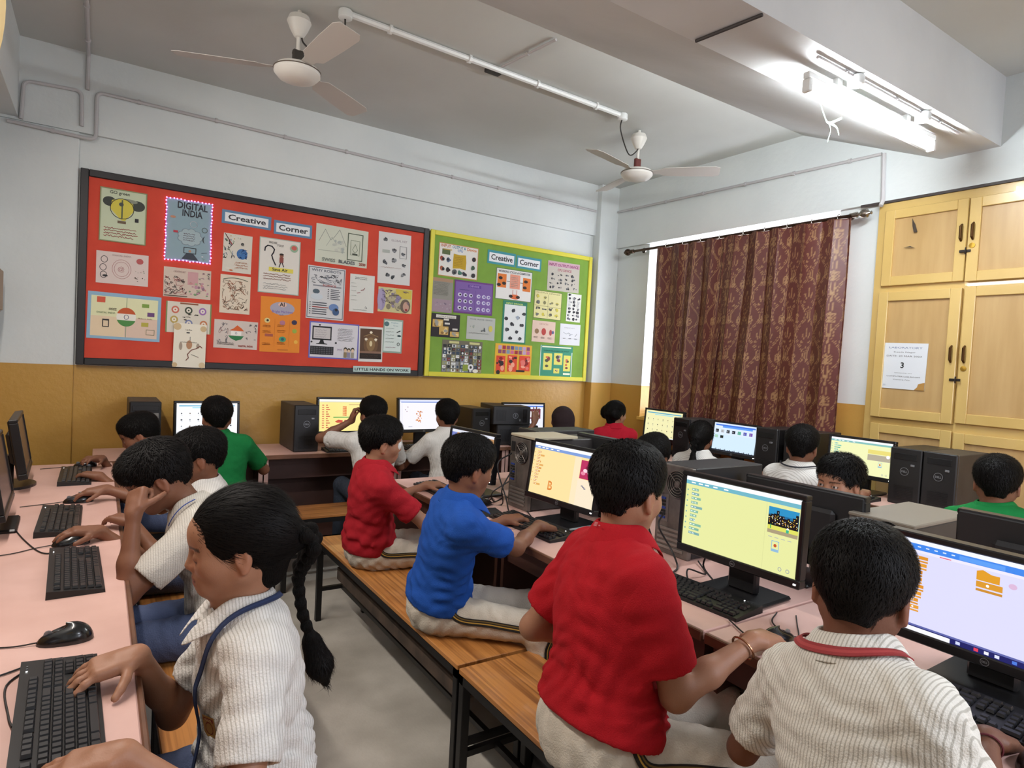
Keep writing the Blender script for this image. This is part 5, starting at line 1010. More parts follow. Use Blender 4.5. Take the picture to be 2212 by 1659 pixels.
def g_white(c, w, h):
    c.rect(0, 0, w, h, '#d8dade'); c.text(w*.2, h*.80, .014, 'computer parts', '#7a7c84', wid=w*.5); c.line([(w*.15, h*.6), (w*.3, h*.52), (w*.42, h*.58), (w*.55, h*.5), (w*.62, h*.52)], .003, '#6a7078'); blobs(c, w*.42, h*.42, w*.18, h*.16, 5, ['#b8c4a8', '#8a90a0'], 3, .1, .2); c.line([(w*.75, h*.42), (w*.82, h*.55)], .004, '#4a5058')
    for x in (.15, .42, .70): c.scrib(w*x, h*.28, w*.15, h*.06, 1, '#9a9ca4', .002, int(x*9))
def g_photo(c, w, h):
    c.rect(0, 0, w, h, '#6f6a58'); r = random.Random(9); P_ = ['#2c2e30', '#4c5258', '#8a8f94', '#c9cccc', '#34485c', '#5c4a3c', '#9a9a70', '#7c8a9a', '#7a3a34', '#e0e2e0']
    for i in range(9):
        for j in range(8):
            x, y = w*(.02+i*.108), h*(.02+j*.108); c.rect(x, y, w*r.uniform(.07, .11), h*r.uniform(.07, .11), r.choice(P_)); c.circ(x+w*.05, y+h*.05, w*r.uniform(.012, .035), r.choice(P_), n=8)
    c.rect(w*.16, h*.90, w*.24, h*.07, '#c9c68a'); c.rect(w*.66, h*.90, w*.26, h*.07, '#c9c68a'); c.rect(w*.52, h*.06, w*.13, h*.20, '#8a9a3c'); c.circ(w*.72, h*.18, w*.07, '#e4e4e4'); c.circ(w*.72, h*.18, w*.03, K); c.circ(w*.84, h*.07, w*.07, '#e8e4d8', ry=h*.06)
def g_orange(c, w, h):
    c.rect(0, 0, w, h, '#dfae34'); r = random.Random(4)
    for i in range(16): c.rect(w*(.08+.11*(i % 8)), h*(.82-.14*(i//8)), w*.09, h*.12, r.choice(['#8a4a6c', '#b89ac0', '#a02c3c', '#7a90a8', '#c9628a', '#5c4a7c']))
    for x, y, a, b_ in ((.04, .08, .24, .52), (.34, .10, .26, .54), (.66, .14, .30, .50)): c.rect(w*x, h*y, w*a, h*b_, '#d9482c'); blobs(c, w*x, h*y, w*a, h*b_, 10, ['#e0766c', '#8a1c1c', '#f0a58a', '#2c2020'], int(x*30), .1, .22)
    c.rect(w*.58, h*.10, w*.24, h*.06, '#2c2420'); c.circ(w*.10, h*.06, w*.05, '#2c2420')
def g_tealyel(c, w, h):
    c.rect(0, 0, w, h, '#3c8f74'); c.rect(0, 0, w*.02, h, '#dfe6e0'); c.rect(w*.97, 0, w*.02, h*.8, '#dfe6e0')
    for x, y, a, b_ in ((.10, .20, .26, .54), (.42, .38, .26, .38), (.72, .18, .22, .52), (.42, .10, .18, .16)): c.rect(w*x, h*y, w*a, h*b_, '#dcd76a'); blobs(c, w*(x+.03), h*(y+.04), w*(a-.06), h*(b_-.08), 5, ['#7a3a40', '#4a4a3c', '#9a8a9c', '#c96a4a'], int(x*40)+1, .18, .3)
    c.rect(w*.04, h*.93, w*.9, h*.04, '#e6ecd2'); c.text(w*.1, h*.80, .02, 'INPUT PROCESS OUTPUT', '#1f5c48', wid=w*.78); c.rect(w*.72, h*.06, w*.22, h*.06, '#e6ecd2')
PST = [
('poster', 'drawing of a yellow light bulb and trees, top left of the red board', -.020, .240, 2.080, 2.420, '#c3cdb0', p_bulb), ('poster', 'blue-grey DIGITAL INDIA drawing edged with pink lights', .355, .630, 2.010, 2.420, '#8aa3ad', p_digital),
('poster', 'pale sketch of circles below the light bulb drawing', -.030, .260, 1.810, 2.015, '#d6c6c0', p_circles), ('poster', 'blue-bordered mind map around an orange, white and green disc', -.070, .340, 1.450, 1.750, '#8fb3cc', p_india),
('poster', 'wide pinkish pencil drawing under the DIGITAL INDIA drawing', .350, .640, 1.760, 1.960, '#cdbcae', p_pink), ('poster', 'white sheet with six coloured round badges', .370, .650, 1.520, 1.730, '#d8d2c4', p_six),
('title_card', 'blue-edged card reading Creative on the red board', .695, 1.025, 2.305, 2.40, '#5f86a8', label_card('Creative', '#5f86a8')), ('title_card', 'blue-edged card reading Corner on the red board', 1.045, 1.32, 2.285, 2.385, '#5f86a8', label_card('Corner', '#5f86a8')),
('poster', 'drawing of a blue spiky ball and stems below the word Creative', .710, .900, 1.970, 2.240, '#d3cec2', p_virus), ('poster', 'cream sheet full of brown pencil sketches', .700, .900, 1.680, 1.950, '#dccfbb', p_sketch),
('poster', 'cream sheet with an archery bow hanging over the lower frame', .420, .620, 1.285, 1.585, '#e9e3d2', p_bow), ('poster', 'drawing of an orange and green map shape beside the orange sheet', .670, .960, 1.430, 1.630, '#d0c4bc', p_flag),
('poster', 'white drawing with a question mark, a small figure and a yellow Save Air strip', .950, 1.240, 1.850, 2.250, '#dcd8d0', p_qmark), ('poster', 'bright orange sheet with a grey cloud heading', .975, 1.260, 1.420, 1.825, '#e2882c', p_orange),
('poster', 'pale green landscape sheet with mountains and a phone outline', 1.350, 1.760, 2.120, 2.410, '#ccd0c0', p_swiss), ('poster', 'grey sheet of dense handwriting with a bordered edge', 1.300, 1.590, 1.690, 2.090, '#cfd0d2', p_text),
('poster', 'nearly blank white sheet with two short dark red strokes', 1.630, 1.830, 1.770, 2.065, '#d9dad4', p_plain), ('poster', 'white sheet with small grey pictures at the top right of the red board', 1.850, 2.130, 2.020, 2.430, '#d4d4d2', p_icons),
('poster', 'yellow and lilac drawing with a dark-haired head', 1.865, 2.160, 1.790, 1.990, '#c9c18f', p_yart), ('poster', 'white sheet with a drawn black computer and keyboard, lilac border', 1.330, 1.720, 1.390, 1.670, '#d6d4da', p_pc),
('poster', 'dark brown picture with glowing spots in a white border', 1.720, 1.920, 1.380, 1.660, '#dcdad6', p_brown), ('poster', 'mint green sheet at the right end of the red board', 1.920, 2.090, 1.460, 1.735, '#93a89a', p_mint),
('title_card', 'narrow strip reading LITTLE HANDS ON WORK at the lower frame', 1.680, 2.170, 1.298, 1.345, '#b9cfca', p_little),
('poster', 'white INPUT OUTPUT sheet with a golden block, top left of the green board', 2.385, 2.770, 2.140, 2.420, '#dedcd6', g_input), ('title_card', 'teal-edged card reading Creative on the green board', 2.865, 3.165, 2.305, 2.425, '#3f8f9a', label_card('Creative', '#3f8f9a')),
('title_card', 'teal-edged card reading Corner on the green board', 3.175, 3.455, 2.300, 2.415, '#3f8f9a', label_card('Corner', '#3f8f9a')), ('poster', 'white working cycle sheet with orange blocks', 2.965, 3.360, 2.000, 2.280, '#e2e0dc', g_lab),
('poster', 'grey sheet with a pink heading at the top right of the green board', 3.535, 3.920, 2.140, 2.420, '#bdb7ab', g_pinkhead), ('poster', 'grey faded sheet at the left edge of the green board', 2.340, 2.535, 1.830, 2.120, '#8f8d84', g_grey),
('poster', 'purple sheet with rows of white cut-outs', 2.550, 2.940, 1.840, 2.125, '#6a3a7c', g_purple), ('poster', 'black sheet with tan picture patches', 2.345, 2.620, 1.620, 1.820, '#2a2428', g_black),
('poster', 'plain grey-green sheet right of the black sheet', 2.690, 2.980, 1.620, 1.820, '#b7b9b4', g_greysq), ('poster', 'tall white sheet with a dark teal border', 3.055, 3.320, 1.610, 1.995, '#2f7c64', g_teal),
('poster', 'pale yellow sheet of device drawings', 3.395, 3.720, 1.860, 2.125, '#dcd59a', g_yellow), ('poster', 'narrow black and white sheet at the right edge of the green board', 3.785, 3.960, 1.860, 2.132, '#e0e0da', g_bw),
('poster', 'pinkish sheet with three small red figures', 3.390, 3.660, 1.640, 1.840, '#d9bfae', g_pink), ('poster', 'plain white sheet at the lower right of the green board', 3.720, 3.970, 1.630, 1.835, '#d8dade', g_white),
('poster', 'dark collage of photo cut-outs at the lower left of the green board', 2.460, 2.860, 1.320, 1.600, '#6f6a58', g_photo), ('poster', 'orange and red collage sheet at the bottom of the green board', 2.995, 3.400, 1.320, 1.600, '#dfae34', g_orange),
('poster', 'teal sheet with yellow panels at the bottom right of the green board', 3.500, 3.890, 1.320, 1.615, '#3c8f74', g_tealyel)]
for k, (nm, lb, x0, x1, z0, z1, col, fn) in enumerate(PST):
    ov = {'archery': .004, 'brown picture': .003, 'LITTLE': .014, 'archery bow': .014}; y = YS-.0004
    if 'archery' in lb or 'LITTLE' in lb: y = YP-.0235
    if 'dark brown' in lb or 'purple' in lb: y -= .002
    if 'badges' in lb: pass
    sheet(nm, lb, x0, x1, z0, z1, y, col, fn, tilt=rad(random.uniform(-.8, .8)), cat='poster' if nm == 'poster' else 'sign', group='drawings on the red board' if x0 < 2.3 else 'drawings on the green board')
# string of tiny pink lights round the DIGITAL INDIA sheet
sl = thing('light_string', 'string of tiny pink lights round the DIGITAL INDIA drawing', 'string lights', (.4925, YS-.004, 2.215)); m = MB(); pk = mat('pink_bulb', '#f08af0', .4, emit=2.4); path = [(-.139, .205), (.139, .205), (.139, -.205), (-.139, -.205)]
m.tube([(x, 0, z) for x, z in path], .0022, n=5, closed=True); m.build('wire', mat('pink_wire', '#b04aa8', .5, emit=.5), sl); per = []
for (x0, z0), (x1, z1) in zip(path, path[1:]+path[:1]):
    n = int(max(abs(x1-x0), abs(z1-z0))/.021)
    for i in range(n): per.append((x0+(x1-x0)*i/n, z0+(z1-z0)*i/n))
bm = MB(); bm.ell((0, 0, 0), (.0045, .003, .0045), nu=8, nv=5); me0 = None
for i, (x, z) in enumerate(per):
    if me0 is None: o = bm.build('bulb', pk, sl, smooth=True); me0 = o.data; o.location = (x, -.002, z)
    else: link('bulb', me0, sl, loc=(x+random.uniform(-.003, .003), -.002, z+random.uniform(-.003, .003)))
# round cream board at the extreme upper left
m = MB(); rb = thing('round_board', 'edge of a rounded cream-yellow board at the top left corner of the picture', 'board', (-.225, .88, 1.758), rad(-33.3)); m.lathe([(.001, 0), (.168, 0), (.176, .006), (.176, .014), (.168, .02), (.001, .02)], (0, 0, 0), (0, -1, 0), n=72); m.build('disc', mat('cream_board', '#e3c68a', .5, var=.1, vscale=6), rb, smooth=30)
m = MB(); m.tube([(0, .0, 0), (-.1, .02, .35), (-.15, .05, .8)], .01, n=8); m.build('hanger_rod', mat('rod_iron', '#5a5652', .4, metal=.6), rb, smooth=True)
# ------------------------------------------------------------ people: one continuous surface per body, cloth and hair as children
def vec(*a): return np.array(a, float)
def nrm(v): v = np.asarray(v, float); return v/(np.linalg.norm(v)+1e-12)
class SDF:
    def __init__(s): s.p = []
    def rc(s, a, b, ra, rb=None, k=.02, op='u', clip=()):
        rb = ra if rb is None else rb; a, b = np.array(a, float), np.array(b, float); L = b-a; LL = max(L @ L, 1e-12)
        def f(P): q = P-a; h = np.clip((q @ L)/LL, 0, 1); return np.linalg.norm(q-h[..., None]*L, axis=-1)-(ra+(rb-ra)*h)
        return s._add(f, (a+b)/2, np.sqrt(LL)/2+max(ra, rb), k, op, clip)
    def el(s, c, r, R=None, k=.02, op='u', clip=()):
        c = np.array(c, float); r = np.array(r, float); R = np.eye(3) if R is None else np.array(R, float)  # rows = local axes
        def f(P): q = (P-c) @ R.T; k0 = np.linalg.norm(q/r, axis=-1); k1 = np.linalg.norm(q/(r*r), axis=-1)+1e-9; return k0*(k0-1)/k1
        return s._add(f, c, r.max(), k, op, clip)
    def bx(s, c, h, rr, R=None, k=.01, op='u', clip=()):
        c = np.array(c, float); h = np.array(h, float)-rr; R = np.eye(3) if R is None else np.array(R, float)
        def f(P): q = np.abs((P-c) @ R.T)-h; return np.linalg.norm(np.maximum(q, 0), axis=-1)+np.minimum(q.max(-1), 0)-rr
        return s._add(f, c, np.linalg.norm(h)+rr, k, op, clip)
    def _add(s, f, c, rad_, k, op, clip):
        clip = [(np.array(p, float), nrm(n)) for p, n in clip]
        def g(P):
            d = f(P)
            for p, n in clip: d = np.maximum(d, (P-p) @ n)
            return d
        s.p.append((g, np.array(c, float), rad_, k, op)); return s
    def ev(s, P, C=None, half=0.):
        """P (nb,m,3) points in blocks, C block centres, half block radius"""
        D = np.full(P.shape[:-1], 1.0)
        for g, c, r, k, op in s.p:
            if C is not None: sel = np.nonzero(np.linalg.norm(C-c, axis=-1) < r+half+k+.012)[0]
            else: sel = slice(None)
            if C is not None and len(sel) == 0: continue
            d = g(P[sel]); a = D[sel]
            if op == 'u': h = np.maximum(k-np.abs(a-d), 0)/max(k, 1e-6); a = np.minimum(a, d)-h*h*k*.25
            else: d = -d; h = np.maximum(k-np.abs(a-d), 0)/max(k, 1e-6); a = np.maximum(a, d)+h*h*k*.25
            D[sel] = a
        return D
    def mesh(s, vox, disp=None):
        lo = np.min([c-r for _, c, r, k, o in s.p if o == 'u'], 0)-2*vox; hi = np.max([c+r for _, c, r, k, o in s.p if o == 'u'], 0)+2*vox
        B = 8; bs = vox*B; nb = np.ceil((hi-lo)/bs).astype(int)
        I = np.stack(np.meshgrid(*[np.arange(n) for n in nb], indexing='ij'), -1).reshape(-1, 3); C = lo+(I+.5)*bs
        d0 = s.ev(C[:, None, :], C, bs*.1+.02)[:, 0]; keep = np.abs(d0) < bs*1.15+.012; I = I[keep]; C = C[keep]
        g = np.arange(B+1); G = np.stack(np.meshgrid(g, g, g, indexing='ij'), -1)
        P = (I[:, None, None, None, :]*B+G)*vox+lo; n = len(I); Pf = P.reshape(n, -1, 3)
        D = s.ev(Pf, C, bs*.87)
        if disp is not None: D = D+disp(Pf.reshape(-1, 3)).reshape(D.shape)*(np.abs(D) < .03)
        D = D.reshape(n, B+1, B+1, B+1); D = np.where(D == 0, 1e-7, D); S = D < 0
        cs = [(i, j, k) for i in (0, 1) for j in (0, 1) for k in (0, 1)]
        def sub(A, o): return A[:, o[0]:o[0]+B, o[1]:o[1]+B, o[2]:o[2]+B]
        cnt = sum(sub(S, o).astype(int) for o in cs); act = (cnt > 0) & (cnt < 8)
        num = np.zeros(act.shape+(3,)); den = np.zeros(act.shape)
        for o in cs:
            for ax in range(3):
                if o[ax]: continue
                o2 = list(o); o2[ax] = 1; a, b = sub(D, o), sub(D, o2); x = (a < 0) != (b < 0); t = np.where(x, a/np.where(x, a-b, 1), 0)
                q = np.zeros(act.shape+(3,)); q[:] = o; q[..., ax] += t; num += q*x[..., None]; den += x
        Gc = I[:, None, None, None, :]*B+G[:B, :B, :B]; V = (Gc+num/np.maximum(den, 1)[..., None])*vox+lo
        dims = nb*B+4; key = (Gc[..., 0]*dims[1]+Gc[..., 1])*dims[2]+Gc[..., 2]
        ka = key[act]; Va = V[act]; o_ = np.argsort(ka); ka = ka[o_]; Va = Va[o_]; st = (dims[1]*dims[2], dims[2], 1); F = []
        for ax in range(3):
            o2 = [0, 0, 0]; o2[ax] = 1; a, b = sub(D, (0, 0, 0)), sub(D, o2); x = (a < 0) != (b < 0); k0 = key[x]; flip = (a < 0)[x]; u, v = [q for q in range(3) if q != ax]
            if ax == 1: u, v = v, u
            q = [k0, k0-st[u], k0-st[u]-st[v], k0-st[v]]; idx = [np.searchsorted(ka, w_).clip(0, len(ka)-1) for w_ in q]; ok = np.ones(len(k0), bool)
            for w_, i_ in zip(q, idx): ok &= ka[i_] == w_
            Q = np.stack(idx, 1)[ok]; fl = flip[ok]; Q[~fl] = Q[~fl][:, ::-1]; F.append(Q)
        F = np.concatenate(F); used = np.unique(F); mp = np.full(len(Va), -1); mp[used] = np.arange(len(used)); return Va[used], mp[F]
    def d1(s, P): return s.ev(np.asarray(P, float)[None, :, :])[0]
    def grad(s, P, e=.002):
        P = np.asarray(P, float); g = np.stack([s.d1(P+vec(*(e*(i == j) for j in range(3))))-s.d1(P-vec(*(e*(i == j) for j in range(3)))) for i in range(3)], -1); return g/(np.linalg.norm(g, axis=-1, keepdims=True)+1e-9)
    def project(s, P, off=.002, it=4):
        P = np.array(P, float)
        for _ in range(it): P = P-s.grad(P)*np.clip(s.d1(P)-off, -.03, .03)[:, None]
        return P

def cloth_disp(seed, amp, base, up, scale=1., hem=None):
    r = np.random.default_rng(seed); W_ = [(nrm(r.normal(size=3)*vec(1, 1, .5)), r.uniform(14, 34)*scale, r.uniform(0, 6.3), r.uniform(.5, 1)) for _ in range(5)]; F_ = [(nrm(r.normal(size=3)*.5+np.array(up)*s_), r.uniform(85, 150)*scale, r.uniform(0, 6.3)) for s_ in (1., -1., .7)]
    def f(P):
        q = P-base; wv = 0
        for d, fr, ph, a in W_: wv = wv+a*np.sin(q @ d*fr+ph)
        o = 0
        for d, fr, ph in F_: o = o+np.abs(np.sin((q @ d)*fr*.5+wv*1.1+ph))**1.6
        h = q @ np.array(up); m = np.clip(1.25-h*1.5/.45, .45, 1.25)   # more folds near the waist
        
        if hem is not None:
            for hc, hd_, w_ in hem: m = m*np.clip(np.abs((P-hc) @ hd_)/w_, 0, 1)**.8 if w_ > .035 else m*np.where(np.linalg.norm(P-hc, axis=-1) < .11, np.clip(np.abs((P-hc) @ hd_)/w_, .1, 1), 1)
        return -(o/3-.4)*amp*m
    return f

SKIN = vmat('skin', rough=.5, sss=.06, bump=.12, bscale=350, spec=.35)
HAIRM = mat('hair_black', '#0a0807', .7, spec=.12, bump=.6, bscale=60, stretch=(6, 6, 1))
BLADE = mat('hair_strand_black', '#0d0a09', .6, spec=.18)
def fabric(name, col, kind='knit', stripe=None):
    if name in MATS: return MATS[name]
    m = mat(name, col, .85, bump=.35, bscale=420 if kind == 'knit' else 260, var=.06, vscale=16, spec=.2)
    nt = m.node_tree; N = nt.nodes; L = nt.links; b0 = next(q for q in N if q.type == 'BUMP'); tc = N.new('ShaderNodeTexCoord')   # soft creases of worn cloth
    n1 = N.new('ShaderNodeTexNoise'); n1.inputs['Scale'].default_value = 7; n1.inputs['Detail'].default_value = 2; n1.inputs['Distortion'].default_value = .9; L.new(tc.outputs['Object'], n1.inputs['Vector'])
    m1 = N.new('ShaderNodeMath'); m1.operation = 'SUBTRACT'; m1.inputs[1].default_value = .5; L.new(n1.outputs['Fac'], m1.inputs[0]); m2 = N.new('ShaderNodeMath'); m2.operation = 'ABSOLUTE'; L.new(m1.outputs[0], m2.inputs[0])
    m3 = N.new('ShaderNodeMath'); m3.operation = 'POWER'; m3.inputs[1].default_value = 1.25; L.new(m2.outputs[0], m3.inputs[0])
    b1 = N.new('ShaderNodeBump'); b1.inputs['Strength'].default_value = .45; b1.inputs['Distance'].default_value = .05; L.new(m3.outputs[0], b1.inputs['Height']); L.new(b1.outputs[0], b0.inputs['Normal'])
    if stripe:
        nt = m.node_tree; N = nt.nodes; L = nt.links; p = N['Principled BSDF']; tc = N.new('ShaderNodeTexCoord'); mp = N.new('ShaderNodeMapping'); mp.inputs['Rotation'].default_value = stripe[2] if len(stripe) > 2 else (0, 0, 0); L.new(tc.outputs['Object'], mp.inputs[0])
        sp_ = N.new('ShaderNodeSeparateXYZ'); L.new(tc.outputs['Object'], sp_.inputs[0]); ax = N.new('ShaderNodeMath'); ax.operation = 'MULTIPLY'; ax.inputs[1].default_value = 2*pi/stripe[1]; L.new(sp_.outputs[stripe[3] if len(stripe) > 3 else 1], ax.inputs[0])
        sn = N.new('ShaderNodeMath'); sn.operation = 'SINE'; L.new(ax.outputs[0], sn.inputs[0]); w = N.new('ShaderNodeMath'); w.operation = 'MULTIPLY_ADD'; w.inputs[1].default_value = .5; w.inputs[2].default_value = .5; L.new(sn.outputs[0], w.inputs[0])
        mx = N.new('ShaderNodeMix'); mx.data_type = 'RGBA'; mx.inputs[7].default_value = lin(stripe[0]); r = N.new('ShaderNodeValToRGB'); r.color_ramp.elements[0].position = .62; r.color_ramp.elements[1].position = .9
        L.new(w.outputs[0], r.inputs[0]); mu = N.new('ShaderNodeMath'); mu.operation = 'MULTIPLY'; mu.inputs[1].default_value = .75; L.new(r.outputs[0], mu.inputs[0]); L.new(mu.outputs[0], mx.inputs[0])
        old = p.inputs['Base Color'].links[0].from_socket; L.new(old, mx.inputs[6]); L.new(mx.outputs[2], p.inputs['Base Color'])
    return m

def hand_sdf(S, Wr, d, n, side, curl=(.35, .5, .35), spread=.10, thumb=(.55, .75, .25), s=1., fc=None):
    """Wr wrist, d towards the fingers, n the way the palm faces, side +1 left / -1 right"""
    d = nrm(d); n = nrm(n-np.dot(n, d)*d) if True else n; t = nrm(np.cross(n, d))*side; t = t  # towards the thumb
    R = np.array([d, t, n]); S.bx(Wr+d*.042*s, vec(.040, .034, .0135)*s, .011*s, R, k=.014*s); S.rc(Wr, Wr+d*.03*s, .019*s, .019*s, k=.02)
    for i, (o, L) in enumerate(((.024, .058), (.008, .064), (-.008, .060), (-.024, .047))):
        a = Wr+d*(.074-.004*abs(i-1))*s+t*o*s-n*.001; dd = nrm(d+t*o*spread/.024); cc = fc[i] if fc else curl; ang = 0; r0 = .0086*s; S.rc(a-d*.02*s, a, r0, r0, k=.010*s)
        for j, fr in enumerate((.46, .30, .24)):
            ang += cc[j]; q = dd*cos(ang)+n*sin(ang); b = a+q*L*fr*s; r1 = r0*.90; S.rc(a, b, r0, r1, k=.004*s); a, r0 = b, r1
    a = Wr+d*.018*s+t*.024*s+n*.004*s; q = nrm(d*thumb[0]+t*thumb[1]+n*thumb[2]); r0 = .0108*s
    for j, L in enumerate((.030, .024, .019)):
        b = a+q*L*s; S.rc(a, b, r0, r0*.9, k=.009*s if j == 0 else .004*s); a = b; r0 *= .88; q = nrm(q+d*.25+n*.12)

SKC = {'a': '#8a5f49', 'b': '#7d543f', 'c': '#9c7057', 'd': '#6c4736'}
def ribbon(name, S, path, width, cols, parent, off=.002, n=10, label=None, wdir=None):
    """a woven band lying on surface S along path; cols across its width"""
    P = catmull(path, n); P = S.project(P, off); G = S.grad(P); T = np.gradient(P, axis=0); T /= np.linalg.norm(T, axis=1, keepdims=True)+1e-9; Bn = np.cross(G, T); Bn /= np.linalg.norm(Bn, axis=1, keepdims=True)+1e-9
    k = len(cols); V = []; F = []; C = []
    for lv in (0, 1):
        for j in range(k+1):
            V.append(P+Bn*width*(j/k-.5)+G*(.0015 if lv else -.001))
    m = len(P); V = np.concatenate(V)
    def id_(lv, j, i): return (lv*(k+1)+j)*m+i
    for j in range(k):
        for i in range(m-1): F.append((id_(1, j, i), id_(1, j, i+1), id_(1, j+1, i+1), id_(1, j+1, i))); C.append(lin(cols[j]))
    for i in range(m-1):
        F.append((id_(0, 0, i), id_(0, 0, i+1), id_(1, 0, i+1), id_(1, 0, i))); C.append(lin(cols[0])); F.append((id_(0, k, i), id_(1, k, i), id_(1, k, i+1), id_(0, k, i+1))); C.append(lin(cols[-1]))
    me = mesh_np(name, V, F, colf=C); me.materials.append(vmat('woven_band', rough=.8, bump=.3)); return link(name, me, parent, label)
def hair_blades(P, Nn, flow, n, L, wd, lift, rng, curl=.3, seg=3):
    idx = rng.integers(0, len(P), n); p = P[idx]; nn = Nn[idx]; f = flow[idx]; V = []; ln = L*(.6+.7*rng.random(n))[:, None]; jit = rng.normal(size=(n, 3))*curl
    f = f+jit-nn*np.sum((f+jit)*nn, 1, keepdims=True); f /= np.linalg.norm(f, axis=1, keepdims=True)+1e-9; b = np.cross(nn, f)
    for k in range(seg+1):
        t = k/seg; c = p+f*ln*t*(1-.12*t)+nn*(lift*np.sin(min(t*1.6, 1.57))*(1.-.55*t))-nn*.001*(k == 0); w_ = wd*(1-t*.85); V += [c-b*w_/2, c+b*w_/2]
    V = np.stack(V, 1).reshape(-1, 3); m = 2*(seg+1); base = np.arange(n)*m; F = []
    for k in range(seg): F.append(np.stack([base+2*k, base+2*k+1, base+2*k+3, base+2*k+2], 1))
    return V, np.concatenate(F)

def kid(label, hip, head, face=0., hyaw=0., hpitch=0., hroll=0., s=1., wl=None, wr=None, polel=None, poler=None, hl=None, hr=None, shirt='#b01c24', smat=None, trouser='#c9bfae', tmat=None, skin='a',
        hair='boy', vox=.008, hres=.005, legs=(0., 0.), hem=.02, fat=.93, blades=900, seat=.45, eL=None, eR=None, shl=0., sleeve=.62, fringe=.0, hlen=.020, hlift=.005, extras=None, collar=None, wrinkle=.003, group=None, seed=1, legside=0., lids=False, hemtilt=(0, 0), shyaw=0., neckl=0., nback=0.):
    rng = np.random.default_rng(seed); t = thing('person', label, 'person', (hip[0], hip[1], seat), 0, group); O = vec(hip[0], hip[1], seat)
    F = vec(cos(rad(face)), sin(rad(face)), 0); Lf = vec(-F[1], F[0], 0); U = vec(0, 0, 1)
    pel = O+U*.085*s; H = np.array(head, float); hy = rad(face+hyaw)
    hf = vec(cos(hy)*cos(rad(hpitch)), sin(hy)*cos(rad(hpitch)), -sin(rad(hpitch))); hl_ = vec(-sin(hy), cos(hy), 0); hu = np.cross(hf, hl_)
    if hroll: c_, s_ = cos(rad(hroll)), sin(rad(hroll)); hl_, hu = hl_*c_+hu*s_, hu*c_-hl_*s_
    Rh = np.array([hf, hl_, hu])
    def hp(x, y, z): return H+(hf*x+hl_*y+hu*z)*s
    nb = hp(-.014, 0, -.055)*.35+(H-U*.135*s-F*.012*s)*.65; nb[2] = min(nb[2], H[2]-.115*s)-neckl; nb = nb-F*nback      # neck base
    sp = nb-pel; spl = np.linalg.norm(sp); sd = sp/spl
    ya = rad(shyaw); Fs = F*cos(ya)+Lf*sin(ya); Ls = vec(-Fs[1], Fs[0], 0)
    Lt = nrm(Ls-sd*np.dot(Ls, sd)); Ft = np.cross(Lt, sd); Rt = np.array([Ft, Lt, sd]); back = -Ft
    ch = pel+sd*spl*.66+back*.018*s; ab = pel+sd*spl*.33+back*.008*s; shc = pel+sd*spl*.90+back*.010*s
    sw = .148*s*(.8+.2*fat); SL, SR = shc+Lt*sw+sd*(-.018*s+shl), shc-Lt*sw-sd*(.018*s+shl)
    Rp = np.array([F, Lf, U])
    # ---------- arms by two-bone reach
    ua, fa = .262*s, .232*s
    def arm(Sh, Wt, pole, tgt=None):
        D = Wt-Sh; L = np.linalg.norm(D); 
        if L > (ua+fa)*.995: Wt = Sh+D/L*(ua+fa)*.995; D = Wt-Sh; L = np.linalg.norm(D)
        a = (ua*ua-fa*fa+L*L)/(2*L); h = np.sqrt(max(ua*ua-a*a, 1e-6)); d = D/L; pole = pole if tgt is None else np.array(tgt, float)-(Sh+D*.5); pv = nrm(pole-d*np.dot(pole, d)); return Sh+d*a+pv*h, Wt
    A = []
    for side, Sh, Wt, po, hd in ((1, SL, wl, polel, hl), (-1, SR, wr, poler, hr)):
        if Wt is None: Wt = Sh+F*.16*s-U*.26*s+Lf*side*.03
        El, Wt = arm(Sh, np.array(Wt, float), np.array(po if po is not None else (Lt*side*.55-U*.9-F*.2), float), eL if side > 0 else eR); A.append((side, Sh, El, Wt, hd or {}))
    # ---------- body
    S = SDF()
    S.el(hp(-.014, 0, .036), vec(.091, .073, .080)*s, Rh, k=.01); S.el(hp(.031, 0, -.012), vec(.056, .056, .070)*s, Rh, k=.03*s); S.rc(hp(.067, 0, -.068), hp(.055, 0, -.060), .0195*s, k=.028*s)
    for y in (-1, 1): S.rc(hp(.058, y*.010, -.066), hp(.004, y*.048, -.040), .017*s, .019*s, k=.024*s); S.el(hp(.052, y*.034, -.016), vec(.028, .026, .026)*s, Rh, k=.022*s)
    S.el(hp(.053, 0, .043), vec(.036, .052, .036)*s, Rh, k=.03*s); S.el(hp(.074, 0, -.046), vec(.016, .026, .018)*s, Rh, k=.016*s)
    for y in (-1, 1):
        S.el(hp(.090, y*.030, .003), vec(.016, .018, .0115)*s, Rh, k=.014*s, op='s'); S.rc(hp(.0745, y*.030, .0025), hp(.0745, y*.031, .0025), .0118*s, k=.006*s)
        S.el(hp(-.004, y*.0725, -.004), vec(.0165, .0085, .0285)*s, np.array([nrm(hf*.94-hu*.1), hl_, nrm(hu+hf*.15)]) @ np.eye(3), k=.006*s); S.el(hp(.001, y*.081, -.001), vec(.0085, .006, .017)*s, Rh, k=.005*s, op='s'); S.rc(hp(-.006, y*.073, -.03), hp(-.002, y*.072, -.033), .0065*s, k=.006*s)
    S.rc(hp(.083, 0, .006), hp(.0955, 0, -.0185), .0068*s, .0092*s, k=.014*s)
    for y in (-1, 1): S.rc(hp(.089, y*.0105, -.0225), hp(.087, y*.0115, -.0225), .0066*s, k=.007*s)
    S.el(hp(.084, 0, -.0435), vec(.0105, .021, .0056)*s, Rh, k=.006*s); S.el(hp(.082, 0, -.0525), vec(.0105, .017, .0062)*s, Rh, k=.006*s); S.el(hp(.099, 0, -.048), vec(.010, .024, .0012)*s, Rh, k=.004*s, op='s')
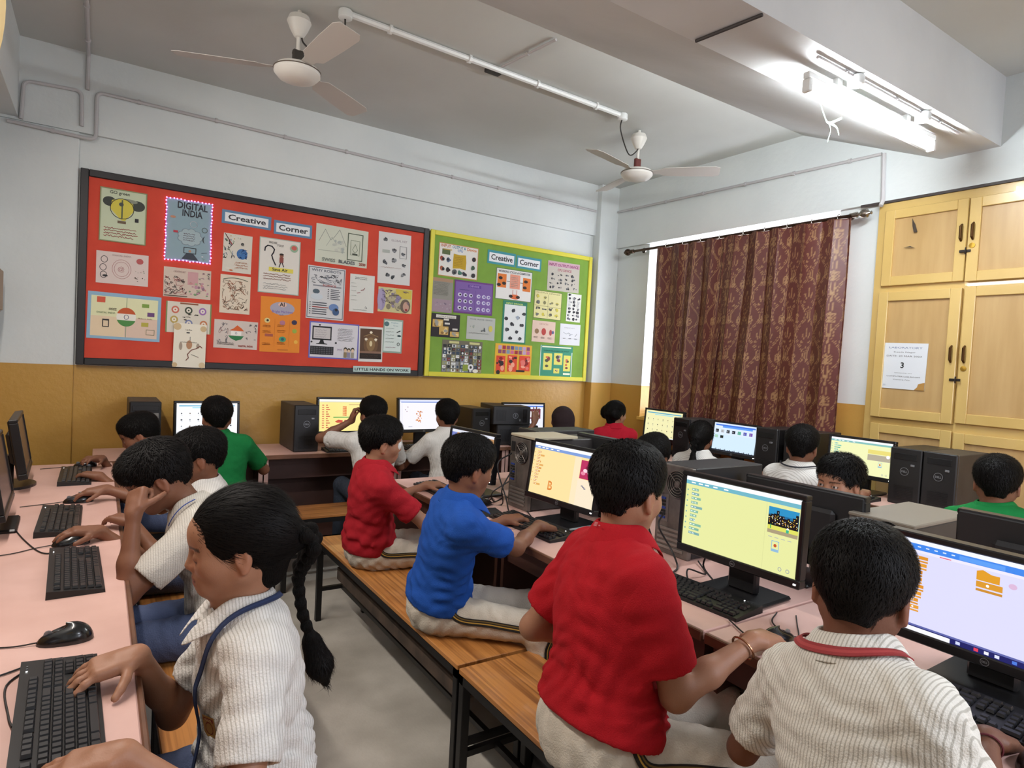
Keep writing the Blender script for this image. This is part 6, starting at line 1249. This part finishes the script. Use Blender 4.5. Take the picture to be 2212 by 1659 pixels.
    S.rc(hp(-.020, 0, -.030), nb+sd*.0, .045*s, .045*s, k=.03*s); S.rc(nb, nb-sd*.08*s, .045*s, .062*s, k=.04*s)
    S.rc(SL, SR, .045*s, k=.04*s); S.rc(shc-sd*.03, pel, .055*s, .065*s, k=.04*s)
    for side, Sh, El, Wt, hd in A:
        S.rc(Sh, El, .040*s*fat**.5, .031*s*fat**.4, k=.03*s); S.rc(El, El*.6+Wt*.4, .031*s*fat**.4, .029*s*fat**.4, k=.02*s); S.rc(El*.6+Wt*.4, Wt, .029*s*fat**.4, .0185*s, k=.02*s)
        fd = nrm(Wt-El); d = np.array(hd.get('d', vec(fd[0], fd[1], min(max(fd[2], -.25), .1))), float); n = np.array(hd.get('n', -U), float)
        hand_sdf(S, Wt+nrm(d)*.004, d, n, side, hd.get('curl', (.35, .55, .4)), hd.get('spread', .12), hd.get('thumb', (.62, .70, .25)), s*.98, hd.get('fc'))
    V, Q = S.mesh(hres)
    base = np.array(lin(SKC[skin])[:3]); C = np.tile(base, (len(V), 1)); loc = (V-H) @ Rh.T/s; x, y, z = loc.T; near = (np.abs(x) < .13) & (np.abs(y) < .1) & (z > -.09) & (z < .13)
    def paint(m, col, a=1.): C[m] = C[m]*(1-a)+np.array(lin(col)[:3])*a
    front = near & (x > .05)
    paint(near & (np.abs(y) > .066) & (z < .03) & (z > -.04), '#a5644c', .25); paint(front & (np.abs(np.abs(y)-.032) < .022) & (np.abs(z+.015) < .02), '#a8664e', .2)
    ey = np.abs(y)-.031
    paint(front & (np.abs(ey) < .018) & (np.abs(z-.022-.10*(.018-np.abs(ey))+.001) < .0034), '#120c0a', .85)
    if lids: paint(front & (np.abs(ey) < .0125) & (np.abs(z+.0045-.0) < .0016), '#1a100d', .9); paint(front & (np.abs(ey) < .012) & (np.abs(z-.002) < .006), '#6d4636', .3)
    else:
        e2 = (ey/.0115)**2+((z-.002)/.0046)**2; paint(front & (e2 < 1.6), '#1a100d', .85); paint(front & (e2 < .9), '#b5aaa2'); paint(front & ((ey)**2+(z-.003)**2 < .0050**2), '#1c120e')
    paint(front & (np.abs(y) < .022) & (np.abs(z+.0445) < .0058-.08*np.abs(y)), '#7c3a34', .75); paint(front & (np.abs(y) < .019) & (np.abs(z+.0535) < .0060-.1*np.abs(y)), '#8c4640', .7)
    paint(front & (np.abs(y) < .021) & (np.abs(z+.0492) < .0012), '#3c1a18', .7)
    me = mesh_np('body', V, Q, True, cols=np.concatenate([C, np.ones((len(C), 1))], 1)); me.transform(Matrix.Translation(-Vector(O))); me.materials.append(SKIN); bo = link('body', me, t)
    def child(nm, V, Fc, m, lab=None, **kw):
        me = mesh_np(nm, V, Fc, True, **kw); me.transform(Matrix.Translation(-Vector(O))); me.materials.append(m); return link(nm, me, t, lab)
    # ---------- shirt
    T = SDF(); g = .012
    hz = pel+sd*(hem-.04)*s; hn = nrm(-sd+F*hemtilt[0]+Lf*hemtilt[1]); cl = ((hz, hn),)
    T.el(ch, vec(.098*fat, .150*(.75+.25*fat), .155)*s+g*.5, Rt, k=.05*s, clip=cl); T.el(ab, vec(.094*fat, .128*fat, .15)*s+g*.6, Rt, k=.05*s, clip=cl); T.el(pel+sd*.02+back*.008, vec(.118*fat, .152*fat, .12)*s+g, Rt, k=.05*s, clip=cl)
    T.rc(SL-Lt*.02*s, SR+Lt*.02*s, .052*s*fat**.5, k=.05*s, clip=cl); T.rc(nb-sd*.035*s, nb-sd*.11*s, .062*s, .085*s, k=.05*s, clip=cl); T.rc(nb-sd*.022*s, shc+Lt*.06*s, .050*s, .052*s, k=.05*s, clip=cl); T.rc(nb-sd*.022*s, shc-Lt*.06*s, .050*s, .052*s, k=.05*s, clip=cl)
    for side, Sh, El, Wt, hd in A:
        e = Sh+(El-Sh)*(sleeve+.25); c = Sh+(El-Sh)*(sleeve+.12); d = nrm(El-Sh); T.rc(Sh, e, .054*s*fat**.5, .060*s*fat**.5, k=.045*s, clip=((c, d),)); 
    Tp = SDF(); Tp.p = list(T.p)
    for side, Sh, El, Wt, hd in A:
        c = Sh+(El-Sh)*(sleeve+.12); d = nrm(El-Sh); T.rc(c-d*.030*s, c+d*.03, .046*s*fat**.5, k=.004, op='s')
    T.rc(nb+sd*.02*s-Ft*.004, nb+sd*.09*s, .056*s, .07*s, k=.01*s, op='s')
    sm_ = smat or fabric('shirt_'+shirt.strip('#'), shirt); V, Q = T.mesh(vox, cloth_disp(seed, wrinkle*1.9, pel, sd, hem=[(hz, hn, .05)]+[(Sh+(El-Sh)*(sleeve+.12), nrm(El-Sh), .03) for side, Sh, El, Wt, hd in A])); shm = child('shirt', V, Q, sm_)
    # ---------- collar band standing round the neck
    if collar != 'none':
        cc = collar or shirt; m = 30; na = nrm(hp(-.022, 0, -.03)-nb); cu = nrm(sd*.55+na*.6); cf = nrm(Ft-cu*np.dot(Ft, cu)); c0 = nb+cf*(.004*s)+cu*.012*s; rows_ = [(-.012, .062, 0), (.020, .0555, 0), (.036, .0545, 0), (.040, .058, 0), (.028, .068, 1), (.008, .078, 1), (-.010, .088, 1)]; Vc = []
        for hgt, rr, o_ in rows_:
            for j in range(m):
                a = 2*pi*j/m; dx, dy = cos(a), sin(a); open_ = max(0, dx)**3; hh = hgt-.055*open_*(1 if o_ == 0 else .75); r1_ = rr*(1+.18*open_); Vc.append(c0+(cf*dx*r1_*1.05+Lt*dy*r1_*1.07+cu*(hh-.012*open_))*s)
        Vc = np.array(Vc); Fc = [(i*m+j, i*m+(j+1) % m, (i+1)*m+(j+1) % m, (i+1)*m+j) for i in range(len(rows_)-1) for j in range(m) if not (abs(j-0) < 1 or j == m-1)]
        co = child('collar', Vc, np.array(Fc), fabric('shirt_'+cc.strip('#'), cc) if collar else sm_); md = co.modifiers.new('s', 'SOLIDIFY'); md.thickness = .003; md.offset = 0; md2 = co.modifiers.new('b', 'SUBSURF'); md2.levels = 1; md2.render_levels = 1
    # ---------- trousers or skirt
    B = SDF(); fl_ = ((O+U*.002, -U),); B.el(pel+U*.01*s-F*.01*s, vec(.112*fat, .143*fat, .098)*s, Rp, k=.05*s, clip=fl_); B.el(pel-U*.035*s, vec(.115*fat, .150*fat, .064)*s, Rp, k=.04*s, clip=fl_)
    knees = []
    for i, side in enumerate((1, -1)):
        la = rad(legs[i]); ld = F*cos(la)+Lf*sin(la); hj = pel+Lf*side*.072*s-U*.022*s+F*.03*s; kn = hj+ld*.345*s+U*(.005*s+legside); ft = kn-U*(kn[2]-.09)+ld*.02; ft2 = vec(ft[0], ft[1], .09)
        fl = nrm(ft2-kn); B.rc(hj, kn, .074*s*fat**.5, .052*s, k=.035*s, clip=fl_); B.rc(kn, ft2, .053*s, .043*s, k=.03*s, clip=((ft2-fl*.02, fl),)); knees.append((hj, kn, ft2, ld))
    V, Q = B.mesh(max(vox, .007), cloth_disp(seed+5, wrinkle*1.1, pel-U*.2, F)); child('trousers', V, Q, tmat or fabric('cloth_'+trouser.strip('#'), trouser, 'twill'))
    for hj, kn, ft, ld in knees:   # shoes
        Sh_ = SDF(); c = vec(ft[0], ft[1], .0)+ld*.03; Rf = np.array([ld, np.cross(U, ld), U]); Sh_.bx(c+U*.036+ld*.035, vec(.105, .038, .032)*s, .026, Rf, k=.02); Sh_.rc(c+U*.05-ld*.035, c+U*.075-ld*.04, .034*s, k=.03)
        V, Q = Sh_.mesh(.009); child('shoe', V, Q, mat('shoe_black', '#131315', .3))
    # ---------- hair
    Hr = SDF(); ex = .0135; fy = nrm(hf*.80-hu*(.60-fringe)); 
    clip_f = ((hp(.062+fringe*.02, 0, .066), nrm(hf*.86+hu*(-.5+fringe))),) 
    if hair in ('boy', 'boy2'):
        nape = (hp(-.06, 0, -.052), nrm(-hu-hf*.35))
        cut1 = (hp(.073+fringe*.03, 0, .070-fringe*.05), nrm(hf*.93-hu*.36)); Hr.el(hp(-.014, 0, .036), (vec(.091, .073, .080)+.0025)*s, Rh, k=.012*s, clip=(nape,)); Hr.el(hp(-.012, 0, .058), vec(.097, .081, .071)*s, Rh, k=.035*s); Hr.rc(hp(-.053, 0, .0), hp(-.046, 0, -.034), .046*s, .036*s, k=.02*s, clip=(nape,)); Hr.el(hp(.02, 0, .080), vec(.062, .058, .044)*s, Rh, k=.03*s)
        OP = SDF(); OP.el(hp(.118, 0, -.050), vec(.108, .13, .104)*s, Rh); Hr.p += [(g_, c_, r_, .010*s, 's') for g_, c_, r_, k_, o_ in OP.p]
        for y in (-1, 1): Hr.el(hp(.008, y*.082, -.030), vec(.034, .03, .044)*s, Rh, k=.010*s, op='s')
        if fringe > 0: Hr.el(hp(.050, .012, .078), vec(.048, .056, .034)*s, Rh, k=.02*s); Hr.el(hp(.068, .015, .056), vec(.026, .048, .026)*s, Rh, k=.015*s)
    elif hair in ('braid', 'pony', 'bunches'):
        Hr.el(hp(-.014, 0, .037), (vec(.091, .073, .080)+ex*.8)*s, Rh, k=.012*s); Hr.rc(hp(-.055, 0, .0), hp(-.044, 0, -.055), .056*s, .043*s, k=.02*s); OP = SDF(); OP.el(hp(.114, 0, -.042), vec(.090, .13, .092)*s, Rh); Hr.p += [(g_, c_, r_, .010*s, 's') for g_, c_, r_, k_, o_ in OP.p]
        for y in (-1, 1): Hr.el(hp(.012, y*.085, -.032), vec(.030, .032, .040)*s, Rh, k=.010*s, op='s')
        if hair != 'bunches': Hr.el(hp(-.105, 0, .0), vec(.030, .032, .034)*s, Rh, k=.02*s)
        else:
            for y in (-1, 1): Hr.el(hp(-.06, y*.062, .015), vec(.050, .042, .055)*s, Rh, k=.02*s)
    elif hair == 'scarf':
        Hr.el(hp(-.018, 0, .032), (vec(.099, .080, .088)+.006)*s, Rh, k=.03*s); Hr.rc(hp(-.03, 0, -.02), nb-sd*.02-F*.02, .082*s, .115*s, k=.05*s); Hr.rc(nb-sd*.03+Lt*.06*s, nb-sd*.12-F*.05, .07*s, .10*s, k=.05*s); Hr.rc(nb-sd*.03-Lt*.06*s, nb-sd*.12-F*.05, .07*s, .10*s, k=.05*s); Hr.el(hp(.098, 0, -.020), vec(.052, .062, .082)*s, Rh, k=.015*s, op='s')
    V, Q = Hr.mesh(min(vox, .006)); 
    if hair == 'scarf': child('headscarf', V, Q, fabric('scarf_dark', '#2c2022')); 
    else:
        ho = child('hair', V, Q, HAIRM); ko = OP.d1(V) > .004; ko &= (V-H) @ hu > -.040*s; V = V[ko]; N_ = Hr.grad(V); up = hp(-.03, .01, .115)
        fl = V-up
        if hair in ('braid', 'pony', 'bunches'): fl = hp(-.115, 0, 0)-V
        fl = fl+hf*.04*(fringe > 0)*((V-H) @ hf > .03)[:, None]+rng.normal(size=V.shape)*.004; fl -= N_*np.sum(fl*N_, 1, keepdims=True); fl /= np.linalg.norm(fl, axis=1, keepdims=True)+1e-9
        straight = hair in ('braid', 'pony')
        # skip the nape's lowest fringe so short strands do not cover the neck
        Vb, Fb = hair_blades(V, N_, fl, blades, (.040 if straight else hlen)*s, .0016 if vox < .006 else .0026, (.0012 if straight else hlift)*s, rng, .10 if straight else .38)
        me = mesh_np('hair_strands', Vb, Fb); me.transform(Matrix.Translation(-Vector(O))); me.materials.append(BLADE); hs = link('hair_strands', me, ho); hs['kind'] = 'stuff'
    na = nrm(hp(-.022, 0, -.03)-nb); cu = nrm(sd*.55+na*.6); info = dict(cu=cu, cc=nb+Ft*(.004*s)+cu*.012*s, t=t, O=O, H=H, hp=hp, nb=nb, sd=sd, Ft=Ft, Lt=Lt, F=F, Lf=Lf, U=U, shc=shc, ch=ch, pel=pel, T=Tp, B=B, A=A, knees=knees, s=s, S=S, child=child, hf=hf, hu=hu, hl=hl_, rng=rng)
    if extras: extras(info)
    return info
def local(o, info): o.data.transform(Matrix.Translation(-Vector(info['O']))); return o
def braid(info, pts, r=.018, tail=.10, name='braid'):
    P = catmull(pts, 10); n = len(P); S = SDF(); T = np.gradient(P, axis=0); T /= np.linalg.norm(T, axis=1, keepdims=True); L = np.concatenate([[0], np.cumsum(np.linalg.norm(np.diff(P, axis=0), axis=1))])
    x, y, _ = basis(T[0]); k = int(L[-1]/.0145)
    for i in range(k):
        u = i/k*L[-1]; p = np.array([np.interp(u, L, P[:, a]) for a in range(3)]); d = nrm([np.interp(u, L, T[:, a]) for a in range(3)]); xx = nrm(x-d*np.dot(x, d)); yy = np.cross(d, xx); f = 1-.35*u/L[-1]
        sg = 1 if i % 2 else -1; c = p+xx*sg*r*.5*f; S.rc(c-d*.016+xx*sg*r*.30*f, c+d*.014-xx*sg*r*.55*f, r*.62*f, r*.34*f, k=.0015)
    e = P[-1]; d = T[-1]; S.rc(e-d*.01, e+d*tail*.55, r*.75, r*1.05, k=.01); S.rc(e+d*tail*.5, e+d*tail, r*1.05, r*.35, k=.01)
    V, Q = S.mesh(.004); o = info['child'](name, V, Q, HAIRM); N_ = S.grad(V); fl = np.tile(d, (len(V), 1)); fl -= N_*np.sum(fl*N_, 1, keepdims=True); fl /= np.linalg.norm(fl, axis=1, keepdims=True)+1e-9
    tl_ = (V-(e-d*.02)) @ d > 0; V, N_, fl = V[tl_], N_[tl_], fl[tl_]; Vb, Fb = hair_blades(V, N_, fl, 900, .03, .0013, .0015, info['rng'], .18); me = mesh_np('hair_strands', Vb, Fb); me.transform(Matrix.Translation(-Vector(info['O']))); me.materials.append(BLADE); hs = link('hair_strands', me, o); hs['kind'] = 'stuff'; return o
STR = ('#17130f', '#17130f', '#b8913a', '#17130f', '#6a5526', '#17130f')
def side_stripe(info, which=1, width=.034):
    hj, kn, ft, ld = info['knees'][which]; side = 1 if which == 0 else -1; U = info['U']; lat = np.cross(U, ld)*side if False else info['Lf']*side; s = info['s']
    P = [info['pel']+lat*.14*s+U*.075*s-info['F']*.01, hj+lat*.09*s+U*.02*s, (hj*.6+kn*.4)+lat*.08*s+U*.015*s, kn+lat*.07*s+U*.0, kn+lat*.06*s-U*.06, kn*.5+ft*.5+lat*.06]
    local(ribbon('side_stripe', info['B'], P, width, STR, info['t'], .003, 8), info)
PEOPLE_GROUP = 'pupils at the computers'
# ------------------------------------------------------------ the pupils
G = PEOPLE_GROUP
WHITE = fabric('shirt_white_striped', '#d9d6cd', 'twill', stripe=('#a39f94', .0068, (0, 0, rad(90))))
WH2 = fabric('shirt_white_fine', '#dcdad6', 'twill', stripe=('#b3b0a9', .0062, (0, 0, 0), 0))
CREAM = '#c8bfb0'; BLUEG = '#4f5a78'
def key_hand(n=-1): return dict(n=(0, 0, -1), curl=(.45, .55, .4), spread=.16)
# -- centre row, facing the centre desks (+x)
def ex_Q(i):
    side_stripe(i, 1, .026)
    c = i['T']; nb, Ft, Lt, sd, s = i['nb'], i['Ft'], i['Lt'], i['sd'], i['s']
    sd_, Sh, El, Wt, hd = i['A'][1]; d = nrm(Wt-El); m = MB(); x, y, _ = basis(d); p = Wt-d*.035
    m.tube([p+(x*cos(a)+y*sin(a))*.030-d*.004*cos(a) for a in np.linspace(0, 2*pi, 29)[:-1]], .0028, n=7, closed=True); local(m.build('bangle', mat('bangle_gold', '#b98a6a', .25, metal=.9), i['t'], smooth=True, label='thin coppery bangle on the right wrist'), i)
    cv = Canvas(.05, .012)
    for k in range(4): cv.frame(.004+.0062*k, .001, .0048, .010, .0008, '#c9989a')
    cv.rect(.036, .004, .009, .003, '#b86a6c'); o0 = i['cc']-Ft*.0745*s+i['cu']*.020*s+Lt*.01; cv.build('collar_mark', PM, i['t'], o0-i['O'], -Lt*1., nrm(i['cu']*.95+Ft*.42), nrm(-Ft+i['cu']*.45), gap=.0003)
kid('big boy in a red polo shirt seated at the pale yellow screen', (1.085, 1.16), (1.16, 1.19, 1.118), face=-16, hyaw=24, hpitch=12, s=1.06, fat=1.17, skin='c', shirt='#a8141f', trouser=CREAM, vox=.006, hres=.0052, wl=(1.30, 1.38, .62), eL=(1.06, 1.46, .68), wr=(1.37, .935, .79), eR=(1.16, .98, .69),
    hr=dict(d=(.85, .08, -.12), n=(0, 0, -1), curl=(.25, .4, .3)), legs=(-8, -24), hem=.062, hemtilt=(-.2, 0), fringe=.25, blades=6500, extras=ex_Q, group=G, seed=3, hroll=-3, wrinkle=.0095)
def ex_P(i): side_stripe(i, 1, .023)
kid('boy in a blue polo shirt typing before the letter B screen', (1.085, 2.07), (1.14, 2.00, 1.043), face=-14, hyaw=16, hpitch=14, s=1.0, fat=.93, skin='b', shirt='#1f4fa3', trouser=CREAM, vox=.007, hres=.005, wl=(1.47, 2.24, .765), wr=(1.50, 2.035, .79),
    eR=(1.27, 1.86, .73), hl=key_hand(), hr=dict(d=(.9, .1, -.25), n=(0, 0, -1), curl=(.4, .5, .35)), legs=(-24, -36), hem=.055, blades=3200, wrinkle=.0095, extras=ex_P, group=G, seed=4, shl=-.01)
def ex_O(i):
    side_stripe(i, 1, .023); hp, s = i['hp'], i['s']; E_ = SDF(); E_.el(hp(.078, -.034, .004), vec(.0125, .023, .022)*s, np.array([nrm(i['hf']-i['hl']*.45), nrm(i['hl']+i['hf']*.45), i['hu']]), k=.01); V, Q = E_.mesh(.003); i['child']('eye_patch', V, Q, mat('gauze_white', '#e6e6e2', .9, bump=.5, bscale=200), 'white gauze patch over the right eye')
kid('small boy in a red polo shirt with a white patch over one eye', (1.10, 2.83), (1.12, 2.80, 1.03), face=-6, hyaw=0, hpitch=8, s=1.0, fat=.93, skin='c', shirt='#a01a26', trouser=CREAM, vox=.007, hres=.0048, wl=(1.45, 2.98, .77), wr=(1.47, 2.66, .77),
    poler=(-.2, -.6, -1), hl=key_hand(), hr=key_hand(), legs=(0, -18), hem=.035, blades=2600, wrinkle=.0095, extras=ex_O, group=G, seed=5, hroll=4)
def ex_R(i):
    nb, Ft, Lt, sd, s = i['nb'], i['Ft'], i['Lt'], i['sd'], i['s']; cu = i['cu']
    P = [i['cc']+(-Ft*cos(a)*.086+Lt*sin(a)*.092)*s+i['cu']*(.004) for a in np.linspace(-1.9, 1.9, 11)]; local(ribbon('neck_ribbon', i['T'], P, .018, ('#8c2a2c', '#a03a3a', '#8c2a2c'), i['t'], .008, 6, label='dark red neck ribbon under the collar'), i)
    sd_, Sh, El, Wt, hd = i['A'][1]; d = nrm(Wt-El); m = MB(); x, y, _ = basis(d); p = Wt-d*.02
    m.tube([p+(x*cos(a)+y*sin(a))*.0245+d*.006*sin(a) for a in np.linspace(0, 2*pi, 25)[:-1]], .0022, n=6, closed=True); local(m.build('thread_bracelet', mat('thread_maroon', '#5c1c24', .8), i['t'], smooth=True), i)
kid('boy in a white striped shirt with dark red neck ribbon, nearest on the right', (1.10, .50), (1.195, .60, 1.052), face=-2, hyaw=17, hpitch=16, s=1.01, fat=.9, shyaw=-12, skin='d', smat=WHITE, shirt='#d9d6cd', trouser='#6e6a68', vox=.0055, hres=.0047, wl=(1.40, .80, .76), eL=(1.22, .78, .74), wr=(1.44, .47, .775),
    poler=(-.2, -.45, -1), hr=dict(d=(.9, .02, -.30), n=(0, 0, -1), curl=(.18, .55, .6), spread=.3), legs=(4, -10), hem=-.01, blades=9000, extras=ex_R, group=G, seed=6, wrinkle=.0095)
# -- left row, facing the left wall (-x)
def ex_A(i):
    hp, s = i['hp'], i['s']; braid(i, [hp(-.115, 0, .01), hp(-.142, .0, -.025), (.392, 1.435, .945), (.402, 1.44, .86), (.420, 1.44, .80), (.432, 1.44, .765)], r=.030, tail=.10)
    m = MB(); hl, hf, hu = i['hl'], i['hf'], i['hu']; p = hp(-.085, .045, .025); m.tube([p-hf*.015, p+hf*.015], .0025, n=6); local(m.build('hair_clip', mat('clip_silver', '#c9c9c9', .2, metal=1), i['t']), i)
    nb, Ft, Lt, sd, T = i['nb'], i['Ft'], i['Lt'], i['sd'], i['T']; W1 = i['shc']+Ft*.13*s
    P = [nb-Ft*.075*s+Lt*.01+sd*.02, nb+Lt*.072*s-Ft*.03*s+sd*.014, nb+Lt*.078*s+Ft*.03*s-sd*.012, nb+Ft*.10*s+Lt*.055*s-sd*.09*s, i['ch']+Ft*.14*s+Lt*.055*s, i['pel']+sd*.14*s+Ft*.14*s+Lt*.045*s, i['pel']+sd*.07*s+Ft*.15*s+Lt*.03*s]
    local(ribbon('lanyard', T, P, .013, ('#1c2a4c', '#22345c', '#1c2a4c'), i['t'], .008, 8, label='navy blue lanyard'), i)
    Pq = T.project([i['ch']+Ft*.12*s+Lt*.085*s-sd*.065*s], .002)[0]; g = T.grad([Pq])[0]; v = nrm(sd-g*np.dot(sd, g)); u = np.cross(v, g)
    cv = Canvas(.04, .055); cv.poly([(0, .055), (.04, .055), (.04, .02), (.02, 0), (0, .02)], '#a5793f'); cv.ring(.02, .03, .012, .002, '#7c2c22'); cv.rect(.004, .044, .032, .007, '#7c2c22'); cv.poly([(.008, .018), (.032, .018), (.02, .006)], '#c79a4c'); cv.text(.008, .045, .006, 'SCHOOL', '#e0c07a', True, wid=.024)
    cv.build('pocket_badge', PM, i['t'], Pq-i['O']-u*.02-v*.03+g*.004, u, v, g, gap=.0002)
kid('girl with a long dark braid, white striped shirt and navy lanyard', (.295, 1.37), (.258, 1.40, 1.03), face=178, hyaw=-7, hpitch=8, s=1.03, neckl=.025, nback=-.012, fat=.86, skin='c', smat=WH2, shirt='#dcdad6', trouser=BLUEG, vox=.0054, hres=.0041, wl=(.05, 1.13, .795), wr=(.085, 1.50, .79),
    polel=(.3, -.5, -1), poler=(.3, .5, -1), hl=dict(d=(-.9, .25, -.12), n=(0, 0, -1), curl=(.15, .2, .2)), hr=dict(d=(-.95, -.12, -.12), n=(0, .1, -1), curl=(.25, .35, .3), spread=.28, thumb=(.35, .9, .2)), hair='braid', blades=5000, extras=ex_A, lids=True, group=G, seed=7, legs=(0, 0), hem=-.01, sleeve=.52, wrinkle=.0095)
BW = fabric('shirt_offwhite', '#cfcbc2', 'twill', stripe=('#aeaaa0', .0065, (0, 0, 0), 0))
def ex_B(i):
    T, nb, Ft, Lt, sd, s = i['T'], i['nb'], i['Ft'], i['Lt'], i['sd'], i['s']; local(ribbon('collar_badge', T, [nb+Lt*.09*s-Ft*.02+sd*.01, nb+Lt*.095*s-Ft*.0-sd*.02, nb+Lt*.10*s+Ft*.03-sd*.04], .007, ('#24408c', '#e0e0e8', '#24408c'), i['t'], .012, 6), i)
kid('boy in an off-white shirt leaning his cheek on his fist at the left desk', (.39, 2.26), (.18, 2.37, .995), face=176, hyaw=0, hpitch=32, s=1.03, fat=.93, skin='b', smat=BW, shirt='#cfcbc2', trouser=BLUEG, vox=.0065, hres=.0047, wl=(.100, 2.215, .918), nback=.075, eL=(.10, 2.17, .70), wr=(.02, 2.62, .77),
    poler=(.2, .4, -1), hl=dict(d=(.15, .55, .75), n=(.75, .5, -.35), curl=(1.3, 1.5, .9), spread=.0, thumb=(.6, .5, .6)), hr=dict(n=(0, 0, -1), curl=(.3, .4, .3)), blades=4200, fringe=.45, extras=ex_B, group=G, seed=8, hem=-.01, wrinkle=.0095)
kid('boy in a white shirt seated behind the boy with his fist on his cheek', (.40, 2.88), (.355, 2.84, .98), face=180, hyaw=-6, hpitch=14, s=1.0, skin='b', smat=WH2, shirt='#dcdad6', trouser=BLUEG, vox=.0095, hres=.0068, wl=(.12, 2.72, .77), wr=(.045, 3.26, .79), hr=dict(d=(-.95, .05, -.1), n=(0, 0, -1), curl=(.2, .4, .4)), blades=1800, group=G, seed=9)
kid('farthest boy on the left, bent low over the desk in a white shirt', (.34, 3.84), (.20, 3.96, .935), face=172, hyaw=0, hpitch=26, s=.98, skin='b', smat=WH2, shirt='#dcdad6', trouser=BLUEG, vox=.011, hres=.0075, wl=(.02, 3.72, .765), wr=(.03, 4.13, .785), blades=1400, group=G, seed=10)
# -- back row, facing the notice boards (+y)
kid('boy in a green polo shirt seen from behind at the back desks', (.62, 3.93), (.585, 4.02, 1.02), face=90, hyaw=4, hpitch=4, s=1.0, skin='b', shirt='#14713a', trouser='#2c2c34', vox=.0095, hres=.0068, wl=(.42, 4.34, .77), wr=(.86, 4.33, .77), blades=1600, group=G, seed=11)
kid('boy in a white shirt with a hand at his face before the yellow screen', (1.53, 3.93), (1.535, 4.00, 1.035), face=92, hyaw=8, hpitch=6, s=1.0, skin='b', smat=WH2, shirt='#dcdad6', trouser='#3c4452', vox=.0095, hres=.0068, wl=(1.43, 4.11, .99), wr=(1.72, 4.30, .77), polel=(-.9, .2, -.7), hl=dict(d=(.2, -.05, .9), n=(.8, -.3, 0), curl=(.9, 1.1, .8)), blades=1600, group=G, seed=12)
kid('boy in a white shirt seated before the white screen at the back desks', (2.10, 3.95), (2.10, 4.02, 1.02), face=90, hyaw=-6, hpitch=6, s=1.0, skin='b', smat=WH2, shirt='#dcdad6', trouser='#3c4452', vox=.0095, hres=.0068, wl=(1.85, 4.33, .77), wr=(2.2, 4.35, .77), blades=1600, group=G, seed=13)
kid('girl in a dark brown headscarf raising her left hand to a screen', (3.17, 3.93), (3.11, 3.98, .99), face=94, hpitch=6, s=.94, skin='b', shirt='#2c2022', trouser='#2c2022', vox=.011, hres=.0075, wl=(2.96, 4.14, .96), wr=(3.3, 4.28, .77), polel=(-.8, 0, -1), hl=dict(d=(.1, .1, 1), n=(0, 1, 0), curl=(.1, .1, .1), spread=.4), hair='scarf', blades=10, group=G, seed=14)
kid('girl in a red shirt with curly bunched hair looking to the windows', (3.68, 3.96), (3.69, 3.98, 1.035), face=60, hyaw=-58, hpitch=4, s=.98, skin='c', shirt='#b0182c', trouser='#3c4452', vox=.0095, hres=.0068, wl=(3.5, 4.3, .77), wr=(3.74, 4.2, .8), hair='bunches', blades=3400, group=G, seed=15)
# -- window row, facing the windows (+x)
def ex_J(i): hp = i['hp']; braid(i, [hp(-.105, 0, .0), hp(-.130, 0, -.03), hp(-.128, 0, -.09), hp(-.125, 0, -.12)], r=.022, tail=.07, name='ponytail')
kid('girl in a white shirt with a dark ponytail before the light blue screen', (3.32, 2.76), (3.33, 2.765, 1.0), face=2, hyaw=20, hpitch=8, s=.96, skin='b', smat=WH2, shirt='#dcdad6', trouser='#3c4452', vox=.010, hres=.007, wl=(3.7, 2.95, .77), wr=(3.72, 2.62, .77), hair='pony', extras=ex_J, blades=1600, group=G, seed=16)
def ex_L(i):
    P = [i['cc']+(-i['Ft']*cos(a)*.086+i['Lt']*sin(a)*.092)*i['s'] for a in np.linspace(-1.9, 1.9, 11)]; local(ribbon('neck_cord', i['T'], P, .008, ('#1c1c24', '#1c1c24'), i['t'], .010, 6), i)
kid('boy in a white shirt with a thin dark neck cord, under the curtain', (3.33, 2.07), (3.36, 2.07, 1.04), face=2, hyaw=12, hpitch=8, s=1.03, skin='b', smat=WH2, shirt='#e2e2e0', trouser='#3c4452', vox=.0085, hres=.0065, wl=(3.7, 2.25, .77), wr=(3.70, 1.89, .785), blades=2200, extras=ex_L, group=G, seed=17)
kid('boy in a green polo shirt at the right edge, below the cupboards', (3.33, 1.08), (3.345, 1.13, 1.012), face=0, hyaw=16, hpitch=8, s=1.05, fat=1.1, skin='b', shirt='#167a3c', trouser='#2c2c34', vox=.0085, hres=.0065, wl=(3.72, 1.25, .77), wr=(3.74, .92, .77), blades=2200, group=G, seed=18)
# -- window side of the centre desks, facing back to the camera (-x)
kid('boy with tousled hair looking sideways over the monitors, in a navy shirt', (2.74, 1.50), (2.64, 1.445, 1.0), face=180, hyaw=-4, hpitch=4, s=1.0, skin='c', shirt='#1a2140', trouser='#2c2c34', vox=.008, hres=.0045, wl=(2.45, 1.36, .77), wr=(2.45, 1.62, .77), fringe=.0, hlen=.026, hlift=.012, blades=3600, group=G, seed=19, hroll=0)
kid('dark-haired boy half hidden behind the monitor above the letter B screen', (2.80, 2.52), (2.66, 2.53, .95), face=180, hyaw=-20, hpitch=30, s=1.0, skin='b', shirt='#26242c', trouser='#2c2c34', vox=.011, hres=.0075, wl=(2.40, 2.35, .77), wr=(2.42, 2.66, .80), blades=1800, fringe=.3, group=G, seed=20)
